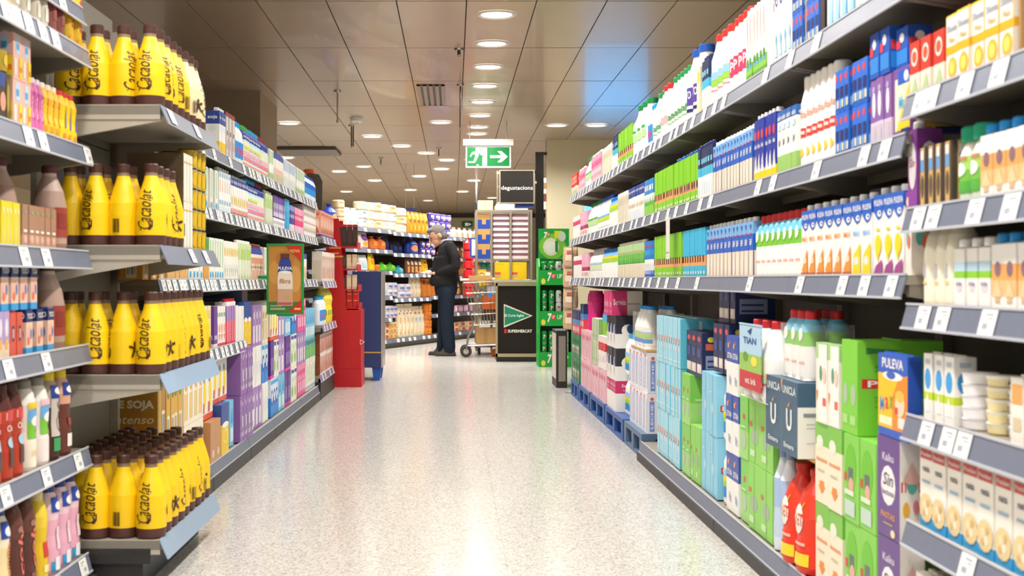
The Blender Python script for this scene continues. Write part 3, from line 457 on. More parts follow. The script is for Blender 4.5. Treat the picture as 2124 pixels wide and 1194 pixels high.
carton('pink_case', .1, .16, .24, [(.5, 'e85a9c'), (1, 'e88cb4')], [('r', .15, .15, .85, .45, 'f3b4cc'), ('r', .2, .65, .8, .8, 'd83a7c')], name='milk_case', cat='box')
carton('cyan_case', .1, .16, .24, [(1, '7cc4e4')], [('r', .1, .1, .9, .4, 'cfeaf4'), ('p', [(.2, .5), (.8, .5), (.6, .85)], '3a9cd8')], name='milk_case', cat='box')
carton('green_lime_case', .1, .16, .2, [(.25, 'e8ecd8'), (1, '6cb89c')], [('e', .5, .5, .3, .2, '8cd03c'), ('r', .1, .8, .9, .95, '3a7c94')], name='milk_case', cat='box')
carton('brown_white_case', .1, .14, .17, [(1, 'f3ebe2')], [('p', [(.1, .1), (.5, .1), (.9, .9), (.5, .9)], 'c4583c'), ('p', [(.6, .1), (.8, .1), (1, .6), (1, .9)], 'd88c6c')], [('r', 0, 0, 1, 1, '8c4424')], name='milk_case', cat='box')
carton('soja_box', .12, .2, .26, [(1, 'b5862c')], [('r', .15, .1, .4, .9, 'd2a84c'), ('r', .5, .06, .9, .5, 'efe6d4'), ('r', .55, .1, .6, .45, '6a5c48'), ('r', .66, .1, .7, .45, '6a5c48'), ('r', .76, .1, .84, .45, '6a5c48')], [('t', 'DE SOJA', .48, .6, .15, .9, 'f3ead2', 0, 0, .05), ('t', 'intenso', .5, .4, .11, .85, 'f0e4c8', 0, .25, .01)], name='milk_case', cat='box')
carton('golden_carton', .07, .12, .22, [(1, 'd9a844')], [('r', .2, .05, .8, .4, 'f0e4cc'), ('r', .3, .12, .4, .35, '7c6c54'), ('r', .5, .12, .6, .35, '7c6c54'), ('e', .5, .75, .25, .1, '7a8c3c')], [('r', .1, .1, .9, .5, 'efe0bc')], name='milk_carton')
carton('yellow_banana_case', .11, .16, .25, [(.1, 'e85a3c'), (.8, 'f6f2e2'), (1, 'e8e6ec')], [('e', .5, .45, .26, .26, 'f6d41c'), ('e', .35, .72, .22, .08, '8c98c8'), ('r', .1, .12, .4, .3, 'd8506c')], name='milk_case', cat='box')
carton('amber_white_case', .1, .16, .23, [(1, 'f4ead4')], [('r', .1, .1, .6, .6, 'f0c878'), ('e', .4, .75, .2, .1, 'e9a83c'), ('r', .65, .1, .9, .9, 'f6f2ea')], name='milk_case', cat='box')
carton('brown_cardboard_case', .1, .16, .2, [(1, 'c48c5c')], [('e', .5, .2, .2, .1, 'e2cfae')], name='carton_box', cat='box')
carton('peach_carton', .07, .07, .22, [(.1, '4a4c94'), (1, 'e9a284')], [('e', .5, .5, .3, .2, 'f3d4c0'), ('r', .2, .8, .8, .92, 'c9705c'), ('p', [(.2, .15), (.8, .15), (.5, .4)], 'b85a44')])
carton('choc_stick_carton', .07, .07, .21, [(1, 'f0e4d6')], [('r', .3, .1, .7, .85, 'c4583c'), ('e', .5, .6, .15, .15, 'f3d4c0')], [('r', .1, .1, .9, .7, 'e6d6c0')], name='milk_carton')
bottle('yellow_juice', [(0, .06, 'e9dc3c'), (.08, .065, 'f0e24a'), (.16, .056, 'efe04a'), (.22, .065, 'efe25a'), (.28, .05, 'ece46c'), (.32, .022, 'e4dc6c')], (.026, .32, .345, 'f0e43c'), [('r', 0, .1, 1, .38, 'f6e81c'), ('r', .3, .15, .7, .33, '3f7c4c')], (.03, .29), .13, name='juice_bottle')
# nearest left bay
carton('tiny_yellow_banana', .045, .04, .12, [(1, 'f0dd2c')], [('p', [(.3, .1), (.6, .1), (.7, .6), (.55, .9), (.5, .5)], 'd9c9a0'), ('e', .5, .8, .2, .07, 'e9e6c8')], name='drink_brick')
carton('tiny_choc', .045, .04, .12, [(.3, 'c49880'), (1, 'a9806c')], [('e', .5, .2, .25, .1, 'e9b8a8'), ('r', .2, .36, .8, .42, 'f3ead8'), ('r', .35, .8, .65, .86, '7cb08c')], name='drink_brick')
carton('kids_pink', .055, .045, .125, [(.15, '3a9fe0'), (.72, 'f0cdb8'), (1, NV)], [('e', .5, .45, .36, .2, 'f4b8a8'), ('e', .35, .3, .2, .1, 'e8785c'), ('e', .7, .45, .14, .12, '5c7cc0'), ('t', 'YOO', .5, .86, .13, .8, WH)], name='drink_brick')
carton('kids_violet', .055, .045, .125, [(.3, 'ead0b4'), (1, 'b8a0d0')], [('e', .5, .65, .28, .2, 'e9e2f2'), ('e', .5, .3, .3, .12, 'e8b070')], name='drink_brick')
carton('kids_red', .055, .045, .12, [(1, 'd95a4c')], [('r', .3, .35, .65, .7, '3a3c64'), ('r', .38, .42, .57, .63, 'd8c8c0')], name='drink_brick')
carton('photo_pink', .075, .05, .125, [(1, 'e8b8ac')], [('r', .3, .55, .7, .95, 'b8d4ec'), ('r', .35, .65, .65, .8, '4a9ed8'), ('r', .1, .1, .35, .45, 'f3e2d4'), ('r', .65, .05, .98, .5, 'f6d62c'), ('r', .72, .18, .92, .3, 'e8703c')], name='drink_brick')
carton('dark_photo', .08, .06, .13, [(1, '4a3c30')], [('r', .02, .7, .5, .98, '2c4c98'), ('e', .3, .4, .25, .2, 'e09c84'), ('r', .6, .1, .95, .9, '6a5a20'), ('e', .75, .5, .12, .3, 'a8923c')], name='drink_brick')
bottle('choc_can', [(0, .034, '2a241c'), (.004, .036, 'b89c2c'), (.06, .036, '3a3224'), (.064, .034, '2a241c')], None, [('e', .5, .5, .3, .3, 'e8c83c')], (.004, .06), .05, n=12, name='cocoa_tin', cat='tin')
def shake(key, c1, c2, capc, lab=(), top=None, name='shake_bottle', h=.2):
    k = h / .2
    bottle(key, [(0, .026, c1), (.008 * k, .029, c1), (.06 * k, .029, c1), (.085 * k, .025, c1), (.12 * k, .027, c2), (.145 * k, .028, top or c2), (.17 * k, .022, top or c2), (.182 * k, .016, top or c2)], (.017, .18 * k, .2 * k, capc), lab, (.005, .17 * k), .05, name=name)
shake('shake_pink', 'd870ac', 'c9609c', 'e8d8e0', [('r', .6, .2, .9, .85, 'd8405c'), ('t', 'fresa', .35, .5, .5, .2, 'f3c4dc', 1)], h=.16)
shake('shake_yellow', 'eec42c', 'e9b81c', 'f3ead8', [('t', 'Cola', .5, .55, .6, .3, 'd8303c', 1, .2), ('r', .1, .1, .4, .22, 'e89c2c')], h=.16)
shake('shake_yellow_red', 'f0cf1c', 'efc81c', 'd8343c', [('p', [(.3, .3), (.5, .3), (.8, .8), (.6, .85)], '6a5cb0'), ('e', .3, .12, .16, .07, 'e88c3c')], h=.16)
shake('shake_clear', 'd9d0bc', 'cfc6b4', 'f0ebe2', [('r', .2, .6, .8, .9, 'c4404c'), ('r', .25, .1, .75, .3, 'e9e4d8')], h=.24)
shake('shake_maroon', '8c4a44', '7c3a38', '5a2a28', [('r', .2, .2, .8, .8, 'a0524c'), ('p', [(.3, .3), (.7, .5), (.4, .7)], 'c06a60')], h=.24)
shake('shake_goldbig', 'eabc1c', 'f0c82c', 'f3e2a0', [('t', 'Nesk', .5, .55, .6, .35, 'd8384c', 1, .2), ('r', .1, .05, .9, .15, 'e0a41c')], h=.24)
shake('shake_orange', 'b83c24', 'c8442c', '4a1f1a', [('t', 'Plis', .5, .78, .1, .7, 'f0cfc0'), ('r', .2, .72, .8, .86, 'd8484c'), ('t', 'Choc', .5, .63, .08, .6, 'f3e2d4'), ('e', .5, .45, .25, .07, 'a8cfe4'), ('r', .3, .15, .8, .38, '5a4440')], top='5a241c', h=.2)
shake('shake_meadow', 'f3ead8', 'f4f0e8', '8c867c', [('r', 0, .4, 1, .62, '7cc43c'), ('r', 0, .62, 1, .78, '6aaee0'), ('e', .5, .63, .32, .07, WH), ('r', 0, .8, 1, .88, 'e9c83c'), ('e', .65, .5, .1, .04, '3a3c34'), ('t', 'entera', .5, .22, .08, .7, 'e8cfa0')], name='milk_bottle')
shake('shake_meadow_pink', 'f3e6e2', 'f4f0e8', '8c867c', [('r', 0, .4, 1, .62, '7cc43c'), ('r', 0, .62, 1, .78, '6aaee0'), ('e', .5, .63, .32, .07, WH), ('r', 0, .8, 1, .88, 'eec0cc'), ('e', .65, .5, .1, .04, '3a3c34')], name='milk_bottle')
shake('shake_coffee', '4a241c', 'b8a898', 'e8c81c', [('r', 0, .3, 1, .82, 'c9c0b8'), ('t', 'Cafe', .5, .6, .5, .35, '5a3c34', 1, .3), ('r', 0, .82, 1, 1, '24388c'), ('r', .1, .1, .9, .28, '3a9c5c'), ('e', .5, .92, .3, .05, WH)])
shake('shake_peach', '6a3428', 'e0a890', 'e8c81c', [('r', 0, .82, 1, 1, '24388c'), ('e', .5, .9, .3, .05, WH), ('r', .2, .1, .8, .28, 'efe6e0'), ('r', .3, .4, .7, .5, 'a8483c')], top='e2b49c')
shake('shake_rose', 'f0b4cc', 'f3cfdc', '20348c', [('r', 0, 0, 1, .14, '2a9fd8'), ('r', .2, .02, .7, .2, 'efeef4'), ('r', 0, .8, 1, 1, '2444a4'), ('e', .5, .88, .3, .06, WH), ('r', .3, .3, .7, .6, 'f6e2ea')], top='f3d8e2', h=.21)
shake('shake_vanilla', 'f3dfae', 'f6ecd0', '20348c', [('r', 0, .8, 1, 1, '2444a4'), ('e', .5, .88, .3, .06, WH), ('t', 'Vainilla', .5, .5, .5, .3, 'e8944c', 1), ('r', .1, .05, .5, .15, 'f0e9d4')], h=.22)
shake('shake_cocoa', '5c3028', '6a3c32', '2c1814', [('t', 'coly', .5, .55, .6, .6, 'e8786c', 1, .2), ('r', .2, .08, .8, .2, '8c5c4c'), ('e', .3, .8, .15, .04, 'a4746a')], h=.22)
shake('shake_lemon', 'efc81c', 'f3d43c', 'e8d49c', [('r', .2, .3, .8, .5, 'd8403c'), ('r', .2, .1, .8, .2, 'f6e8a0')], h=.21)
bottle('choc_milk_litre', [(0, .048, 'a98474'), (.02, .052, 'b8988a'), (.05, .052, 'b8988a'), (.13, .052, 'b8988a'), (.18, .042, 'c9aea2'), (.225, .022, 'd2bcb2'), (.24, .02, 'cdb6ac')], (.024, .236, .26, '5a2a24'),
       [('r', 0, 0, 1, 1, 'a04034'), ('p', [(.55, .98), (.55, .86), (.95, .92)], '6a9c6c'), ('r', .55, .6, .95, .8, 'd87a3c'), ('e', .75, .42, .2, .12, 'e2604c'), ('r', .6, .05, .9, .28, 'f0ece4'), ('r', .1, .3, .45, .8, '8c342c')], (.04, .13), .1, name='chocolate_milk_bottle')
# Cacaolat bottles
CZ = [(0, .044, '4a2822'), (.006, .048, '54302a'), (.034, .0495, '54302a'), (.0345, .05, 'f7cb0a'), (.1, .05, 'f7cb0a'), (.14, .047, 'f7cb0a'), (.18, .036, 'f7cb0a'), (.215, .0245, 'f7cb0a'), (.23, .021, '8a7058'), (.246, .0195, '7a5c48')]
def cacao(key, cols, ink):
    z = [(a, b, cols.get(c, c)) for a, b, c in CZ]
    bar = [('r', .02 + .012 * i, .05, .026 + .012 * i + (.003 if i % 3 else 0), .3, ink) for i in range(6)]
    man = [('e', .835, .36, .016, .05, ink), ('p', [(.79, .12), (.815, .12), (.85, .3), (.83, .33)], ink), ('p', [(.82, .24), (.9, .12), (.915, .16), (.85, .28)], ink), ('p', [(.85, .26), (.93, .3), (.925, .35), (.85, .32)], ink), ('p', [(.765, .3), (.84, .26), (.84, .3), (.77, .34)], ink)]
    bottle(key, z, (.0225, .243, .27, '4a2a20'), [('t', 'Cacaolat', .47, .47, .72, .16, ink, 1, .35, .0), ('p', [(.54, .1), (.565, .16), (.565, .68), (.555, .7), (.55, .2)], ink), ('p', [(.42, .09), (.54, .1), (.55, .16), (.44, .13)], ink)] + man + bar, (.034, .215), .314, name='cocoa_shake_bottle', n=18)
cacao('cacao', {}, '4a2c10')
cacao('cacao_cream', {'f7cb0a': 'eedcae'}, '4a3014')
bottle('black_gold_cup', [(0, .034, '2a2620'), (.004, .036, 'c9a41c'), (.07, .038, '2e2a22'), (.074, .036, '1c1a18')], None, [('e', .3, .5, .12, .4, 'e0b81c'), ('e', .7, .5, .12, .4, 'e0b81c')], (.004, .07), .1, n=12, name='drink_cup', cat='cup')
carton('cream_stick_box', .15, .2, .17, [(1, 'efe4cc')], [('r', .04, .05, .3, .95, 'f6efe0'), ('r', .36, .05, .62, .95, 'f6efe0'), ('r', .68, .05, .94, .95, 'f6efe0'), ('r', .04, .8, .94, .83, 'e2a84c')], [('r', 0, 0, 1, 1, '5c4a34')], name='dessert_box', cat='box')
# seven rack
bottle('green_can', [(0, .026, 'c8ccc8'), (.006, .033, '0f8f3c'), (.105, .033, '0f8f3c'), (.115, .027, 'c8ccc8'), (.116, .024, 'a8aca8')], None, [('t', '7', .42, .55, .4, .35, 'f4f6f2', 0, .15, .04), ('e', .68, .62, .16, .12, 'd83434'), ('t', 'up', .68, .62, .1, .22, 'f4f6f2')], (.008, .105), .06, n=14, name='soda_can', cat='can')
bottle('silver_can', [(0, .026, 'c8ccc8'), (.006, .033, 'c4cac8'), (.105, .033, 'c4cac8'), (.115, .027, 'c8ccc8'), (.116, .024, 'a8aca8')], None, [('t', '7', .42, .55, .4, .35, '1c7c3c', 0, .15, .04), ('e', .68, .62, .16, .12, 'd83434')], (.008, .105), .06, n=14, name='soda_can', cat='can')
bottle('clear_pale', [(0, .034, 'dbe6f0'), (.03, .036, 'c3d4ea'), (.1, .034, 'a9c0e4'), (.17, .034, 'e2eaf2'), (.2, .02, 'e6eef4'), (.22, .014, 'dfe6ee')], (.016, .218, .24, '8ca4d8'), n=12, name='water_bottle')
# bakery gondola
bag('bread_bag', .26, .16, .13, 'efe0c2', [('r', .3, .2, .7, .5, 'f6f1e4'), ('r', .35, .55, .65, .8, 'a8c4e0')], top='box', name='bread_bag')
bag('bread_bag_tan', .26, .16, .13, 'dcc294', [('r', .25, .2, .75, .5, 'efe2c4'), ('r', .1, .6, .5, .8, 'c9a06c')], top='box', name='bread_bag')
bag('bread_bag_blue', .26, .16, .13, 'dfe0dc', [('r', .2, .2, .8, .6, 'f3ead2'), ('r', .35, .65, .65, .85, '7ea6d0')], top='box', name='bread_bag')
bag('gold_bag', .15, .1, .34, 'c98f2c', [('r', .25, .15, .75, .4, 'e2b43c'), ('e', .5, .6, .25, .08, '8c5a1c')])
bag('orange_bag', .3, .2, .22, 'e0702c', [('r', .2, .3, .8, .6, 'f09c4c')], top='tie')
bag('green_bag', .26, .16, .14, '5cc42c', [('e', .5, .5, .3, .25, '8cdc3c')], top='tie')
bag('cyan_bag', .2, .16, .15, '3cb4d0', [('e', .5, .5, .3, .25, '7cd4e4')], top='tie')
bag('blue_bag', .22, .2, .3, '1e3fa8', [('e', .5, .35, .36, .2, 'e89c6c'), ('r', .2, .6, .8, .75, '4a8cdc')], top='tie')
bag('yellow_bag', .18, .1, .24, 'f0c41c', [('r', .2, .4, .8, .65, 'e8902c'), ('p', [(.2, .7), (.8, .7), (.5, .85)], '8c3c1c')])
bag('snack_white', .2, .12, .22, 'e6eaec', [('r', .2, .2, .8, .5, 'b4d0dc'), ('e', .5, .7, .3, .08, 'f0f0ec')])
bag('roll_pack', .19, .13, .09, 'dcdce8', [('r', .1, .3, .9, .6, '6a7cc0'), ('r', .3, .15, .7, .3, 'e8906c')], top='box', name='roll_pack', cat='pack')
bag('roll_pack_red', .17, .13, .09, 'ecd9b0', [('r', .1, .2, .5, .8, 'd8383c'), ('r', .6, .3, .9, .7, 'e8b87c')], top='box', name='roll_pack', cat='pack')
bag('bun_pack', .17, .13, .09, 'e4bc7c', [('e', .3, .5, .2, .3, 'c9904c'), ('e', .7, .5, .2, .3, 'f0d4a0')], top='box', name='roll_pack', cat='pack')
bag('bread_stick_bag', .15, .1, .46, 'efe4c8', [('p', [(.2, .1), (.4, .1), (.45, .6), (.3, .6)], 'd8a45c'), ('p', [(.6, .1), (.8, .1), (.7, .6), (.6, .55)], 'e2b878'), ('e', .3, .72, .12, .03, 'c8503c'), ('e', .7, .8, .12, .03, 'b8483c'), ('r', .1, .02, .9, .08, 'e9ecea')], name='breadstick_bag')
bag('breadstick_blue', .15, .1, .44, 'e9dcc0', [('p', [(.2, .1), (.8, .1), (.65, .62), (.35, .62)], '6aaedc'), ('e', .5, .78, .25, .04, 'd8603c'), ('p', [(.3, .08), (.45, .08), (.4, .3)], 'e8c81c'), ('r', .1, .02, .9, .07, 'dce6d0')], name='breadstick_bag')
bag('orange_toast', .2, .12, .13, 'd9771c', [('r', .1, .2, .9, .8, 'e88c24'), ('r', .2, .4, .8, .5, 'b85c14')], top='box', name='toast_pack', cat='pack')
bag('toast_bag', .14, .1, .3, 'c9752c', [('p', [(.2, .1), (.8, .1), (.5, .6)], 'e8902c'), ('r', .2, .7, .8, .85, '7c3c1c')])
bag('brown_snack', .14, .08, .24, '7c4a34', [('r', .2, .1, .8, .5, 'e2a45c'), ('r', .2, .6, .8, .85, 'efe0d0')])
bag('purple_snack', .24, .16, .3, 'efe4da', [('e', .5, .68, .36, .2, '7c3c9c'), ('e', .5, .32, .28, .12, 'f0b41c'), ('r', .1, .02, .9, .15, 'd8a08c')])
bag('navy_snack', .2, .14, .24, '20285c', [('r', .2, .3, .8, .6, '3a4c8c')])
bag('violet_pack', .15, .1, .12, '4a3c94', [('r', .1, .4, .9, .7, 'e9e2ee'), ('e', .5, .25, .2, .14, 'e8a07c')], top='box', name='cake_pack', cat='pack')
bag('pink_pack', .13, .1, .12, 'e6b4c8', [('r', .2, .3, .8, .7, 'f3dce4'), ('r', .4, .1, .6, .9, '5a3c8c')], top='box', name='cake_pack', cat='pack')
bag('teal_snack', .14, .08, .26, '2c9c84', [('r', .2, .2, .8, .5, 'e8d8b4'), ('p', [(.2, .6), (.8, .6), (.5, .85)], 'f0f0e0')])
bag('orange_snack', .14, .08, .26, 'e0803c', [('r', .2, .2, .8, .5, 'f0cfae'), ('p', [(.2, .6), (.8, .6), (.5, .85)], 'f6ead8')])
bag('white_cone', .14, .12, .16, 'f2ede0', [('e', .5, .35, .3, .2, 'e2c49c')], top='tie')
bag('red_gift', .2, .16, .2, 'd81c28', [('e', .5, .5, .3, .3, 'ee5a50')], top='tie', name='red_sweet_bag')
bag('cream_hang', .14, .06, .18, 'cfae8c', [('r', .2, .3, .8, .6, 'ead8c0'), ('r', .3, .6, .7, .8, 'a8483c')])

NEWN = {'oat_drink_carton': 'cyan_band lime_band lime_band_cap green_white oat_beige pale_green white_leaf orange_green white_greenstripe green_fresh', 'kids_milk_carton': 'orange_kids yellow_kids banana_carton pink_kids violet_kids white_yellow white_orange white_yellow_sun yellow_beige purple_small',
        'drink_carton': 'pink_stripe pink_tall pinkwhite_thin cream_thin white_pink_drink red_violet_drink choc_stick_carton peach_carton purple_cups', 'milk_pack': 'sky_brick navy_pack'}
for n_, ks in NEWN.items():
    for k in ks.split(): PR[k].name = n_
# ------------------------------------------------------------------ setting: floor of terrazzo tiles, panelled ceiling, walls
def terrazzo():
    m = bpy.data.materials.new('terrazzo'); m.use_nodes = True; nt = m.node_tree; b = nt.nodes['Principled BSDF']; L = nt.links.new
    g = nt.nodes.new('ShaderNodeNewGeometry')
    v = nt.nodes.new('ShaderNodeTexVoronoi'); v.inputs['Scale'].default_value = 150; L(g.outputs['Position'], v.inputs['Vector'])
    r = nt.nodes.new('ShaderNodeValToRGB'); e = r.color_ramp.elements
    e[0].position = 0; e[0].color = (*hexc('a29f99'), 1); e[1].position = .2; e[1].color = (*hexc('c6c3be'), 1)
    for p, c in ((.45, 'd6d3ce'), (.7, 'dddad5'), (.93, 'b2aea6')):
        q = e.new(p); q.color = (*hexc(c), 1)
    sp = nt.nodes.new('ShaderNodeSeparateColor'); L(v.outputs['Color'], sp.inputs[0]); L(sp.outputs[0], r.inputs[0])
    n = nt.nodes.new('ShaderNodeTexNoise'); n.inputs['Scale'].default_value = 230; L(g.outputs['Position'], n.inputs['Vector'])
    r2 = nt.nodes.new('ShaderNodeValToRGB'); r2.color_ramp.elements[0].position = .33; r2.color_ramp.elements[0].color = (.55, .53, .5, 1); r2.color_ramp.elements[1].position = .47; r2.color_ramp.elements[1].color = (1, 1, 1, 1)
    L(n.outputs['Fac'], r2.inputs[0])
    mx = nt.nodes.new('ShaderNodeMixRGB'); mx.blend_type = 'MULTIPLY'; mx.inputs[0].default_value = .6; L(r.outputs[0], mx.inputs[1]); L(r2.outputs[0], mx.inputs[2]); L(mx.outputs[0], b.inputs['Base Color'])
    b.inputs['Roughness'].default_value = .16; b.inputs['IOR'].default_value = 1.4; b.inputs['Specular IOR Level'].default_value = .32
    return m
TERR = terrazzo()
fl = MB(); fl.box(-9, -5, -.06, 9, 40, -.004, mat('8f897e', .7, noise=.1))
floor = struct('floor', fl)
tm = MB(); e = .0012
tm.add([(e, e, 0), (.585 - e, e, 0), (.585 - e, .6 - e, 0), (e, .6 - e, 0), (0, 0, -.0035), (.585, 0, -.0035), (.585, .6, -.0035), (0, .6, -.0035)], [(0, 1, 2, 3), (4, 5, 1, 0), (5, 6, 2, 1), (6, 7, 3, 2), (7, 4, 0, 3)], TERR)
tme = tm.mesh('floor_tile')
near, rest = [], MB()
for j in range(-6, 64):
    for i in range(-14, 15):
        x, y = -.397 + .5835 * i, .2 + .6 * j
        if y > 3.4 and abs(x + .3) < 1.35 and y < 26 or (y > 13 and -1.5 < x < 1.5 and y < 26): near.append((x, y))
        else: rest.add([(x + p[0] * .5835 / .585, y + p[1], p[2]) for p in tm.v], tm.f, TERR)
near.sort(key=lambda q: q[1])
for x, y in near[:290]: obj('floor_tile', tme, floor, (x, y, 0))
for x, y in near[290:]: rest.add([(x + p[0], y + p[1], p[2]) for p in tm.v], tm.f, TERR)
o = obj('distant_tiles', rest, floor); o['kind'] = 'stuff'

CE = mat('bda58b', .29, 0.3, noise=.06, scale=1.3, coat=0.12)
cg = MB(); cg.box(-9, -5, CEIL + .02, 9, 40, CEIL + .1, mat('4a4038', .8, noise=.1))
ceiling = struct('ceiling', cg)
pm = MB(); pw, pl = .479, 1.72; g = .004
gy_ = .008
pm.add([(g, gy_, 0), (pw - g, gy_, 0), (pw - g, pl - gy_, 0), (g, pl - gy_, 0), (g, gy_, .018), (pw - g, gy_, .018), (pw - g, pl - gy_, .018), (g, pl - gy_, .018)], [(0, 3, 2, 1), (0, 1, 5, 4), (1, 2, 6, 5), (2, 3, 7, 6), (3, 0, 4, 7)], CE)
pme = pm.mesh('ceiling_panel'); rest = MB()
for j in range(-8, 18):
    for i in range(-19, 19):
        x, y = .091 + pw * i, 8.55 + pl * j
        if 4 < y < 32 and -4.3 < x < 3.9: obj('ceiling_panel', pme, ceiling, (x, y, CEIL + random.uniform(-.0012, .0012)))
        else: rest.add([(x + p[0], y + p[1], CEIL + p[2]) for p in pm.v], pm.f, CE)
o = obj('distant_panels', rest, ceiling); o['kind'] = 'stuff'

CREAM = mat('e2d6b4', .6, noise=.04, scale=3)
w = MB()
for k in range(6): w.box(1.27 + .9 * k + .003, 17, 0, 1.27 + .9 * k + .897, 17.2, CEIL, CREAM)
w.box(1.27, 17.05, 0, 6.6, 17.25, CEIL, mat('8f8468'))
struct('wall_back', w)
w = MB(); w.box(-9, 36, 0, 9, 36.2, CEIL, CREAM); w.box(-9, 35.9, 2.78, 9, 36, CEIL, mat('3a3028')); struct('wall_far', w)
w = MB(); w.box(-9.2, -5, 0, -9, 40, CEIL, CREAM); struct('wall_left', w)
w = MB(); w.box(9, -5, 0, 9.2, 40, CEIL, CREAM); struct('wall_right', w)
w = MB(); w.box(-2.9, 12.6, 0, -1.94, 13.8, CEIL, mat('9c8a70', .5, noise=.05, scale=4)); struct('column', w)

# ------------------------------------------------------------------ lamps
rim = MB(); n = 24
def ring(mb, r0, r1, z0, z1, m):
    p = [(r0 * math.cos(2 * PI * k / n), r0 * math.sin(2 * PI * k / n), z0) for k in range(n)] + [(r1 * math.cos(2 * PI * k / n), r1 * math.sin(2 * PI * k / n), z1) for k in range(n)]
    mb.add(p, [(k, (k + 1) % n, n + (k + 1) % n, n + k) for k in range(n)], m, True)
ring(rim, .15, .13, 0, -.012, mat('d9d2c6', .35)); ring(rim, .13, .11, -.012, -.004, mat('d9d2c6', .35))
rme = rim.mesh('trim_ring')
dm = MB(); dm.add([(.125 * math.cos(2 * PI * k / n), .125 * math.sin(2 * PI * k / n), -.003) for k in range(n)], [tuple(range(n))], mat('fff4e4', emit=9.))
dme = dm.mesh('lamp_disc')
vis = [(x, y) for x, y in lamp_spots if y > 4]
for k, (x, y) in enumerate(sorted(vis, key=lambda q: q[1])):
    row = abs(x - .31) < .01
    t = thing('ceiling_downlight', ('recessed round ceiling downlight in the central row, %s from the front' if row else 'recessed round ceiling downlight away from the central row, %s nearest') % ordi([q for q in sorted(vis, key=lambda q: q[1]) if (abs(q[0] - .31) < .01) == row].index((x, y))), 'light', (x, y, CEIL - .0015), 0, 'recessed ceiling downlights')
    obj('trim_ring', rme, t); obj('lamp_disc', dme, t)
def vent():
    t = thing('ceiling_vent', 'slotted air vent with four dark slits in ceiling panel', 'vent', (-.19, 12.9, CEIL - .002))
    mb = MB()
    for k in range(5): mb.box(-.15 + .06 * k - .018, -.7, -.012, -.15 + .06 * k + .018, .7, -.001, mat('a08f78', .35))
    for q in (-.7, .68): mb.box(-.168, q, -.012, .108, q + .02, -.001, mat('a08f78', .35))
    obj('slat_frame', mb, t)
    b = MB(); b.box(-.165, -.69, -.003, .105, .69, -.0005, mat('2a2420')); obj('dark_slot', b, t)
vent()
for i, (px, d, ln, lab) in enumerate([(952, 10.3, .05, 'small ceiling sprinkler head near the slotted vent'), (955, 12.2, .42, 'thin dark hanging rod with bracket under the ceiling'), (729, 15.4, .26, 'dark short double hanging rod left of the exit sign'), (910, 18, .12, 'small ceiling sprinkler far behind the exit sign'), (790, 19.5, .1, 'small dark ceiling detector over far bakery shelves'), (700, 12.6, .3, 'thin pale hanging wire beside the ceiling column')]):
    t = thing('ceiling_fixture', lab, 'fixture', ((px - 940) / 2600 * d, d, CEIL - .002)); mb = MB()
    mb.loft([(-.015, .035, .035, 2, METAL), (0, .04, .04, 2, METAL)], 12); obj('mounting_plate', mb, t)
    mb = MB(); mb.bar((0, 0, -ln), (0, 0, -.01), .008 if ln > .08 else .014, mat('4a423a', .5) if i != 5 else METAL)
    if i == 2: mb.bar((.022, 0, -ln), (.022, 0, -.01), .008, mat('4a423a', .5))
    mb.loft([(-ln - .02, .01, .01, 2, METAL), (-ln, .016, .016, 2, METAL)], 8); obj('rod', mb, t)
t = thing('smoke_detector', 'white round smoke detector under the ceiling', 'detector', (-1.13, 14.7, CEIL - .002)); mb = MB()
mb.loft([(-.06, .05, .05, 2, WH), (-.04, .07, .07, 2, WH), (0, .075, .075, 2, WH)], 16); obj('housing', mb, t); mb = MB(); mb.loft([(-.068, .02, .02, 2, 'a8a098'), (-.059, .03, .03, 2, 'a8a098')], 10); obj('sensor', mb, t)
t = thing('dark_ceiling_plate', 'dark shallow plate under the ceiling beside the column', 'panel', (-1.78, 18.4, CEIL - .14)); mb = MB(); mb.box(-.75, -.5, .095, .1, .4, .135, mat('6e6253', .5)); mb.bar((-.3, 0, .1), (-.3, 0, .138), .02, METAL); obj('plate_body', mb, t)  # thin dark plate standing in for a ceiling recess

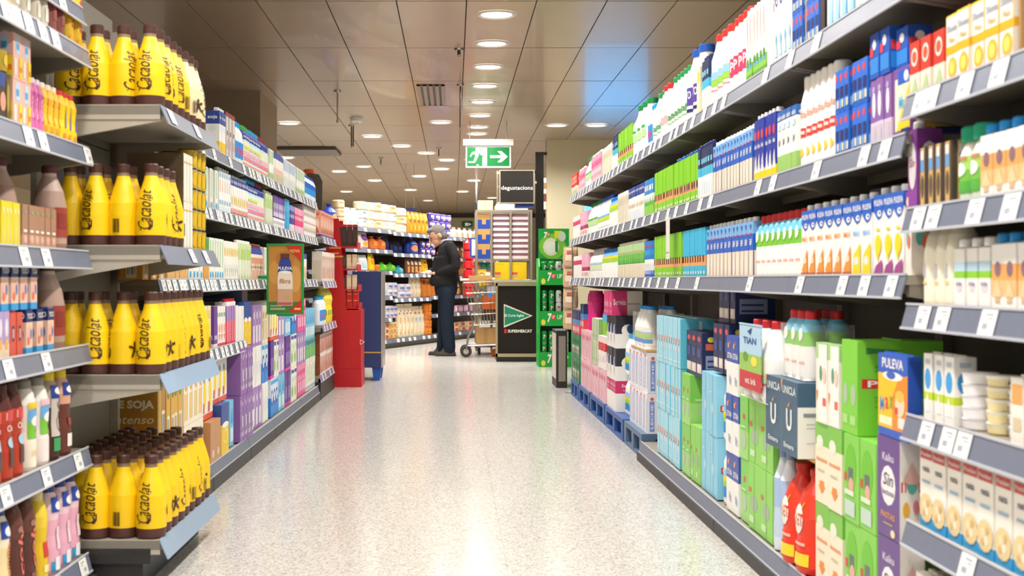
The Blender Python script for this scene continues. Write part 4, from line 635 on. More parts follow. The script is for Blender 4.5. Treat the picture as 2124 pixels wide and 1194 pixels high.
# ------------------------------------------------------------------ shelving units
CARDW = mat('f3f2ee', .4); GREYP = mat('a9adb8', .5)
cm = MB(); cm.box(-.001, -.036, -.05, .0, .036, .002, CARDW)
for (a, b, c, d) in ((-.022, -.01, .012, -.006), (-.022, -.017, .0, -.014), (-.004, -.038, .02, -.026)): cm.quad((-.0014, a, d), (-.0014, a, b), (-.0014, c, b), (-.0014, c, d), GREYP)
CARD_R = cm.mesh('price_card')
cm2 = MB(); cm2.v = [(-x, y, z) for x, y, z in cm.v]; cm2.f = [f[::-1] for f in cm.f]; cm2.m = cm.m; cm2.sm = cm.sm; cm2.mats = cm.mats
CARD_L = cm2.mesh('price_card')
def unit(side, label, y0, y1, shelves, tf=0., tb=.46, htop=1.95, back=BACK, base=True, deck=.11, near_end=False, basec=DARKBASE, bt=-.03, posts=True, lift=0.):
    """shelves: (z of the top, front t offset, list of y for price cards, z0 brackets)"""
    sg = 1 if side == 'R' else -1; L = y1 - y0
    x, y, z = FR(side, y0, 0)
    t = thing('shelving_unit', label, 'shelf', (x, y, 0), (-YR if side == 'R' else -YL), 'aisle shelving units')
    def bx(mb, t0, a, z0, t1, b, z1, m): mb.box(min(sg * t0, sg * t1), a, z0, max(sg * t0, sg * t1), b, z1, m)
    if base:
        mb = MB(); bx(mb, tf + bt, .004, .0, tb + .03, L - .004, deck - .055, basec); bx(mb, tf + .03, .004, deck - .055, tb + .03, L - .004, deck - .023, basec); obj('plinth', mb, t)
    if back:
        n = 3; d0 = deck + lift; zs = [d0 - .02 + (htop - d0 + .02) * k / n for k in range(n + 1)]
        for k in range(n):
            mb = MB(); bx(mb, tb, .003, zs[k] + .002, tb + .02, L - .003, zs[k + 1] - .002, back); obj('back_panel', mb, t)
    if posts:
        for a in (0.002, L - .032):
            mb = MB(); bx(mb, tb - .03, a, deck - .02 + lift, tb - .001, a + .03, htop, SHELFD); obj('upright', mb, t)
    for s in shelves:
        z, t0, cards = s[0], s[1], s[2]; t0 = tf + t0; tbb = s[3] if len(s) > 3 else tb - .032; rm = s[4] if len(s) > 4 else RAIL
        mb = MB(); bx(mb, t0, .004, z - .022, tbb, L - .004, z, SHELF)
        for a in (.006, L - .03):                     # shelf brackets that taper to the back
            p = [(t0 + .01, z - .05), (t0 + .01, z - .022), (tbb, z - .022), (tbb, z - .11), (t0 + (tbb - t0) * .45, z - .085)]
            pts = [(sg * q[0], a, q[1]) for q in p] + [(sg * q[0], a + .022, q[1]) for q in p]
            mb.add(pts, [(0, 1, 2, 3, 4), (9, 8, 7, 6, 5)] + [(i, (i + 1) % 5, 5 + (i + 1) % 5, 5 + i) for i in range(5)], SHELFD)
        bx(mb, t0 + (tbb - t0) * .5, .03, z - .05, t0 + (tbb - t0) * .56, L - .03, z - .022, SHELFD)
        sh = obj('shelf', mb, t)
        mb = MB(); p = [(t0, z + .003), (t0 - .014, z - .052), (t0 - .011, z - .052), (t0 + .004, z + .003)]
        pts = [(sg * q[0], .001, q[1]) for q in p] + [(sg * q[0], L - .001, q[1]) for q in p]
        mb.add(pts, [(0, 1, 2, 3), (7, 6, 5, 4)] + [(i, (i + 1) % 4, 4 + (i + 1) % 4, 4 + i) for i in range(4)], rm)
        mb.box(min(sg * (t0 - .017), sg * (t0 - .011)), .001, z - .056, max(sg * (t0 - .017), sg * (t0 - .011)), L - .001, z - .05, RAILEDGE)
        mb.box(min(sg * (t0 - .003), sg * (t0 + .002)), .001, z + .001, max(sg * (t0 - .003), sg * (t0 + .002)), L - .001, z + .006, RAILEDGE)
        rl = obj('price_rail', mb, sh)
        for c in cards:
            c = c - y0
            if .03 < c < L - .03:
                o = obj('price_card', CARD_R if side == 'R' else CARD_L, sh, (sg * (t0 - .0035), c, z - .002)); o.rotation_euler = (0, sg * .25, 0)
    return t
def cards(side, pxs): return [depth(side, p) for p in pxs]
def rcards(y0, y1, n): return [y0 + (y1 - y0) * (k + random.uniform(.25, .75)) / n for k in range(n)]

# right line: eight one-metre bays and the nearest bay
CA = cards('R', [1447, 1506, 1594, 1645, 1700]) + [2.9, 2.8]
CB = cards('R', [1578, 1609, 1700, 1800, 1843]); CC = cards('R', [1410, 1450, 1560, 1665, 1754, 1800, 1856])
names = ['second', 'third', 'fourth', 'fifth', 'sixth', 'seventh', 'eighth', 'ninth']
for k in range(8):
    y0 = 2.968 + k; y1 = y0 + 1; far = k > 2
    sh = [(1.716, 0, CA if not far and k < 2 else rcards(y0, y1, 5)), (1.345, 0, CB if k < 2 else rcards(y0, y1, 4)), (1.01, 0, CC if k < 3 else rcards(y0, y1, 4))]
    if k < 4: sh.append((.1, -.005, []))
    unit('R', 'right-hand aisle shelving bay with grey price rails, %s from camera' % names[k], y0, y1, sh, deck=.1, base=k < 4, tb=.5, back=BACK, lift=0 if k < 4 else .09)
unit('R', 'nearest right-hand shelving bay with six closely spaced price rails', 1.9, 2.966, [(1.716, 0, [2.9, 2.75]), (1.43, 0, [2.86, 2.79, 2.61, 2.45]), (1.165, 0, [2.87, 2.78, 2.56, 2.4]), (.94, 0, [2.94, 2.84, 2.73, 2.5]), (.68, 0, [2.94, 2.82, 2.70, 2.62]), (.43, 0, [2.94, 2.6]), (.14, 0, [2.8])], tb=.5)
# left line
unit('L', 'nearest left-hand shelving bay with six grey price rails', 2.6, 4.03, [(1.87, .02, [3.8]), (1.73, 0, [3.28, 3.36, 3.45, 3.57, 3.68]), (1.42, 0, [3.45, 3.57, 4.0]), (1.089, 0, [3.42, 3.6]), (.79, 0, [3.3, 3.6]), (.46, 0, [3.28, 3.6, 3.9]), (.12, 0, [3.7, 3.95])], tb=.5)
ly = [4.95, 5.92, 6.98, 7.9, 9.25, 10.4]
for k in range(5):
    y0, y1 = ly[k], ly[k + 1] - .004; sh = [(1.63, 0, rcards(y0, y1, 3 if k < 2 else 7)), (1.34, 0, rcards(y0, y1, 8)), (1.0, 0, rcards(y0, y1, 9 if k < 2 else 6))]
    if k < 2: sh.append((.664, 0, rcards(y0, y1, 8)))
    sh.append((.12, -.01, []))
    unit('L', 'left-hand aisle shelving bay behind the yellow bottles, %s in line' % ordi(k), y0, y1, sh, deck=.12, basec=mat('3a3838', .5))
PURR = mat('8a80a8', .35)
unit('L', 'end bay of left aisle with purple price rails beside red stand', 10.42, 11.55, [(1.36, -.04, rcards(10.42, 11.55, 4), .4, PURR), (.985, -.04, rcards(10.42, 11.55, 5), .4, PURR), (.62, -.04, rcards(10.42, 11.55, 5), .4, PURR), (.2, -.02, rcards(10.42, 11.55, 4), .4, PURR)], deck=.2, htop=1.75)
# deep promotional unit with the yellow bottles: stands out from the line
YX = -.95
yu = thing('bottle_display_unit', 'deep grey shelf unit holding rows of yellow bottles, jutting into aisle', 'shelf', (YX, 4.06, 0), -YL)
YLN = .88
for k, (za, zb) in enumerate(((.16, .62), (.625, 1.05), (1.055, 1.5), (1.505, 2.02))):
    mb = MB(); mb.box(-.42, .0, za, -.4, YLN, zb, mat('8d877c', .5, noise=.04, scale=8)); obj('back_panel', mb, yu)
mb = MB(); mb.box(-.4, YLN - .03, .12, -.37, YLN, 1.97, mat('b8b2a6', .45)); obj('upright', mb, yu)
mb = MB(); mb.box(-.4, .0, .12, -.37, .03, 1.97, mat('b8b2a6', .45)); obj('upright', mb, yu)
mb = MB(); mb.box(-.42, .02, .0, -.06, YLN, .1, DARKBASE); mb.box(-.42, .0, .08, -.03, .02, .13, DARKBASE); obj('plinth', mb, yu)
ZY = [.155, .69, 1.11, 1.565]
YSH = mat('b5aea0', .42, noise=.05, scale=20)
RAILB = mat('93a9c0', .32, noise=.06, scale=30)
for k, z in enumerate(ZY):
    mb = MB(); mb.box(-.399, .0, z - .03, 0, YLN, z, YSH); mb.box(-.399, 0, z - .045, -.0, .004, z + .003, YSH)
    for a in (.004, YLN - .03):
        p = [(0, z - .05), (0, z - .03), (-.399, z - .03), (-.399, z - .13), (-.25, z - .095)]
        pts = [(q[0], a, q[1]) for q in p] + [(q[0], a + .02, q[1]) for q in p]
        if k: mb.add(pts, [(0, 1, 2, 3, 4), (9, 8, 7, 6, 5)] + [(i, (i + 1) % 5, 5 + (i + 1) % 5, 5 + i) for i in range(5)], YSH)
    sh = obj('shelf', mb, yu)
    mb = MB(); p = [(0, z + .004), (.028, z - .06), (.024, z - .06), (-.004, z + .004)]
    pts = [(q[0], .0, q[1]) for q in p] + [(q[0], YLN, q[1]) for q in p]
    mb.add(pts, [(0, 1, 2, 3), (7, 6, 5, 4)] + [(i, (i + 1) % 4, 4 + (i + 1) % 4, 4 + i) for i in range(4)], RAILB if k < 2 else RAIL)
    obj('price_rail', mb, sh)
    for c in ([], [], [.42, .66], [.1, .5])[k]:
        o = obj('price_card', CARD_L, sh, (.007, c, z - .003)); o.rotation_euler = (0, -.41, 0)
# ------------------------------------------------------------------ product rows
def row(side, z, where, items, tf=.014, gap=.0):
    """items: (px near, px far, prototype, count or 0, description, options)"""
    for it in items:
        pa, pb, key, cnt, desc = it[:5]; op = it[5] if len(it) > 5 else {}
        P = PR[key]; ya, yb = depth(side, pa), depth(side, pb)
        if op.get('y'): ya, yb = pa, pb
        n = cnt or max(1, round((yb - ya) / (P.w + .002))); pitch = (yb - ya) / n
        sc = min(1.0, pitch / (P.w + .001)) if pitch < P.w else 1.0
        deep = op.get('deep', 1); lev = op.get('lev', 1); zz = z + .0008 + op.get('dz', 0); tt = tf + op.get('t', 0)
        grp = op.get('group', desc + 's, ' + where)
        for k in range(lev):
            for j in range(deep):
                for i in range(n):
                    if i >= 29: break
                    y = ya + (i + .5) * pitch + random.uniform(-.001, .001)
                    x, y, _ = FR(side, y, tt + P.d * (.5 + j) + .001 * j + (random.uniform(0, .004) if lev < 2 and deep < 2 else 0))
                    if n == 1: lab = desc + ', ' + where
                    else: lab = '%s, %s from near end, %s' % (desc, ordi(i), where)
                    if deep > 1 and j: lab = '%s, %s along, row behind, %s' % (desc, ordi(i), where)
                    if lev > 1: lab = '%s, %s along, %s layer, %s' % (desc, ordi(i), 'lower' if k == 0 else 'upper', where)
                    o = put(P, (x, y, zz + k * (P.h + .001)), ROT[side] + random.uniform(-.015, .015) + op.get('rz', 0), lab, grp if n * deep * lev > 1 else None)
                    s = op.get('s', 1)
                    if sc < 1 or s != 1: o.scale = (min(s, pitch / (P.w + .001)) if op.get('sx') is None and s > 1 and P.cat == 'bottle' else sc * op.get('sx', s), op.get('sy', s), s)
A_, B_, C_ = 'right top shelf', 'right second shelf', 'right third shelf'
row('R', 1.716, A_, [
    (2124, 1880, 'cyan_white', 0, 'white carton with cyan edge'), (1868, 1762, 'white_bluestripe', 0, 'white carton with small blue stripe'), (1760, 1703, 'cyan_white', 4, 'white carton with pale blue splash', {'s': 1.0}), (1700, 1691, 'dark_brown_tall', 1, 'tall dark brown carton'),
    (1689, 1663, 'small_brick_blue', 3, 'small blue drink brick with red dot', {'lev': 2, 'group': 'small blue bricks on right top shelf'}), (1655, 1634, 'small_brick_blue', 3, 'small blue drink brick beside cardboard', {'lev': 2}),
    (1632, 1595, 'calcium_white', 4, 'tall white carton with blue swirl'), (1593, 1582, 'white_tall_plain', 2, 'plain white carton'), (1580, 1538, 'grass_white', 6, 'white carton with green meadow base'), (1537, 1501, 'pink_label_red', 4, 'white bottle with red cap and pink label'),
    (1499, 1464, 'pasture_red', 3, 'white red-capped bottle with meadow label'), (1462, 1448, 'navy_cyan', 3, 'navy and white carton'), (1446, 1438, 'yellow_beige', 1, 'yellow carton between navy and white'), (1437, 1413, 'big_blue_cap', 2, 'big white bottle with blue cap and purple label'),
    (1411, 1376, 'green_script', 5, 'white bottle with green cap and green script'), (1375, 1362, 'plain_red', 2, 'white bottle with small red cap'), (1361, 1345, 'green_script', 2, 'white green-capped bottle past red caps', {'s': .95}), (1344, 1336, 'white_blue_squeeze', 2, 'cyan labelled white bottle'),
    (1334, 1308, 'white_green_cap', 3, 'white handled bottle with green cap', {'s': 1.25}), (1306, 1277, 'lime_band', 7, 'lime green carton'), (1276, 1266, 'navy_cyan', 3, 'navy topped white carton'), (1265, 1244, 'cream_thin', 8, 'thin cream carton'),
    (1242, 1222, 'pink_tall', 8, 'tall pink carton'), (1221, 1209, 'white_green_cap', 4, 'distant white bottle with green cap'), (1208, 1196, 'pink_tall', 6, 'pale pink carton at far end', {'s': .9}), (1195, 1185, 'red_small', 6, 'red carton', {'s': 1.4})])
t = thing('cardboard_divider', 'brown cardboard tray upright between small blue bricks', 'cardboard', FR('R', depth('R', 1659), .05, 1.7168)); mb = MB(); mb.box(-.03, -.012, 0, .03, .012, .25, CARD); obj('cardboard_sheet', mb, t)
row('R', 1.345, B_, [
    (1873, 1838, 'purple_kids_box', 1, 'purple multipack box with yellow cartoon print'), (1834, 1792, 'purple_cups', 3, 'purple carton with pale cup print'),
    (1788, 1757, 'small_brick_blue', 3, 'small blue drink brick by purple cartons', {'lev': 2}), (1750, 1722, 'small_brick_blue', 3, 'small blue drink brick past the dark gap', {'lev': 2}),
    (1718, 1646, 'tall_white_red', 6, 'tall white bottle with red label and yellow seal', {}), (1641, 1602, 'cow_white', 4, 'blue topped carton with cow and meadow'), (1599, 1555, 'navy_yellow', 6, 'navy carton with yellow base'),
    (1552, 1472, 'blue_beige', 13, 'blue and beige carton with white cap'), (1470, 1441, 'navy_cyan', 6, 'navy and cyan carton with blue cap'), (1440, 1392, 'lime_band_cap', 10, 'lime carton with black and orange band'), (1390, 1351, 'lime_band', 11, 'plain-topped lime carton with orange band'),
    (1349, 1331, 'green_fresh', 6, 'white and green carton'), (1330, 1298, 'white_bluetop', 12, 'white carton with dark blue top'), (1297, 1276, 'cream_thin', 10, 'narrow cream carton'), (1275, 1258, 'blue_cap_small', 8, 'small white bottle with blue cap'),
    (1257, 1234, 'white_blue_cap', 8, 'round white bottle with blue cap'), (1233, 1215, 'white_green_cap', 7, 'round white bottle with green cap'), (1213, 1200, 'pink_stripe', 7, 'pink striped carton'), (1199, 1185, 'pinkwhite_thin', 9, 'thin white and pink carton')])
row('R', 1.345, B_, [(1862, 1835, 'blue_pack_big', 1, 'blue multipack lying over the purple box', {'dz': .1725, 't': .006, 's': .85}), (1832, 1793, 'blue_pack_big', 2, 'blue multipack box above purple cup cartons', {'dz': .1725})])
row('R', 1.01, C_, [
    (1876, 1864, 'purple_star', 1, 'white carton with purple star top'), (1862, 1800, 'banana_carton', 3, 'white and blue carton with yellow banana'), (1798, 1757, 'yellow_kids', 2, 'white and blue carton with yellow wave'), (1755, 1652, 'orange_kids', 6, 'white and blue carton with orange splash'),
    (1648, 1556, 'red_cap_litre', 8, 'white red-capped bottle with green and blue label', {'deep': 2}), (1553, 1457, 'blue_beige', 12, 'blue beige carton with white cap'), (1455, 1409, 'cyan_band', 9, 'cyan carton with black and orange band'),
    (1407, 1351, 'lime_band', 13, 'lime carton with orange band'), (1349, 1331, 'blue_small', 6, 'bright blue carton'), (1330, 1276, 'green_white', 18, 'pale green and cream carton'), (1275, 1244, 'blue_cap_small', 14, 'slim white bottle with blue cap'),
    (1243, 1218, 'green_gray_cap', 8, 'white bottle with grey cap'), (1216, 1203, 'pink_stripe', 7, 'pink carton'), (1202, 1186, 'pinkwhite_thin', 10, 'thin pink and white carton')])
row('R', 1.01, C_, [(1760, 1700, 'navy_pack', 3, 'dark navy carton lying behind the front row', {'t': .15, 'dz': 0, 's': 1.25})])
# nearest right bay
N = ['nearest right bay, %s shelf' % s for s in ('upper', 'second', 'third', 'fourth', 'fifth', 'bottom')]
row('R', 1.43, N[0], [(1944, 1872, 'red_small', 3, 'red and cream juice brick'), (2088, 1946, 'egg_yellow', 5, 'white and yellow carton with egg print'), (2250, 2100, 'blue_twist', 2, 'white bottle with blue twist cap'), (2600, 2260, 'egg_yellow', 3, 'yellow egg carton beyond blue bottle')])
t = thing('cardboard_tray', 'brown upright cardboard tray by blue capped bottle', 'cardboard', FR('R', depth('R', 2094), .05, 1.4308)); mb = MB(); mb.box(-.03, -.004, 0, .03, .004, .19, CARD); obj('cardboard_sheet', mb, t)
row('R', 1.165, N[1], [(1958, 1891, 'brown_stick', 4, 'dark brown carton with gold stripes'), (2015, 1964, 'green_lid_jar', 2, 'tapered jar with green lid'), (2124, 2016, 'slant_orange', 4, 'orange oat carton with blue cap'), (2500, 2130, 'slant_orange', 6, 'further oat carton with blue cap')])
row('R', 1.165, N[1], [(1889, 1868, 'purple_tall', 1, 'purple carton with white oval')])
row('R', .94, N[2], [(1960, 1894, 'cream_bottle', 3, 'cream coloured milk bottle'), (2038, 1964, 'slant_green', 3, 'white and green soya carton'), (2120, 2040, 'slant_orange', 3, 'peach oat carton with blue cap'), (2500, 2130, 'slant_green', 6, 'further white soya carton')])
row('R', .94, N[2], [(1893, 1868, 'purple_star', 2, 'white carton with purple starry top', {'t': .06})])
row('R', .68, N[3], [(1966, 1900, 'cream_brick_tray', 3, 'white cream brick with blue circles'), (2600, 2210, 'cream_brick_tray', 5, 'further white cream brick')])
for r, (pa, pb, key, ds) in enumerate([(2002, 1970, 'egg_cup', 'white lidded dessert cup'), (2036, 2004, 'yellow_cup', 'yellow dessert cup'), (2075, 2040, 'egg_cup', 'clear dessert cup')]):
    for lv in range(5 if r != 2 else 4):
        P = PR[key]; x, y, _ = FR('R', (depth('R', pa) + depth('R', pb)) / 2, .014 + .035 + .012 * r)
        put(P, (x, y, .6808 + lv * (P.h + .0004)), 0, '%s %s in its stack, nearest right bay' % (ordi(lv), ds), 'stacked dessert cups in nearest right bay')
row('R', .68, N[3], [(2110, 2076, 'salmon_thin', 1, 'white and orange cream brick'), (2200, 2120, 'salmon_thin', 2, 'pale cream brick')])
row('R', .43, N[4], [(2165, 1893, 'rice_nata', 8, 'cream carton with rice bowl print'), (2600, 2180, 'green_plain_case', 3, 'white and green carton')])
row('R', .14, N[5], [(2124, 1893, 'salmon_thin', 8, 'low cream carton', {'s': 1.4, 'sx': 1})])
row('R', 1.716, 'right top shelf of nearest bay', [(2700, 2140, 'white_bluestripe', 6, 'white carton with blue stripe')])

# right-hand stacks on the deck and on the pallets
ST = 'right lower stacks'
def stack(side, ya, yb, key, n, zs, desc, t=.0, sc=(1, 1, 1), where=ST, tilt=0, rz=0.):
    P = PR[key]; pitch = (yb - ya) / n
    for k, z in enumerate(zs):
        for i in range(n):
            x, y, _ = FR(side, ya + (i + .5) * pitch, t + .01 + P.d * sc[1] / 2 + random.uniform(0, .006))
            lv = '' if len(zs) == 1 else ', %s layer up' % ordi(k)
            nm = desc if n == 1 else '%s, %s along' % (desc, ordi(i))
            o = put(P, (x, y, z), ROT[side] + rz + random.uniform(-.012, .012), nm + lv + ', ' + where, desc + ' stack, ' + where if n * len(zs) > 1 else None)
            o.scale = ((pitch - .002) / P.w if abs(sc[0] - 1) < 1e-6 else sc[0], sc[1], sc[2])
            if tilt: o.rotation_euler = (tilt, 0, o.rotation_euler[2])
D = .1065
stack('R', 3.04, 3.2, 'purple_circus', 1, [D, D + .252], 'purple carton case with circus side', .0, (1, .6, 1))
stack('R', 2.985, 3.195, 'max_box', 1, [D + .504], 'yellow and blue multipack box with white wave', .0, (1, .35, 1))
stack('R', 3.21, 3.47, 'lime_cow_box', 2, [D, D + .237], 'lime green milk case with cow print')
stack('R', 3.36, 3.5, 'lime_big_box', 2, [D + .474], 'large lime milk case with red tag', .0, (1, 1.15, 1.04))
stack('R', 3.49, 3.75, 'beige_green_box', 2, [D, D + .237], 'cream and green milk case with orange arrow')
stack('R', 3.51, 3.73, 'white_sheet_box', 2, [D + .474], 'cream milk case with white sheet')
stack('R', 3.77, 4.06, 'red_big_bottle', 2, [D], 'large red juice bottle with yellow label', -.03)
stack('R', 3.81, 4.2, 'unicla_box', 2, [.455], 'dark blue milk case with large letter', -.03, (1, 1.1, 1))
x, y, _ = FR('R', 4.0, .22); t = thing('cardboard_sheet', 'brown cardboard layer sheet between red bottles and blue cases', 'cardboard', (x, y, .4475)); mb = MB(); mb.box(-.2, -.23, 0, .2, .23, .006, CARD); obj('sheet', mb, t)
stack('R', 4.07, 4.2, 'clear_pale', 2, [D], 'clear pale blue bottle', -.01, (1, 1, 1.4))
stack('R', 4.22, 4.56, 'lime_plain_box', 2, [D, D + .237], 'green milk case with cow print')
stack('R', 4.58, 4.7, 'lime_red_box', 1, [D, D + .232], 'green milk case with red dot')
multipack('red_cap_six', 'red_cap_litre', 3, 2, name='bottle_pack', film=.8)
stack('R', 3.86, 4.12, 'red_cap_six', 1, [.688], 'shrink-wrapped pack of red capped bottles', .0)
carton('asturias_sleeve', .3, .004, .2, [(.28, 'c8343c'), (.55, '9cc85c'), (1, 'b4d8f0')], [('e', .3, .5, .12, .08, '6a9c3c'), ('e', .7, .45, .14, .08, 'f0e04c'), ('t', 'TIAN', .5, .76, .1, .6, '2c4c9c'), ('p', [(.4, .9), (.62, .97), (.55, .85)], '24488c'), ('t', 'ent. brik', .55, .14, .1, .5, 'f3e4e0')])
bottle('plain_bulge', [(0, .055, WH), (.015, .062, WH), (.13, .062, WH), (.2, .04, WH), (.225, .02, 'd8302c')], (.026, .222, .245, 'cc222c'), [('r', 0, .3, 1, .34, 'd8605c'), ('r', .1, .36, .9, .6, 'b8dcb0')], (.02, .13), .12)
multipack('asturias_pack', 'plain_bulge', 3, 2, name='bottle_pack', film=0)
sl = PR['asturias_sleeve']; PR['asturias_pack'].parts.append(('printed_sleeve', sl.root, (0, -.131, .03), 0, sl.parts))
stack('R', 4.16, 4.55, 'asturias_pack', 1, [.585], 'large bottle pack with meadow printed sleeve', -.04, (1, 1, 1.12))
stack('R', 4.72, 4.93, 'letona_box', 2, [D, D + .226, D + .452], 'white case with dark blue top')
stack('R', 4.95, 5.07, 'pasture_bottle', 1, [D, D + .257], 'white bottle with meadow label', .01)
stack('R', 5.09, 5.42, 'skyblue_box', 2, [D, D + .252], 'sky blue milk case with red tag')
stack('R', 5.44, 5.64, 'lime_plain_box', 2, [D], 'lime milk case beside sky blue ones', .0, (1, .95, 1.05))
stack('R', 5.66, 5.86, 'lime_red_box', 2, [D, D + .232], 'pale lime case with red dot, inner')
for k, (ya, yb, z, n) in enumerate([(5.48, 5.86, .567, 3), (4.98, 5.25, .62, 3), (5.0, 5.3, .823, 3)]):
    stack('R', ya, yb, 'navy_pack', n, [z], 'dark navy milk carton in %s pack' % ('lower', 'middle', 'hanging')[k], .02 if k < 2 else .05)
stack('R', 5.9, 6.55, 'sky_brick', 10, [D, D + .237, D + .474], 'pale sky blue carton', .0)

def pallet(y0, y1, label, c, h=.14):
    x, y, _ = FR('R', (y0 + y1) / 2, .0); t = thing('pallet', label, 'pallet', (x + .03, y, 0), -YR); L = (y1 - y0) / 2 - .01; M = mat(c, .45, noise=.08, scale=20)
    mb = MB(); mb.box(-.03, -L, h - .03, .5, L, h, M); obj('top_deck', mb, t)
    n = 3
    for k in range(n):
        yy = -L + .04 + (2 * L - .08) * k / (n - 1)
        for xx in (.0, .44):
            mb = MB(); mb.box(xx - .03, yy - .04, .022, xx + .05, yy + .04, h - .03, M); obj('foot', mb, t)
    for xx in (.0, .44):
        mb = MB(); mb.box(xx - .028, -L, 0, xx + .048, L, .022, M); obj('bottom_runner', mb, t)
for a, b, c, l in [(6.98, 7.68, '55708f', 'worn grey-blue plastic pallet, nearest under right shelves'), (7.72, 8.6, '2f5a9c', 'blue plastic pallet, second in the right row'), (8.64, 9.5, '2f5a9c', 'blue plastic pallet, third in the right row'), (9.54, 10.3, '2f5a9c', 'blue plastic pallet, fourth in the right row'), (10.34, 10.95, '2f5a9c', 'blue plastic pallet, farthest in the right row')]: pallet(a, b, l, c)
PZ = .1412; PW = 'right pallets'
stack('R', 6.99, 7.66, 'lavender_case', 5, [PZ, PZ + .2265], 'lavender milk case with blue print', .02, where=PW)
x, y, _ = FR('R', 7.3, .25); t = thing('wooden_board', 'pale wooden board under the white bottle pack', 'board', (x, y, .5955)); mb = MB(); mb.box(-.22, -.3, 0, .22, .3, .012, WOODB); obj('board', mb, t)
bottle('fat_white', [(0, .05, WH), (.02, .056, WH), (.12, .056, WH), (.19, .034, WH), (.22, .024, WH)], (.028, .22, .24, '1c8fdc'), [('r', 0, .1, 1, .3, '2a86d0'), ('r', 0, .35, 1, .55, 'a8d04c'), ('r', 0, .6, 1, .66, '8cc0e0')], (.02, .13), .16)
multipack('fat_white_pack', 'fat_white', 3, 2, name='bottle_pack', film=.85)
stack('R', 7.1, 7.5, 'fat_white_pack', 1, [.608], 'shrink-wrapped white bottles with blue tops', .02, where=PW)
stack('R', 7.74, 8.1, 'pasture_bottle', 4, [PZ], 'white handled bottle with meadow band', .05, where=PW)
stack('R', 7.74, 8.1, 'pasture_bottle', 4, [PZ + .2575], 'white meadow bottle stacked above', .05, where=PW)
stack('R', 8.14, 8.6, 'pink_label_box', 3, [PZ], 'white box with magenta top', .0, where=PW)
stack('R', 8.14, 8.6, 'black_white_box', 3, [PZ + .2015, PZ + .413], 'black and white patterned case', .0, where=PW)
stack('R', 8.2, 8.6, 'pink_box_big', 3, [PZ + .625], 'bright pink box with pale lettering', -.02, where=PW)
stack('R', 8.66, 9.05, 'white_red_case', 4, [PZ + .232], 'white case with red square', .0, where=PW)
stack('R', 8.66, 9.05, 'pink_rose_case', 4, [PZ], 'rose pink milk case', .0, where=PW)
stack('R', 8.66, 9.05, 'navy_lime_bottle', 4, [PZ + .463], 'navy and lime bottle', .02, where=PW)
stack('R', 9.08, 9.49, 'pink_rose_case', 5, [PZ], 'pale rose milk case in far stack', .0, where=PW)
stack('R', 9.08, 9.49, 'green_plain_case', 4, [PZ + .232, PZ + .403], 'white and green case', .0, where=PW)
stack('R', 9.56, 10.25, 'pink_rose_case', 8, [PZ, PZ + .232], 'far rose case', .0, where=PW)
stack('R', 9.65, 10.0, 'magenta_bottle', 3, [PZ + .4632], 'magenta waisted bottle', .02, (1.3, 1.3, 1), where=PW)
stack('R', 10.05, 10.28, 'navy_red_case', 3, [PZ + .4632], 'navy and red case', .0, where=PW)
stack('R', 10.36, 10.92, 'green_dark_case', 6, [PZ, PZ + .2015], 'dark green case', .0, where=PW)
stack('R', 10.36, 10.92, 'navy_red_case', 6, [PZ + .403], 'far navy and red case', .0, where=PW)

# ------------------------------------------------------------------ left line
LA, LB, LC, LD = 'left top shelf', 'left second shelf', 'left third shelf', 'left fourth shelf'
row('L', 1.63, LA, [
    (462, 474, 'navy_white_yellow', 3, 'navy, white and yellow carton'), (475, 493, 'wine_gray_box', 3, 'grey case with wine red lid'), (494, 512, 'white_blue_squeeze', 4, 'white bottle with bright blue cap'), (514, 526, 'flower_navy_green', 4, 'flowered drink bottle with green cap'), (527, 547, 'flower_navy', 7, 'flowered drink bottle with cyan cap'),
    (548, 562, 'flower_navy_wine', 6, 'flowered drink bottle with dark red cap'), (563, 572, 'white_greenstripe', 4, 'white carton with green stripe'), (573, 592, 'white_orangestripe', 9, 'white carton with orange print and navy top'), (593, 618, 'white_bluestripe', 14, 'white carton with blue stripe'),
    (619, 636, 'white_greenstripe', 11, 'white and lime striped carton'), (638, 660, 'water_pack', 16, 'small blue water bottle')])
row('L', 1.34, LB, [
    (430, 460, 'white_leaf', 3, 'white carton with green leaf'), (461, 484, 'white_orange', 5, 'white carton with orange drop'), (486, 519, 'white_yellow', 8, 'white and navy carton with yellow fruit'), (521, 540, 'flower_navy', 6, 'flowered navy bottle'), (541, 554, 'flower_navy_wine', 5, 'flowered bottle with dark cap'), (556, 571, 'pale_green', 7, 'pale green carton'),
    (572, 595, 'purple_milk', 9, 'purple and white milk carton'), (596, 605, 'cyan_tall', 4, 'plain cyan carton'), (606, 615, 'violet_kids', 6, 'violet kids carton'), (616, 633, 'pink_kids', 12, 'pink kids carton')])
row('L', 1.34, LB, [(634, 660, 'white_choc', 10, 'small white dessert box', {'lev': 2})])
row('L', 1.0, LC, [
    (302, 352, 'carton_barcode', 3, 'amber carton with barcode'), (354, 396, 'oat_beige', 5, 'oat beige carton'), (398, 428, 'white_leaf', 4, 'white leaf carton'), (429, 440, 'orange_green', 2, 'orange and green carton'), (441, 470, 'white_leaf', 6, 'white carton with thin leaf', {'s': 1.02}), (471, 500, 'white_yellow_sun', 7, 'white carton with yellow sun'), (501, 527, 'pale_green', 8, 'lime topped white carton', {}),
    (528, 536, 'fibre_bottle', 3, 'brown and navy drink bottle'), (537, 552, 'fibre_bottle', 5, 'dark capped brown bottle'), (554, 600, 'white_leaf', 15, 'white carton behind hanging poster'), (601, 640, 'white_orangestripe', 18, 'white orange-print carton past the poster')])
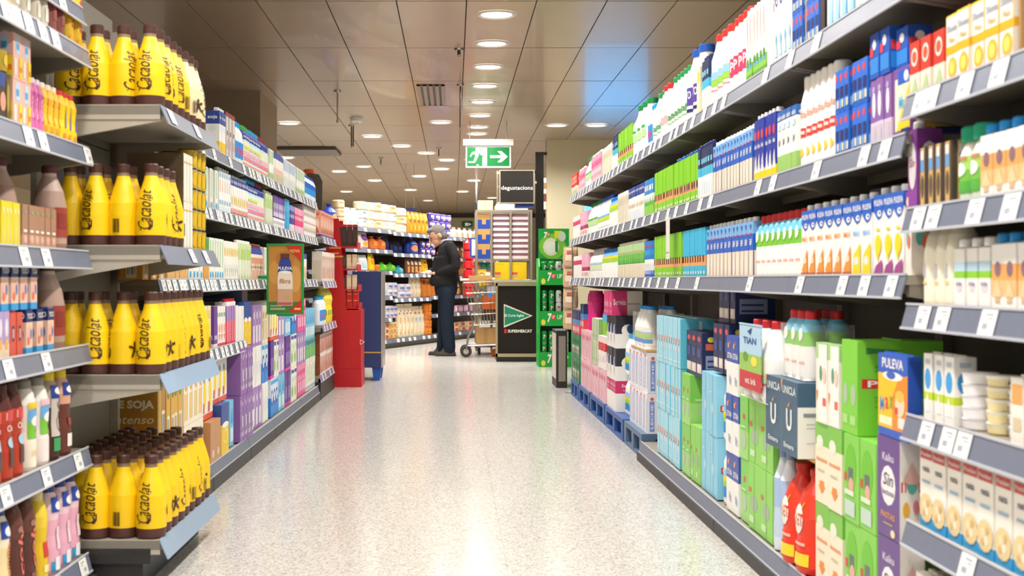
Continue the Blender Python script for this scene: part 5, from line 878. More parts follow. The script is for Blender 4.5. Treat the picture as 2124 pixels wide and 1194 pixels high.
row('L', .664, LD, [
    (300, 428, 'yellow_beige', 9, 'pale yellow carton'), (430, 446, 'yellow_beige', 2, 'yellow and beige carton', {}), (447, 455, 'purple_small', 1, 'purple carton', {'s': 1.2}), (456, 474, 'white_pink_drink', 4, 'white drink carton with pink berries'), (475, 494, 'red_violet_drink', 5, 'red and violet striped carton'), (495, 511, 'white_tall_plain', 4, 'plain white carton')])
LW = 'left lower stacks'; DL = .1265
stack('L', 5.0, 5.13, 'soja_box', 1, [DL + .2], 'golden soy milk case with pale lettering', -.0, (1, 1, 1.1), where=LW)
stack('L', 5.0, 5.45, 'brown_cardboard_case', 4, [DL], 'plain brown case behind yellow bottles', .0, (1, 1, .98), where=LW)
stack('L', 5.15, 5.45, 'golden_carton', 4, [DL + .2], 'golden carton with barcode', .0, (1, 1, 1.25), where=LW)
stack('L', 5.47, 5.9, 'amber_white_case', 4, [DL, DL + .232], 'amber and white case', .0, where=LW)
stack('L', 5.95, 6.2, 'yellow_banana_case', 2, [DL + .2, ], 'white case with yellow fruit', .02, (1, 1, 1.1), where=LW)
stack('L', 5.95, 6.2, 'brown_cardboard_case', 2, [DL], 'brown carton case', -.02, (1, 1, .97), where=LW)
stack('L', 6.22, 6.42, 'navy_yellow_case', 1, [DL], 'navy and yellow case, low', -.02, where=LW)
stack('L', 6.44, 6.66, 'cyan_case', 2, [DL], 'pale cyan case', -.0, where=LW)
stack('L', 6.22, 6.6, 'yellow_banana_case', 3, [DL + .252], 'white and yellow case on top', .02, (1, 1, .95), where=LW)
stack('L', 6.72, 7.12, 'purple_case', 4, [DL, DL + .252], 'purple milk case', -.03, where=LW)
stack('L', 7.15, 7.25, 'white_pale_case', 1, [DL, DL + .242], 'white narrow case', .0, where=LW)
stack('L', 7.0, 7.25, 'navy_yellow_case', 2, [DL + .505], 'yellow and navy case', .0, (1, 1, .98), where=LW)
x, y, _ = FR('L', 7.12, .15); o = put(PR['navy_dark_box'], (x, y, DL + .752), ROT['L'], 'dark navy box lying on the yellow cases', None); o.scale = (.9, 1, .85)
stack('L', 7.27, 7.6, 'violet_white_case', 3, [DL, DL + .484], 'violet and white case', .0, where=LW)
stack('L', 7.27, 7.6, 'white_pale_case', 3, [DL + .242], 'white case between violet ones', .0, where=LW)
stack('L', 7.62, 7.86, 'white_pale_case', 2, [DL], 'white case, low', .0, where=LW)
stack('L', 7.62, 7.86, 'amber_white_case', 2, [DL + .484], 'amber case above blue swirl', .0, where=LW)
stack('L', 7.62, 7.86, 'blue_swirl_case', 2, [DL + .242], 'blue and white swirl case', .0, where=LW)
stack('L', 7.95, 8.3, 'blue_swirl_case', 3, [DL], 'blue swirl case past the joint', .0, where=LW)
stack('L', 7.95, 8.12, 'deep_purple_case', 2, [DL + .242], 'purple case on blue swirl', .0, where=LW)
stack('L', 8.13, 8.3, 'green_white_case', 2, [DL + .242], 'green white case beside purple', .0, where=LW)
stack('L', 7.95, 8.3, 'yellow_banana_case', 3, [DL + .485], 'yellow fruit case', .0, where=LW)
stack('L', 8.32, 8.6, 'cyan_case', 2, [DL], 'light cyan case', .0, where=LW)
stack('L', 8.32, 8.6, 'violet_white_case', 2, [DL + .242, DL + .484], 'lilac case', .0, where=LW)
stack('L', 8.62, 8.9, 'deep_purple_case', 2, [DL, DL + .242], 'deep purple case with pink foot', .0, where=LW)
stack('L', 8.62, 8.9, 'cyan_case', 2, [DL + .484], 'cyan case on purple', .0, where=LW)
stack('L', 8.92, 9.22, 'green_white_case', 2, [DL, DL + .242], 'green and white case', .0, where=LW)
stack('L', 8.92, 9.22, 'blue_swirl_case', 2, [DL + .484], 'blue swirl case on green', .0, where=LW)
stack('L', 9.28, 9.75, 'pink_case', 4, [DL], 'pink case', .0, where=LW)
stack('L', 9.28, 9.75, 'violet_white_case', 4, [DL + .242], 'mauve case on pink', .0, where=LW)
stack('L', 9.28, 9.75, 'pink_case', 4, [DL + .484], 'upper pink case', .0, where=LW)
stack('L', 9.77, 10.38, 'white_leaf', 8, [DL], 'white carton with green leaf', .0, where=LW)
stack('L', 9.77, 10.38, 'green_lime_case', 6, [DL + .202], 'teal and lime case', .0, where=LW)
stack('L', 9.77, 10.38, 'cyan_case', 5, [DL + .404], 'cyan case at far end', .0, where=LW)
EW = 'left end bay'
row('L', 1.36, EW + ' top', [(10.46, 11.5, 'peach_carton', 13, 'peach carton with navy foot', {'y': 1})], tf=-.03)
row('L', .985, EW + ' second shelf', [(10.46, 11.5, 'choc_stick_carton', 13, 'cream carton with brown stick print', {'y': 1, 's': 1.2, 'sx': 1})], tf=-.03)
row('L', .62, EW + ' third shelf', [(10.9, 11.5, 'yellow_juice', 4, 'large yellow juice bottle', {'y': 1, 's': .95}), (10.46, 10.88, 'white_blue_squeeze', 4, 'white and green bottle', {'y': 1})], tf=-.03)
row('L', .2, EW + ' bottom', [(10.46, 11.5, 'brown_white_case', 9, 'white case with brown stripes', {'y': 1, 'lev': 2})], tf=-.02)

# nearest left bay
NL = ['nearest left bay, %s shelf' % s for s in ('top', 'second', 'third', 'fourth', 'fifth', 'bottom')]
def lrow(z, w, its): row('L', z, w, [(a, b, k, n, d, o) for a, b, k, n, d, o in its])
lrow(1.73, NL[0], [(-20, 35, 'oat_beige', 3, 'beige carton', {}), (42, 58, 'shake_clear', 1, 'clear bottle with brown base', {}), (60, 84, 'shake_clear', 1, 'clear milky bottle', {}), (86, 117, 'shake_clear', 2, 'clear bottle with red label', {}), (118, 152, 'shake_maroon', 2, 'dark maroon bottle', {}), (154, 188, 'shake_goldbig', 2, 'golden bottle with red lettering', {})])
lrow(1.42, NL[1], [(-20, 36, 'dark_photo', 2, 'dark printed carton', {'lev': 1}), (38, 74, 'photo_pink', 2, 'pink carton with yellow corner', {'lev': 2}), (76, 106, 'shake_pink', 3, 'pink shake bottle', {}), (107, 140, 'shake_yellow', 3, 'yellow shake bottle with red lettering', {}), (141, 175, 'shake_yellow_red', 3, 'yellow shake bottle with red cap', {})])
lrow(1.42, NL[1], [(-20, 14, 'choc_can', 2, 'black and gold tin', {'dz': .131}), (15, 34, 'choc_can', 1, 'gold topped tin', {'dz': .131})])
lrow(1.089, NL[2], [(-20, 15, 'shake_yellow_red', 1, 'yellow and red squeezy bottle', {'s': .9}), (16, 55, 'tiny_yellow_banana', 5, 'small yellow drink brick', {}), (58, 128, 'tiny_choc', 6, 'small brown drink brick with white band', {}), (130, 160, 'choc_milk_litre', 1, 'large chocolate milk bottle', {'t': -.004})])
lrow(1.089, NL[2], [(20, 55, 'choc_milk_litre', 1, 'large chocolate milk bottle at back', {'t': .12}), (70, 110, 'choc_milk_litre', 1, 'large chocolate milk bottle behind brown bricks', {'t': .06}), (112, 128, 'choc_milk_litre', 1, 'large chocolate milk bottle, third behind', {'t': .17})])
lrow(.79, NL[3], [(-20, 32, 'kids_violet', 4, 'violet kids brick', {}), (34, 58, 'kids_red', 2, 'red kids brick with dark square', {}), (60, 128, 'kids_pink', 3, 'pink kids brick with navy top', {}), (130, 160, 'choc_milk_litre', 1, 'big chocolate milk bottle by pink bricks', {})])
lrow(.79, NL[3], [(-10, 90, 'kids_pink', 5, 'upper pink kids brick', {'dz': .1265})])
lrow(.46, NL[4], [(-30, 62, 'shake_orange', 4, 'orange brown shake bottle', {'s': 1.3}), (64, 96, 'shake_meadow', 1, 'white bottle with cow meadow', {'s': 1.28}), (97, 116, 'shake_meadow_pink', 1, 'white bottle with pink band', {'s': 1.28}), (117, 137, 'shake_coffee', 1, 'coffee bottle with yellow cap', {'s': 1.32}), (138, 163, 'shake_peach', 1, 'peach shake with yellow cap', {'s': 1.32})])
lrow(.12, NL[5], [(-40, 40, 'shake_vanilla', 3, 'vanilla shake with navy cap', {'s': 1.25}), (42, 92, 'shake_cocoa', 2, 'dark cocoa shake bottle', {'s': 1.28}), (94, 116, 'shake_lemon', 1, 'yellow shake with pale cap', {'s': 1.25}), (118, 180, 'shake_rose', 3, 'pink and blue shake bottle', {'s': 1.28})])

# yellow cocoa shake bottles on the deep unit
cols = [-.045 - .089 * k for k in range(4)]
place = ['bottom', 'second', 'third', 'top']
cR = math.cos(-YL)
for s, z in enumerate(ZY):
    nrow = [9, 9, 4, 8][s]
    for j in range(nrow):
        for i, cx in enumerate(cols):
            if s and j > 1 and i > 0: continue
            if s == 0 and (i == 3 and j < 2): continue
            key = 'cacao_cream' if s == 3 and j > 4 else 'cacao'
            y = .06 + .0955 * j + (.012 if i % 2 else 0); jx = random.uniform(-.003, .003)
            lab = '%s bottle, row %s from front, column %s from the aisle, %s shelf' % ('yellow' if key == 'cacao' else 'cream', ORD[j], ORD[i], place[s])
            put(PR[key], (YX + cx + jx, 4.06 + y, z + .0008), random.choice([-.9, -.3, .2, .8, 1.6, 2.4, -1.6, -2.2]) + random.uniform(-.25, .25) if not (j == 0 and i % 2 == 0) else random.uniform(-.5, .3), lab, 'brown-capped shake bottles on the %s display shelf' % place[s])
z = ZY[2] + .0008
for k in range(2): put(PR['cream_stick_box'], (YX - .11, 4.06 + .48, z + k * .1715), ROT['L'], 'cream box of stick packs, %s, by black gold cups' % ('lower', 'upper')[k], 'cream boxes on display shelf')
for k in range(5):
    for j in range(3):
        for i in range(2 if j else 1):
            put(PR['black_gold_cup'], (YX - .045 - .08 * i, 4.06 + .63 + .08 * j, z + k * .0755), ROT['L'], 'black and gold cup, layer %s, row %s, column %s, display shelf' % (ORD[k], ORD[j], ORD[i]), 'black and gold cups on the third display shelf')

x, y, _ = FR('R', depth('R', 1395), -.022); t = thing('hanging_tag', 'long pale paper strip hanging from the right second price rail', 'tag', (x, y, 1.1)); mb = MB(); mb.box(-.0015, -.05, 0, .0, .05, .2, 'e4e2d8'); mb.box(-.003, -.04, .03, -.0016, .04, .035, 'b8b8b0'); obj('paper', mb, t); mb = MB(); mb.box(-.003, -.02, .19, .008, .02, .215, CLEAR); obj('clip', mb, t)
# ------------------------------------------------------------------ far end of the aisle
def P3(px, py, d): return ((px - 940) / 2600 * d, d, 1 - (py - 580) / 2600 * d)
def decal_xz(shapes, x0, x1, y, z0, z1):
    mb = MB(); decals(mb, shapes, lambda u, v, L: (x0 + u * (x1 - x0), y - .0008 - .0004 * L, z0 + v * (z1 - z0))); return mb
# red stand with chocolate boxes
REDM = mat('c3161f', .4, noise=.04, scale=6)
rx, ry = -1.185, 11.68
t = thing('cardboard_stand', 'tall red cardboard stand with slanted side and dark chocolate boxes', 'display', (rx, ry, 0))
mb = MB(); mb.box(-.005, -.0, 0, .33, .45, .17, REDM); obj('base_box', mb, t)
mb = MB(); mb.box(.15, .01, .171, .325, .44, .72, REDM); obj('front_bin', mb, t)
for y0 in (0, .44):
    mb = MB(); pl = [(.0, .171), (.235, .171), (.2, .6), (.12, 1.57), (.0, 1.57)]
    pts = [(a, y0, b) for a, b in pl] + [(a, y0 + .008, b) for a, b in pl]
    mb.add(pts, [(0, 1, 2, 3, 4), (9, 8, 7, 6, 5)] + [(i, (i + 1) % 5, 5 + (i + 1) % 5, 5 + i) for i in range(5)], REDM); sp = obj('side_panel', mb, t)
    if not y0:
        m2 = MB(); g = mat('d8a24a', .4)
        for a, b, c in ((.03, .1, 1.32), (.03, .14, 1.29), (.03, .12, 1.24), (.03, .16, 1.21)): m2.quad((a, -.0012, c), (b, -.0012, c), (b, -.0012, c + .014), (a, -.0012, c + .014), g)
        obj('gold_lettering', m2, sp)
mb = MB(); mb.box(0, .01, .171, .01, .44, 1.57, REDM); obj('back_sheet', mb, t)
for z in (1.3, 1.09, .9, .73):
    mb = MB(); x1 = .3 - (z - .73) * .03; mb.box(.011, .009, z, x1, .439, z + .012, REDM); mb.box(x1, .009, z - .01, x1 + .006, .439, z + .055, REDM); obj('tray', mb, t)
mb = MB(); ring(mb, .03, .03, 0, .004, mat('f3ece4')); ring(mb, .03, .02, .004, .004, mat('f3ece4')); ring(mb, .02, .0, .005, .005, REDM)
mb.v = [(x + .332, -z - .001, y + .42) for x, y, z in mb.v]; obj('round_tag', mb, t)
carton('choc_tablet', .048, .03, .2, [(.9, '3c2a24'), (1, 'b8242c')], [('r', .1, .2, .9, .8, '4a342c')], name='chocolate_box', cat='box')
carton('choc_short', .05, .03, .13, [(1, '3a2a28')], [('r', .1, .2, .9, .8, '58443a')], name='chocolate_box', cat='box')
carton('choc_cream', .045, .03, .13, [(1, 'd9b896')], [('r', .1, .2, .9, .8, 'e8d0b0')], name='chocolate_box', cat='box')
carton('red_choc', .055, .05, .2, [(1, 'cc1420')], [('r', .2, .6, .8, .64, 'e2b04c'), ('r', .2, .3, .8, .34, 'e2b04c'), ('r', .2, .75, .8, .8, 'f0d8c8')], name='chocolate_box', cat='box')
for k in range(4): put(PR['choc_tablet'], (rx + .115 + .051 * k, ry + .05, 1.3128), 0, 'tall dark chocolate box, %s on the top tray of red stand' % ordi(k), 'dark boxes on the red stand')
for k in range(2): put(PR['pinkwhite_thin'], (rx + .03 + .0 * k, ry + .2 + .07 * k, 1.3128), 0, 'pale box behind dark chocolate boxes, %s, red stand' % ordi(k), 'pale boxes on red stand')
for r, z in enumerate((1.1028, .9128)):
    for k in range(4): put(PR['choc_short' if k < 2 else 'choc_cream'], (rx + .11 + .051 * k, ry + .04, z), 0, '%s chocolate box, %s on the %s tray of red stand' % ('dark' if k < 2 else 'cream', ordi(k), ('second', 'third')[r]), 'boxes on red stand trays')
for k in range(5): put(PR['red_choc'], (rx + .04 + .058 * k, ry + .035 + .012 * k, .7428), 0, 'red box with gold bands, %s in lower tray of red stand' % ordi(k), 'red boxes on the red stand')
# navy display on blue pallet feet
t = thing('promotional_display', 'plain navy blue display panel with gold line beside red stand', 'display', (-.86, 12.42, 0))
mb = MB(); mb.box(-.14, 0, .13, .145, .5, 1.085, mat('2b3f73', .5, noise=.04, scale=5)); obj('body', mb, t)
mb = MB(); mb.box(.146, -.002, .13, .16, .5, 1.08, METAL); obj('edge_strip', mb, t)
obj('gold_line', decal_xz([('r', 0, .15, 1, .165, 'c9a24a')], -.14, .145, 0, .13, 1.085), t)
for xx in (-.12, .07):
    mb = MB(); p = [(xx, 0), (xx + .06, 0), (xx + .075, .128), (xx - .015, .128)]
    for y0 in (.02, .36):
        pts = [(a, y0, b) for a, b in p] + [(a, y0 + .1, b) for a, b in p]; mb2 = MB()
        mb2.add(pts, [(0, 1, 2, 3), (7, 6, 5, 4)] + [(i, (i + 1) % 4, 4 + (i + 1) % 4, 4 + i) for i in range(4)], mat('1f58b0', .45)); obj('foot', mb2, t)
# bakery gondola standing across the far aisle
TH = -.3576; AX, AY = -.99, 18.05; ux, uy, nx, ny = .35, .937, .937, -.35
def ylo(px): return ((px - 940) * AY / 2600 - AX) / (ux - (px - 940) * uy / 2600)
def FW(y, x, z): return (AX + ux * y + nx * x, AY + uy * y + ny * x, z)
LV_ = [(.13, 0), (.44, 0), (.76, 0), (1.125, 0), (1.43, 0), (1.72, -.02)]
def bak(label, y0, y1, levels, nc):
    t = thing('shelving_unit', label, 'shelf', FW(y0, 0, 0), TH, 'bakery shelving'); L = y1 - y0
    mb = MB(); mb.box(-.45, 0, 0, -.04, L - .004, .075, mat('6a645a', .5)); obj('plinth', mb, t)
    for k in range(2):
        mb = MB(); mb.box(-.48, 0, .08 + .85 * k, -.455, L - .004, .92 + .85 * k, BACK); obj('back_panel', mb, t)
    for z in levels:
        mb = MB(); mb.box(-.454, .002, z - .022, 0, L - .006, z, SHELF); sh = obj('shelf', mb, t)
        mb = MB(); mb.add([(0, .002, z + .003), (.014, .002, z - .052), (.014, L - .006, z - .052), (0, L - .006, z + .003), (-.003, .002, z + .003), (.01, .002, z - .052), (.01, L - .006, z - .052), (-.003, L - .006, z + .003)], [(0, 1, 2, 3), (7, 6, 5, 4), (1, 5, 6, 2), (0, 3, 7, 4)], RAIL); obj('price_rail', mb, sh)
        for k in range(nc):
            o = obj('price_card', CARD_L, sh, (.0045, L * (k + random.uniform(.2, .8)) / nc, z - .002)); o.rotation_euler = (0, -.25, 0); o.scale = (1, 1.3, 1)
bak('far bakery shelving bay beside the navy display', -2.4, .3, (.13, .44, .76, 1.125, 1.43, 1.72), 7)
bak('far bakery shelving bay left of the standing man', .304, 1.84, (.13, .72, 1.09, 1.39, 1.7), 6)
bak('far bakery shelving bay behind the man and trolley', 1.844, 5.2, (.13, .45, .74, 1.06, 1.36, 1.7), 9)
def frow(z, pa, pb, key, n, desc, layers=1, s=1., t=0., where=''):
    P = PR[key]; ya, yb = ylo(pa), ylo(pb); pitch = (yb - ya) / n
    for l in range(layers):
        for i in range(n):
            sc = min(s, pitch / P.w * .98) if s <= 1 else s
            lab = '%s, %s along%s, far bakery %s' % (desc, ordi(i), '' if layers == 1 else ', %s layer up' % ordi(l), where)
            if key == 'bread_bag': P = PR[random.choice(['bread_bag', 'bread_bag_tan', 'bread_bag_blue', 'bread_bag'])]
            o = put(P, FW(ya + (i + .5) * pitch, -.02 - P.d / 2 - t, z + .001 + l * P.h * s), TH + PI / 2 + random.uniform(-.12, .12), lab, desc + 's, far bakery ' + where if n * layers > 1 else None)
            o.scale = (pitch / P.w * .97, s, s)
w = 'top shelf'
frow(1.72, 690, 708, 'blue_bag', 1, 'blue wrapped pack', 1, .95, 0, w); frow(1.72, 709, 722, 'bread_bag', 1, 'white and blue pack', 3, .9, 0, w); frow(1.72, 723, 750, 'snack_white', 2, 'pale blue bag', 1, 1.2, 0, w)
frow(1.72, 752, 829, 'bread_bag', 5, 'sliced bread bag', 3, .95, 0, w); frow(1.7, 831, 850, 'bread_bag', 1, 'bread bag by gold bags', 3, .95, 0, w); frow(1.7, 851, 893, 'gold_bag', 5, 'gold bag', 1, 1.0, 0, w); frow(1.7, 895, 940, 'violet_pack', 4, 'violet cake pack', 3, 1, 0, w); frow(1.7, 944, 1010, 'white_cone', 6, 'white cone shaped bag', 1, 1.1, 0, w)
w = 'second shelf'
frow(1.43, 752, 774, 'purple_snack', 1, 'large purple and white snack bag', 1, .78, 0, w); frow(1.43, 777, 809, 'orange_bag', 2, 'orange bag', 1, .85, 0, w); frow(1.43, 811, 828, 'navy_snack', 1, 'dark navy bag', 1, .9, 0.1, w); frow(1.39, 832, 854, 'navy_snack', 2, 'navy bag', 1, .8, .1, w)
frow(1.39, 857, 875, 'blue_bag', 1, 'shiny blue tied bag', 1, .88, 0, w); frow(1.39, 877, 908, 'violet_pack', 3, 'small violet pack', 2, .9, 0, w); frow(1.36, 925, 1010, 'brown_snack', 7, 'brown snack bag', 1, .9, .05, w)
w = 'third shelf'
frow(1.125, 737, 751, 'pink_pack', 2, 'small pink pack', 1, .9, 0, w); frow(1.125, 753, 768, 'snack_white', 1, 'white and pale blue bag', 1, 1, 0, w); frow(1.125, 770, 784, 'yellow_bag', 1, 'yellow and orange bag', 1, 1, 0, w); frow(1.125, 785, 794, 'orange_toast', 1, 'small orange pack', 1, .7, 0, w)
frow(1.125, 795, 829, 'green_bag', 2, 'bright green tied bag', 1, .9, 0, w); frow(1.09, 831, 845, 'cyan_bag', 1, 'cyan tied bag', 1, .8, 0, w); frow(1.09, 847, 879, 'brown_snack', 4, 'brown and cream snack bag', 1, .95, 0, w); frow(1.09, 880, 893, 'yellow_bag', 1, 'yellow bag near the man', 1, .95, 0, w)
frow(1.06, 953, 1000, 'orange_snack', 2, 'orange snack bag', 1, 1, 0, w); frow(1.06, 1001, 1025, 'teal_snack', 2, 'teal snack bag', 1, 1, 0, w)
w = 'fourth shelf'
frow(.76, 796, 808, 'snack_white', 1, 'cream tall bag', 1, 1.2, 0, w); frow(.76, 809, 829, 'roll_pack', 2, 'white and blue roll pack', 2, 1.1, 0, w); frow(.72, 831, 856, 'roll_pack', 2, 'roll pack by breadsticks', 2, 1.2, 0, w); frow(.72, 857, 879, 'bread_stick_bag', 3, 'breadstick bag', 1, .7, 0, w); frow(.72, 880, 908, 'toast_bag', 3, 'orange toast bag', 1, 1, 0, w); frow(.74, 930, 1000, 'brown_snack', 5, 'dark brown snack bag', 1, 1, 0, w)
w = 'fifth shelf'
frow(.44, 796, 829, 'roll_pack', 4, 'small blue and white roll pack', 2, 1., 0, w); frow(.45, 935, 1000, 'pink_pack', 6, 'pink cake pack', 1, 1, 0, w)
w = 'bottom shelf'
frow(.13, 796, 813, 'roll_pack_red', 2, 'red and cream roll pack', 3, .9, 0, w); frow(.13, 814, 829, 'bun_pack', 2, 'golden bun pack', 3, .9, 0, w); frow(.13, 831, 862, 'bread_stick_bag', 4, 'tall cream breadstick bag', 1, 1.1, 0, w); frow(.13, 863, 885, 'breadstick_blue', 3, 'breadstick bag with blue base', 1, 1.05, 0, w); frow(.13, 886, 900, 'orange_toast', 2, 'orange toast pack', 4, .95, 0, w); frow(.13, 932, 1000, 'roll_pack_red', 5, 'pale red pack', 2, .9, 0, w)
t = thing('strip_hanger', 'long hanging strip of red sweet bags behind the man', 'hanger', FW(ylo(953), .07, 0)); mb = MB(); mb.bar((0, 0, .74), (0, 0, 1.68), .006, METAL); mb.box(-.05, -.02, 1.66, .03, .02, 1.69, METAL); obj('strip', mb, t)
for k in range(6): put(PR['red_gift'], FW(ylo(953), .17, .72 + .155 * k), TH + PI / 2, 'shiny red sweet bag, %s up on the hanging strip' % ordi(k), 'red sweet bags on strip')
# framed blue notice by the trolley
t = thing('notice_frame', 'blue framed white notice hanging above the trolley', 'sign', P3(986, 513, 17.0)); mb = MB(); mb.box(-.075, 0, -.13, .08, .012, .13, mat('2a4cae')); obj('frame', mb, t); mb = MB(); mb.box(-.05, -.003, -.11, .06, -.0005, .11, 'eef0f6'); obj('sheet', mb, t); mb = MB(); mb.bar((.0, .006, .13), (0, .006, .22), .005, METAL); mb.bar((0, .006, .22), (.14, .04, .22), .005, METAL); obj('hook', mb, t)

# roll container with trays and yellow boxes
rX0, rX1, rY, rZ = .31, 1.04, 16.7, 1.9
t = thing('roll_container', 'grey metal roll container frame holding trays and yellow boxes', 'rack', (rX0, rY, 0)); FRM = mat('a59b8c', .4, .5); Wd = rX1 - rX0
for x in (0, .2, .455, Wd):
    mb = MB(); mb.box(x - .014, 0, .05, x + .014, .03, rZ, FRM); obj('post', mb, t)
for x in (0, Wd):
    mb = MB(); mb.box(x - .014, .6, .05, x + .014, .63, rZ, FRM); obj('post', mb, t)
mb = MB(); mb.box(-.014, 0, rZ, Wd + .014, .03, rZ + .03, FRM); mb.box(-.014, .6, rZ, Wd + .014, .63, rZ + .03, FRM); obj('top_rail', mb, t)
for z in (.9, 1.28):
    mb = MB(); mb.box(-.012, .031, z - .02, Wd + .012, .599, z, FRM); obj('shelf', mb, t)
mb = MB(); mb.box(-.012, .0, .1, Wd + .012, .63, .13, FRM); obj('base', mb, t)
for x in (.04, Wd - .04):
    for y in (.06, .57):
        mb = MB(); mb.box(x - .015, y - .04, 0.0, x + .015, y + .04, .1, mat('2a2828')); obj('wheel', mb, t)
def tray_u(name, lab, loc, w, d, h, c1, c2, grp):
    t = thing(name, lab, 'crate', loc, 0, grp); mb = MB(); mb.box(0, 0, 0, w, d, h, c1); obj('body', mb, t)
    if c2: obj('printed_band', decal_xz([('p', [(0, 0), (1, 0), (1, .62), (.66, .62), (.66, .3), (.34, .3), (.34, .62), (0, .62)], c2)], 0, w, 0, 0, h), t)
for k in range(3): tray_u('cardboard_crate', 'tan cardboard crate with blue notched band, %s from the bottom' % ordi(k), (rX0 + .018, rY + .035, 1.2808 + .2 * k), .165, .4, .198, mat('c99a5c', .7), '1f4aa8', 'blue banded crates')
for c in range(2):
    for k in range(8):
        t = thing('tray_box', 'pale pink tray of sausages, %s column, %s from the bottom' % (('left', 'right')[c], ordi(k)), 'tray', (rX0 + .222 + .252 * c, rY + .035, 1.2808 + .0745 * k), 0, 'pale pink trays in the roll container')
        mb = MB(); mb.box(0, 0, 0, .215, .38, .038, mat('f0dcdc', .5)); obj('tray', mb, t); mb = MB(); mb.box(.005, .01, .038, .21, .37, .073, mat('946c7a', .5, noise=.3, scale=60), front=mat('8c6674', .5, noise=.5, scale=50)); obj('contents', mb, t)
for k in range(2):
    t = thing('yellow_box', 'plain yellow box, %s, in roll container' % ('left', 'right')[k], 'box', (rX0 + .245 + .225 * k, rY + .035, .9008)); mb = MB(); mb.box(0, 0, 0, .2 + .0 * k, .4, .335, 'f0c90c'); obj('body', mb, t); obj('pasted_label', decal_xz([('r', .1, .9, .6, .95, 'd8b84c'), ('r', .02, .5, .4, .6, 'e2603c'), ('r', .02, .42, .4, .48, 'c9b0b8')], 0, .2, 0, 0, .335), t)
put(PR['yellow_bag'], (rX0 + .07, rY + .1, .901), 0, 'small yellow pack in roll container, left', None); put(PR['brown_snack'], (rX0 + .15, rY + .1, .901), 0, 'small brown pack in roll container, left', None)
t = thing('carton_box', 'cream cardboard box on top of the roll container', 'box', (rX0 + .02, rY + .04, rZ + .0308)); mb = MB(); mb.box(0, 0, 0, .2, .4, .13, mat('ecd3a0', .7)); obj('body', mb, t); mb = MB(); mb.box(.09, -.001, .0, .11, .401, .1305, 'e2c184'); obj('tape', mb, t)
t = thing('carton_box', 'white plastic-wrapped carton on top of the container', 'box', (rX0 + .25, rY + .04, rZ + .0308)); mb = MB(); mb.box(0, 0, 0, .44, .4, .06, 'f0e8ea'); obj('body', mb, t); mb = MB(); mb.loft([(.0605, .21, .19, 4, mat('e6e0e4', .3)), (.1, .2, .18, 3, mat('e6e0e4', .3)), (.14, .12, .1, 2.4, mat('e6e0e4', .3))], 14, (.22, .2, 0)); obj('film_wrap', mb, t)

# black demonstration counter
cx0, cx1, cy = .53, 1.06, 15.3
t = thing('demonstration_counter', 'black panelled demonstration counter with triangle logo and metal frame', 'counter', (cx0, cy, 0)); Wc = cx1 - cx0; FG = mat('b8a888', .35, .6)
mb = MB(); mb.box(.02, .01, .1, Wc - .02, .62, .93, mat('2a2422', .78)); obj('panel_body', mb, t)
mb = MB()
for x in (0, Wc): mb.box(x - .012, -.012, .06, x + .012, .012, .96, FG)
mb.box(-.012, -.012, .06, Wc + .012, .012, .1, FG); mb.box(-.012, -.012, .925, Wc + .012, .012, .97, FG); obj('frame', mb, t)
mb = MB(); mb.box(-.03, -.02, .971, Wc + .03, .64, 1.0, mat('c9c0ae', .35, .3)); obj('top', mb, t)
mb = MB(); mb.box(.0, .02, 0, Wc, .6, .058, mat('2a2420')); obj('plinth', mb, t)
obj('logo_print', decal_xz([('p', [(.14, .38), (.14, .73), (.86, .555)], 'e6ddc8'), ('p', [(.16, .41), (.16, .7), (.8, .555)], '12876a'), ('t', 'El Corte Ingles', .4, .555, .05, .48, 'f4f2ea', 0, .1), ('p', [(.625, .59), (.65, .62), (.64, .585)], 'f4f2ea'), ('r', .15, .3, .21, .36, 'd8262c'), ('t', 'SUPERMERCAT', .54, .33, .045, .6, 'f2efe6', 0, 0, .03)], .02, Wc - .02, .0095, .1, .93), t)
# open cardboard tray on the counter corner
t = thing('cardboard_tray', 'open cardboard tray on top of the trolley', 'box', (.3, 16.2, 1.006)); mb = MB(); mb.box(-.1, -.12, 0, .2, .12, .006, CARD)
for a in ((-.1, -.12, .2, -.114), (-.1, .114, .2, .12), (-.1, -.114, -.094, .114), (.194, -.114, .2, .114)): mb.box(a[0], a[1], .006, a[2], a[3], .05, CARD)
obj('tray', mb, t)
# sign cube on its black post
t = thing('sign_post', 'tall black post carrying the tasting sign box', 'post', (1.1, 16.0, 0)); mb = MB(); mb.box(-.045, 0, 0, .055, .08, 2.6, mat('161311', .8)); obj('post', mb, t); mb = MB(); mb.box(-.045, .0, 2.6, .1, .1, 2.63, mat('161311', .8)); mb.box(-.3, .03, 2.36, -.045, .06, 2.4, mat('3a342e')); obj('arm', mb, t); mb = MB(); mb.box(-.2, -.06, 0, .2, .2, .02, mat('161311', .8)); obj('base', mb, t)
for px0, c in ((.06, 'd8c4b4'),):
    mb = MB(); mb.box(.056, .01, 1.9, .09, .06, 2.3, c); mb.box(.056, .009, 2.0, .09, .011, 2.1, '6a3a30'); mb.box(.056, .009, 2.16, .09, .011, 2.24, '8c6a4c'); obj('poster_strip', mb, t)
t = thing('hanging_sign', 'black box sign with white word lettering in metal frame', 'sign', (.585, 15.86, 1.965)); Wsg, Hs = .445, .425; FS = mat('b4aa9a', .35, .6)
mb = MB(); mb.box(.012, .005, .012, Wsg - .012, .13, Hs - .012, mat('262320', .75)); obj('sign_box', mb, t)
mb = MB()
for a in ((0, 0, .014, Hs), (Wsg - .014, 0, Wsg, Hs), (.014, 0, Wsg - .014, .014), (.014, Hs - .014, Wsg - .014, Hs)): mb.box(a[0], 0, a[1], a[2], .135, a[3], FS)
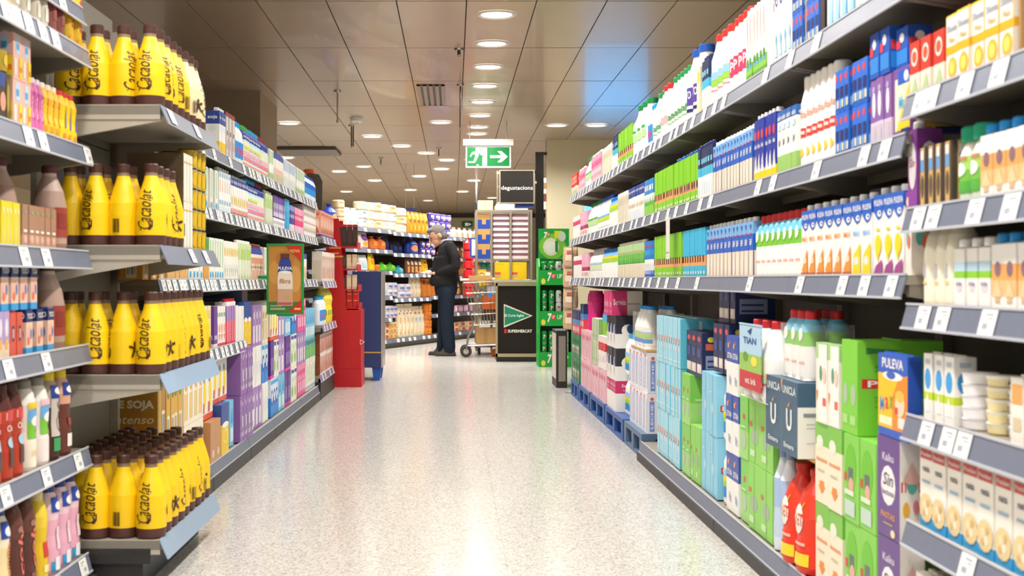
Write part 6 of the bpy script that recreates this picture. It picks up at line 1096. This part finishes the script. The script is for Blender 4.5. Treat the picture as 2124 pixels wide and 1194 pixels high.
mb.box(-.03, .1, .0, -.016, .135, Hs, FS); mb.box(-.016, .11, Hs * .5, 0, .13, Hs * .5 + .02, FS); mb.box(Wsg, .05, Hs * .6, Wsg + .03, .09, Hs * .6 + .03, FS); obj('frame', mb, t)
obj('lettering', decal_xz([('t', 'degustacions', .5, .45, .155, .9, 'e2ded6', 0, 0, .004)], 0, Wsg, .005, 0, Hs), t)
mb = MB(); mb.box(.2, .02, -.05, .43, .2, -.001, '26387c'); obj('blue_shade', mb, t)

# green drinks rack
gx, gy = 1.0, 14.4; GW = .36
GRN = mat('12a63c', .4); GRD = mat('0a8434', .4)
t = thing('drinks_rack', 'bright green soft drink rack with lime printed header board', 'rack', (gx, gy, 0))
for x in (-.02, GW):
    mb = MB(); p = [(0, 0), (.4, 0), (.4, 1.25), (.12, 1.25), (0, 1.15)]; pts = [(x, a, b) for a, b in p] + [(x + .02, a, b) for a, b in p]
    mb.add(pts, [(0, 1, 2, 3, 4), (9, 8, 7, 6, 5)] + [(i, (i + 1) % 5, 5 + (i + 1) % 5, 5 + i) for i in range(5)], GRN); obj('side_panel', mb, t)
mb = MB(); mb.box(0, .39, 0, GW, .4, 1.25, GRD); obj('back_sheet', mb, t)
SV = [('t', '7', .3, .55, .6, .14, 'f6f6f0', 0, .15, .04), ('e', .42, .6, .07, .2, 'd8302c'), ('t', 'UP', .42, .6, .22, .08, 'f6f6f0'), ('t', 'UP UP', .72, .6, .3, .36, 'e4f2dc'), ('e', .1, .25, .07, .2, 'e8e03c')]
for k, z in enumerate((.0, .47, .94)):
    mb = MB(); h = .17; mb.box(.0, .0, z, GW, .012, z + h, GRN); mb.box(0, .012, z + h - .05, GW, .389, z + h - .04, GRD); fp = obj('shelf_front', mb, t)
    obj('logo_print', decal_xz(SV, 0, GW, 0, z, z + h), fp)
mb = MB(); mb.box(0, .3, 1.251, GW + .0, .312, 1.6, GRN); hb = obj('header_board', mb, t)
obj('logo_print', decal_xz([('e', .45, .4, .5, .45, '7ac836'), ('e', .4, .38, .3, .32, 'dfe8c4'), ('e', .42, .36, .22, .22, 'eef2e2'), ('t', '7', .2, .8, .22, .14, 'f6f6f0', 0, .15, .04), ('e', .3, .82, .07, .07, 'd8302c'), ('t', 'UP', .3, .82, .07, .09, 'f6f6f0'), ('r', .52, .68, .8, .95, 'd9dc2c'), ('e', .8, .75, .14, .18, 'cfd8c8'), ('r', .55, .2, .65, .6, '0d8a3a')], .02, GW - .02, .3, 1.26, 1.59), hb)
for k, (z, nl) in enumerate(((.131, 2), (.601, 2), (1.071, 1))):
    for l in range(nl):
        for c in range(4):
            kk = 'green_can' if c < 2 else 'silver_can'
            oc = put(PR[kk], (gx + .05 + .083 * c, gy + .06, z + .1398 * l), random.uniform(-.3, .3), '%s soda can, %s from left, %s row, %s tier of green rack' % ('green' if c < 2 else 'silver', ordi(c), ordi(l), ('lowest', 'middle', 'upper')[k]), 'soda cans in the green rack')
            oc.scale = (1, 1, 1.2)
            if l == 0: put(PR[kk], (gx + .05 + .083 * c, gy + .14, z), 0, 'rear %s soda can, %s from left, %s tier of green rack' % ('green' if c < 2 else 'silver', ordi(c), ('lowest', 'middle', 'upper')[k]), 'rear soda cans in the green rack')
for c in range(3): put(PR['green_can'], (gx + .09 + .08 * c, gy + .22, 1.071), .2, 'loose green soda can, %s, at back of upper tier' % ordi(c), 'loose cans in the green rack')
# black frame sign at the end of right line
t = thing('floor_sign', 'black framed board standing at the end of right shelves', 'sign', (.955, 11.6, 0)); mb = MB(); mb.box(0, 0, 0, .1, .5, .53, mat('26211e', .5)); obj('frame', mb, t); mb = MB(); mb.box(-.003, .04, .08, -.0005, .46, .5, 'd8d0c4'); mb.box(.02, -.003, .06, .085, -.0005, .48, '8c8478'); obj('sheet', mb, t)
for k in range(6):
    for j in range(2):
        x, y, z = 1.03 + .05 * (k % 2), 11.25 + .04 * k, (.98 - .17 * (k % 3), .54)[j] if j == 0 else .56 + .15 * (k // 3)
        pass
t = thing('strip_hanger', 'hanging strip at the far end of right shelves', 'hanger', (1.05, 11.06, 0)); mb = MB(); mb.bar((0, 0, .0), (0, 0, 1.34), .006, METAL); mb.box(-.07, -.04, 0, .07, .12, .012, METAL); obj('strip', mb, t)
for k in range(4): put(PR['cream_hang'], (1.04, 11.11, .56 + .185 * k), -.4, 'crinkled brown snack bag, %s up on right end strip' % ordi(k), 'snack bags on right end strip')

# exit sign
ex, ey = .15, 15.0; EW_, EH = .54, .3
t = thing('exit_sign', 'hanging green and white exit sign with running figure and arrow', 'sign', (ex, ey, 2.34))
mb = MB(); mb.box(0, 0, 0, EW_, .02, EH - .035, mat('eef2e8', .4, emit=.1)); obj('sign_plate', mb, t)
mb = MB(); mb.box(-.03, -.03, EH - .034, EW_ + .03, .05, EH + .04, mat('eeeae0', .4)); obj('lamp_housing', mb, t)
mb = MB()
for x in (.05, EW_ - .05): mb.bar((x, .01, EH + .04), (x, .01, .555), .006, METAL)
obj('hanger_rod', mb, t)
EG, EWH = mat('07803c', .4), mat('f2f6ee', .4, emit=.35)
obj('pictogram', decal_xz([('r', .03, .07, .97, .93, EG), ('p', [(.22, .9), (.47, .9), (.47, .1), (.37, .1), (.37, .5), (.4, .5), (.4, .56), (.34, .56), (.3, .7), (.22, .7)], EWH), ('r', .24, .1, .3, .16, EWH), ('e', .305, .82, .032, .07, EG), ('e', .29, .8, .03, .065, EWH),
    ('p', [(.14, .7), (.24, .76), (.3, .72), (.3, .6), (.25, .42), (.2, .42), (.21, .62), (.15, .6), (.11, .48), (.09, .52)], EWH), ('p', [(.2, .45), (.27, .45), (.2, .22), (.06, .22), (.06, .29), (.17, .29)], EWH), ('p', [(.24, .45), (.3, .38), (.32, .12), (.27, .12), (.26, .3)], EG),
    ('p', [(.27, .62), (.31, .62), (.34, .56), (.39, .56), (.39, .51), (.32, .5)], EG),
    ('r', .54, .44, .8, .56, EWH), ('p', [(.7, .75), (.79, .75), (.93, .5), (.79, .25), (.7, .25), (.82, .5)], EWH)], 0, EW_, 0, 0, EH - .035), t)
t = thing('exit_sign', 'tiny distant green exit sign on far wall', 'sign', (.4, 35.948, 2.52)); mb = MB(); mb.box(-.15, 0, 0, .15, .05, .14, EG); obj('sign_plate', mb, t); obj('pictogram', decal_xz([('r', .3, .2, .6, .8, EWH), ('p', [(.65, .8), (.9, .5), (.65, .2)], EWH)], -.15, .15, 0, 0, .14), t)
t = thing('hanging_sign', 'small dark hanging display screen far down the store', 'sign', (.45, 24, 2.05 + .2)); mb = MB(); mb.box(-.04, 0, 0, .05, .25, .22, mat('3a3a3e')); obj('screen', mb, t); mb = MB(); mb.bar((0, .1, .22), (0, .1, .645), .02, mat('3a3a3e')); obj('rod', mb, t)
t = thing('hanging_sign', 'dark navy hanging board above the far bakery', 'sign', (-.7, 20.5, 2.05)); mb = MB(); mb.box(-.12, 0, 0, .1, .03, .12, '232a5c'); obj('board', mb, t); mb = MB(); mb.bar((-.08, .015, .12), (-.08, .015, .845), .004, METAL); mb.bar((.06, .015, .12), (.06, .015, .845), .004, METAL); obj('wire', mb, t)

# poster flag on the left line
x0, y0, z0 = P3(553, 652, 7.55); x1, _, z1 = P3(630, 505, 7.55); PWd, PHt = x1 - x0, z1 - z0
t = thing('poster_sign', 'green framed orange poster of a drink bottle with red corners', 'sign', (x0, y0, z0)); PG = mat('1f9a48', .35)
mb = MB(); r = .012
for a in ((0, 0, r, PHt), (PWd - r, 0, PWd, PHt), (r, 0, PWd - r, r), (r, PHt - r, PWd - r, PHt)): mb.box(a[0], -.006, a[1], a[2], .008, a[3], PG)
mb.box(.06, .0, -.01, PWd - .06, .006, 0, PG); mb.box(-.055, 0, PHt * .5, 0, .006, PHt * .5 + .02, PG); obj('frame', mb, t)
mb = MB(); mb.box(r, 0, r, PWd - r, .004, PHt - r, 'c98a3c'); obj('sheet', mb, t)
obj('poster_print', decal_xz([('e', .2, .6, .2, .18, 'd39a4c'), ('e', .8, .5, .2, .2, 'd8a052'), ('e', .5, .8, .3, .12, 'bd7a30'), ('r', 0, 0, 1, .16, '4a7a34'), ('r', .05, .04, .5, .07, '9cb88c'), ('r', .05, .09, .4, .11, '9cb88c'),
    ('p', [(.27, .1), (.73, .1), (.73, .5), (.7, .62), (.66, .78), (.62, .8), (.38, .8), (.34, .78), (.3, .62), (.27, .5)], 'd6a888'), ('p', [(.27, .35), (.73, .35), (.73, .52), (.7, .6), (.3, .6), (.27, .52)], 'f0e2d0'), ('p', [(.28, .6), (.72, .6), (.66, .78), (.62, .81), (.38, .81), (.34, .78)], '2a3f94'),
    ('e', .5, .6, .2, .025, WH), ('t', 'PULEVA', .5, .66, .05, .42, WH), ('t', 'fibra', .5, .47, .07, .34, 'b98a68', 0, .1), ('t', '0%', .6, .24, .06, .2, 'e0b85c'), ('r', .29, .12, .71, .15, 'c8506c'), ('r', .37, .81, .63, .88, '6a2c28'),
    ('p', [(.52, 1), (1, 1), (1, .76)], 'cc2420'), ('t', 'NOVA', .8, .92, .05, .3, 'f0c83c'), ('p', [(.6, 0), (1, 0), (1, .2)], 'cc2420'), ('r', .78, .04, .97, .07, 'f0c83c')], r, PWd - r, 0, r, PHt - r), t)
# grey end panel above the end bay
t = thing('end_panel', 'dark grey rounded end panel above the left line with orange ring', 'panel', (-1.27, 11.2, 1.581)); mb = MB()
pl = [(-.04, 0), (.1, 0), (.1, .3), (.07, .36), (.0, .37), (-.04, .37)]; pts = [(a, 0, b) for a, b in pl] + [(a, .04, b) for a, b in pl]
mb.add(pts, [(0, 1, 2, 3, 4, 5), (11, 10, 9, 8, 7, 6)] + [(i, (i + 1) % 6, 6 + (i + 1) % 6, 6 + i) for i in range(6)], mat('5c534c', .5)); mb.box(-.04, 0, -.06, .0, .04, 0, mat('5c534c')); obj('panel_board', mb, t)
mb = MB(); mb.loft([(.371, .06, .012, 2, 'e0602c'), (.4, .05, .01, 2, 'e0602c'), (.41, .03, .01, 2, 'e0602c')], 12, (-.02, .02, 0)); obj('orange_ring', mb, t)

# backlit blue panel on the cream wall, beyond the right shelves
t = thing('backlit_panel', 'backlit blue wall panel beyond the right shelves, mirrored in the ceiling', 'sign', (1.78, 16.94, 1.62)); mb = MB(); mb.box(-.03, 0, -.03, .88, .058, .9, mat('d8d4cc', .4)); obj('frame', mb, t)
mb = MB(); mb.box(0, -.006, 0, .85, -.001, .87, mat('4aa8f0', .4, emit=3.)); obj('lit_sheet', mb, t)
# ------------------------------------------------------------------ the man
def remeshed(name, build, voxel, smooth, m):
    mb = MB(); build(mb); me = mb.mesh('tmp'); ob = bpy.data.objects.new('tmp', me); COL.objects.link(ob)
    r = ob.modifiers.new('r', 'REMESH'); r.mode = 'VOXEL'; r.voxel_size = voxel; r.use_smooth_shade = True
    s = ob.modifiers.new('s', 'SMOOTH'); s.iterations = smooth; s.factor = .5
    dg = bpy.context.evaluated_depsgraph_get(); dg.update()
    out = bpy.data.meshes.new_from_object(ob.evaluated_get(dg)); bpy.data.objects.remove(ob); bpy.data.meshes.remove(me)
    out.name = name; out.materials.clear(); out.materials.append(m); out.polygons.foreach_set('use_smooth', [True] * len(out.polygons)); out.polygons.foreach_set('material_index', [0] * len(out.polygons)); return out
def ball(mb, c, rx, ry=None, rz=None, T=None, n=14):
    if T is not None: rx, ry, rz = 1.1 * rx, 1.1 * ry, 1.1 * rz
    ry = ry or rx; rz = rz or rx; secs = []
    for k in range(9):
        a = -PI / 2 + PI * (k + .0) / 8; s = max(.02, math.cos(a)); secs.append((rz * math.sin(a), rx * s, ry * s, 2, SHELF))
    M = Matrix.Translation(c) @ (T or Matrix())
    mb.loft(secs, n, T=M)
def limb(mb, pts):
    """pts: (position, radius) along the limb"""
    for (a, ra), (b, rb) in zip(pts, pts[1:]):
        a, b = Vector(a), Vector(b); d = b - a; q = d.to_track_quat('Z', 'Y').to_matrix().to_4x4()
        mb.loft([(0, ra, ra, 2, SHELF), (d.length, rb, rb, 2, SHELF)], 14, T=Matrix.Translation(a) @ q)
    for p, r in pts: ball(mb, p, r)
SKIN = mat('cf9a7c', .5, noise=.05, scale=20)
man = thing('person', 'grey-haired man in dark sweater and navy trousers looking down at his hands', 'person', (-.14, 16.56, 0))
HC = Vector((-.075, -.005, 1.575)); HR = Matrix.Rotation(-.2, 4, 'Z').inverted() @ Matrix.Rotation(-.52, 4, 'Y'); HT = Matrix.Translation(HC) @ HR @ Matrix.Scale(1.1, 4)
def hp(x, y, z): return HT @ Vector((x, y, z))
def finger(mb, base, d, up, L, r, curl):
    p = Vector(base); d = Vector(d).normalized(); up = Vector(up); pts = [(tuple(p), r)]
    for k, f in enumerate((.45, .32, .23)):
        d = (d + up * curl * (.4 + .5 * k)).normalized(); p = p + d * L * f; pts.append((tuple(p), r * (.95 - .1 * k)))
    limb(mb, pts)
def body(mb):
    # head: skull, jaw, nose, brow, ears
    ball(mb, hp(.01, 0, .02), .1, .078, .1, HR); ball(mb, hp(-.03, 0, -.045), .062, .056, .07, HR); ball(mb, hp(-.062, 0, -.088), .026, .03, .022, HR)
    limb(mb, [(hp(-.088, 0, .02), .009), (hp(-.112, 0, -.02), .014), (hp(-.1, 0, -.03), .013)]); limb(mb, [(hp(-.083, -.03, .036), .011), (hp(-.087, .03, .036), .011)])
    limb(mb, [(hp(-.082, -.02, -.055), .009), (hp(-.082, .02, -.055), .009)])
    for s in (-1, 1): ball(mb, hp(.02, s * .08, -.005), .024, .012, .034, HR)
    # neck, trunk and limbs
    limb(mb, [(hp(.03, 0, -.05), .055), ((.045, 0, 1.47), .062)])
    mb.loft([(.86, .12, .15, 2.3, SHELF), (1.0, .13, .15, 2.3, SHELF), (1.2, .12, .15, 2.3, SHELF), (1.4, .1, .16, 2.3, SHELF), (1.48, .06, .09, 2, SHELF)], 16, (.05, 0, 0))
    for s, P in ((-1, ((.09, -.17, 1.42), (.17, -.25, 1.17), (-.06, -.135, 1.085))), (1, ((.06, .17, 1.42), (-.0, .25, 1.17), (-.19, .1, 1.1)))): limb(mb, [(P[0], .05), ((.15, -.215, 1.3) if s < 0 else (.02, .222, 1.3), .042), (P[1], .038), (P[2], .029)])
    for s, h, k, a in ((-1, (.06, -.09, .85), (.05, -.1, .48), (.1, -.1, .1)), (1, (.04, .09, .85), (.01, .1, .48), (-.01, .1, .1))): limb(mb, [(h, .075), (k, .055), (a, .04), ((a[0] - .06, a[1], .05), .03)])
    # near hand: palm up, fingers curled round the note
    def hand(wr, pc, d, side):
        wr, pc, d = Vector(wr), Vector(pc), Vector(d).normalized(); sd = Vector(side).normalized(); up = Vector((0, 0, 1))
        limb(mb, [(wr, .028), (wr.lerp(pc, .5), .03)])
        for q in (-.028, -.01, .01, .028): limb(mb, [(wr.lerp(pc, .35) + sd * q * .7, .016), (pc + d * .03 + sd * q, .0125)])
        for q, L in ((-.029, .062), (-.01, .078), (.01, .082), (.029, .072)): finger(mb, pc + d * .035 + sd * q, d + sd * q * 2, up, L, .0095, .45)
        finger(mb, wr.lerp(pc, .55) + sd * .034, (d * .7 + sd * .8 + up * .3), -sd + up * .2, .065, .011, .3)
    hand((-.07, -.13, 1.085), (-.135, -.095, 1.08), (-.9, .42, -.02), (.42, .9, .0))
    hand((-.195, .095, 1.1), (-.25, .045, 1.085), (-.75, -.62, -.1), (.62, -.75, 0))
obj('body', remeshed('body', body, .0055, 3, SKIN), man)
def sweater(mb):
    mb.loft([(.915, .165, .185, 2.4, SHELF), (.94, .185, .2, 2.4, SHELF), (1.03, .192, .2, 2.3, SHELF)], 20, (.015, 0, 0))
    mb.loft([(1.0, .19, .2, 2.3, SHELF), (1.15, .178, .195, 2.3, SHELF), (1.3, .155, .2, 2.3, SHELF)], 20, (.035, 0, 0)); mb.loft([(1.2, .165, .197, 2.3, SHELF), (1.36, .145, .2, 2.3, SHELF), (1.44, .115, .185, 2.2, SHELF), (1.49, .08, .12, 2.2, SHELF), (1.525, .066, .078, 2, SHELF)], 20, (.065, 0, 0))
    limb(mb, [((.1, -.165, 1.43), .075), ((.165, -.225, 1.3), .07), ((.175, -.25, 1.17), .06)]); limb(mb, [((.175, -.25, 1.17), .06), ((.06, -.2, 1.125), .056), ((-.05, -.142, 1.088), .044)])
    limb(mb, [((.06, .165, 1.43), .075), ((.02, .23, 1.3), .068), ((.0, .25, 1.17), .06)]); limb(mb, [((.0, .25, 1.17), .06), ((-.17, .115, 1.105), .043)])
obj('sweater', remeshed('sweater', sweater, .011, 5, mat('242325', .85, noise=.12, bump=.3, scale=45)), man)
def trousers(mb):
    mb.loft([(.8, .14, .175, 2.4, SHELF), (.88, .155, .185, 2.4, SHELF), (.96, .155, .18, 2.4, SHELF)], 20, (.045, 0, 0))
    limb(mb, [((.065, -.095, .84), .105), ((.06, -.1, .5), .088), ((.075, -.1, .3), .084), ((.09, -.1, .12), .082), ((.09, -.1, .085), .078)]); limb(mb, [((.045, .09, .84), .105), ((.02, .1, .5), .088), ((.01, .1, .3), .082), ((-.0, .1, .12), .08), ((.0, .1, .085), .076)])
obj('trousers', remeshed('trousers', trousers, .011, 4, mat('212936', .85, noise=.15, bump=.25, scale=14)), man)
SHOE = mat('3f3a33', .6, noise=.1)
for s, x, y in ((-1, .09, -.1), (1, .0, .1)):
    mb = MB(); mb.loft([(0, .14, .05, 2.6, mat('2a2622')), (.022, .142, .052, 2.6, SHOE), (.05, .125, .048, 2.4, SHOE)], 18, (x - .05, y - .01, 0)); mb.loft([(.045, .11, .046, 2.3, SHOE), (.075, .08, .044, 2.2, SHOE), (.12, .055, .042, 2, SHOE)], 18, (x - .02, y, 0)); obj('shoe', mb, man)
def hair(mb):
    ball(mb, hp(.03, 0, .036), .099, .083, .1, HR); ball(mb, hp(.055, 0, -.02), .07, .078, .08, HR); ball(mb, hp(-.035, 0, .1), .055, .06, .028, HR)
obj('hair', remeshed('hair', hair, .007, 2, mat('716d69', .85, noise=.3, bump=.6, scale=60)), man)
mb = MB(); mb.loft([(1.465, .09, .1, 2, 'b9c6da'), (1.505, .08, .082, 2, 'b9c6da'), (1.535, .07, .074, 2, 'b9c6da')], 18, (.055, 0, 0), cap=False); obj('shirt_collar', mb, man)
for s in (-1, 1):
    mb = MB(); ball(mb, hp(-.081, s * .033, .012), .009); mb.mats = [mat('2a2420', .3)]; obj('eye', mb, man)
    mb = MB(); limb(mb, [(hp(-.09, s * .018, .042), .006), (hp(-.084, s * .048, .04), .005)]); mb.mats = [mat('6a655e', .8)]; obj('eyebrow', mb, man)
mb = MB(); ball(mb, (-.068, -.17, 1.345), .012, .03, .012); mb.mats = [mat('c02838', .6)]; obj('red_badge', mb, man)
note = thing('paper_note', 'small white folded note held in the hands of man', 'paper', (-.34, 16.53, 1.1)); note.rotation_euler = (.3, -.25, .4); mb = MB(); mb.box(-.06, -.035, 0, .05, .035, .006, 'f4f2ee'); mb.box(-.055, -.03, .006, .03, .03, .009, 'f4f2ee'); obj('sheet', mb, note)

# ------------------------------------------------------------------ trolley
WIRE = mat('b9b19c', .3, .85)
tx, ty = .135, 16.1
t = thing('shopping_trolley', 'wire shopping trolley with pale handle standing beside black counter', 'trolley', (tx, ty, 0))
def lp(a, b, f): return tuple(a[i] + (b[i] - a[i]) * f for i in range(3))
T0 = [(-.0, 0, .96), (.86, 0, 1.0), (.86, .5, 1.0), (-.0, .5, .96)]; B0 = [(.13, .06, .41), (.8, .04, .46), (.8, .46, .46), (.13, .44, .41)]
mb = MB()
for i in range(4):
    a, b, c, d = T0[i], T0[(i + 1) % 4], B0[i], B0[(i + 1) % 4]; n = 18 if i % 2 == 0 else 10
    for k in range(n + 1): mb.bar(lp(a, b, k / n), lp(c, d, k / n), .0048, WIRE, 4)
    for k in range(5): mb.bar(lp(a, c, k / 4), lp(b, d, k / 4), .006 if k else .009, WIRE, 5)
for k in range(13): mb.bar(lp(B0[0], B0[1], k / 12), lp(B0[3], B0[2], k / 12), .0048, WIRE, 4)
obj('wire_basket', mb, t)['kind'] = 'stuff'
mb = MB(); mb.bar((-.03, -.0, 1.0), (-.03, .5, 1.0), .016, mat('e2dccb', .4), 10); mb.bar((-.03, 0, 1.0), (.4, 0, 1.01), .016, mat('e2dccb', .4), 10); mb.bar((-.03, .5, 1.0), (.4, .5, 1.01), .016, mat('e2dccb', .4), 10); obj('handle', mb, t)
mb = MB()
for y in (.06, .44): mb.path([(.13, y, .41), (.06, y, .26), (.05, y, .15), (.75, y, .17), (.8, y, .46)], .012, METAL, 8)
mb.bar((.05, .06, .15), (.05, .44, .15), .01, METAL); mb.bar((.75, .06, .17), (.75, .44, .17), .01, METAL)
for k in range(7): mb.bar((.1 + .1 * k, .06, .165), (.1 + .1 * k, .44, .165), .004, METAL, 5)
obj('under_frame', mb, t)
for x in (.0, .5):
    for y in (.08, .42):
        mb = MB(); T = Matrix.Translation((x + .03, y, .075)) @ Matrix.Rotation(PI / 2, 4, 'X'); mb.loft([(-.018, .062, .062, 2, mat('3a3633', .6)), (-.012, .075, .075, 2, mat('3a3633', .6)), (.012, .075, .075, 2, mat('3a3633', .6)), (.018, .062, .062, 2, mat('3a3633', .6))], 18, T=T)
        w = obj('wheel', mb, t); mb = MB(); mb.loft([(-.021, .035, .035, 2, METAL), (.021, .035, .035, 2, METAL)], 12, T=T); obj('hub', mb, w)
        mb = MB(); mb.path([(x + .03, y - .026, .075), (x + .05, y - .02, .16)], .008, METAL); mb.path([(x + .03, y + .026, .075), (x + .05, y + .02, .16)], .008, METAL); obj('fork', mb, t)
mb = MB(); mb.loft([(.0, .02, .012, 2.4, '2a7cc4'), (.06, .02, .012, 2.4, '2a7cc4')], 10, (.34, -.012, .77)); obj('coin_lock', mb, t)
def cbox(name, lab, loc, w, d, h, c, deco, cat='box'):
    q = thing(name, lab, cat, loc); mb = MB(); mb.box(0, 0, 0, w, d, h, c); obj('body', mb, q)
    if deco: obj('printed_panel', decal_xz(deco, 0, w, 0, 0, h), q)
cbox('orange_crate', 'orange and dark packed crate inside the trolley', (tx + .24, ty + .1, .475), .45, .3, .32, mat('3a2a24', .6), [('r', 0, .45, 1, 1, 'e0641c'), ('r', .1, .2, .9, .4, '5a3a2c')], 'crate')
cbox('carton_box', 'brown cardboard box on the lower trolley rack', (tx + .16, ty + .1, .175), .5, .3, .2, CARD, [('r', .2, 0, .3, 1, 'a5824f'), ('r', .55, .4, .8, .7, 'a07848')])
cbox('clear_tub', 'clear plastic wrapped packs in upper trolley basket', (tx + .28, ty + .12, .797), .42, .28, .13, mat('8a8a9c', .25, noise=.3, scale=30), [('r', .05, .2, .3, .9, 'd8d8e0'), ('r', .5, .1, .8, .6, '4a4660')], 'pack')
t2 = thing('orange_ball', 'small round orange object on floor beneath trolley', 'ball', (tx + .42, ty + .3, .0)); mb = MB(); mb.loft([(0, .03, .03, 2, 'e87a24'), (.015, .055, .055, 2, 'e87a24'), (.05, .065, .065, 2, 'e87a24'), (.085, .055, .055, 2, 'e87a24'), (.1, .03, .03, 2, 'c8601c')], 16); obj('skin', mb, t2); mb = MB(); mb.bar((0, 0, .1), (.005, 0, .115), .006, '5a7a2c'); obj('stem', mb, t2)
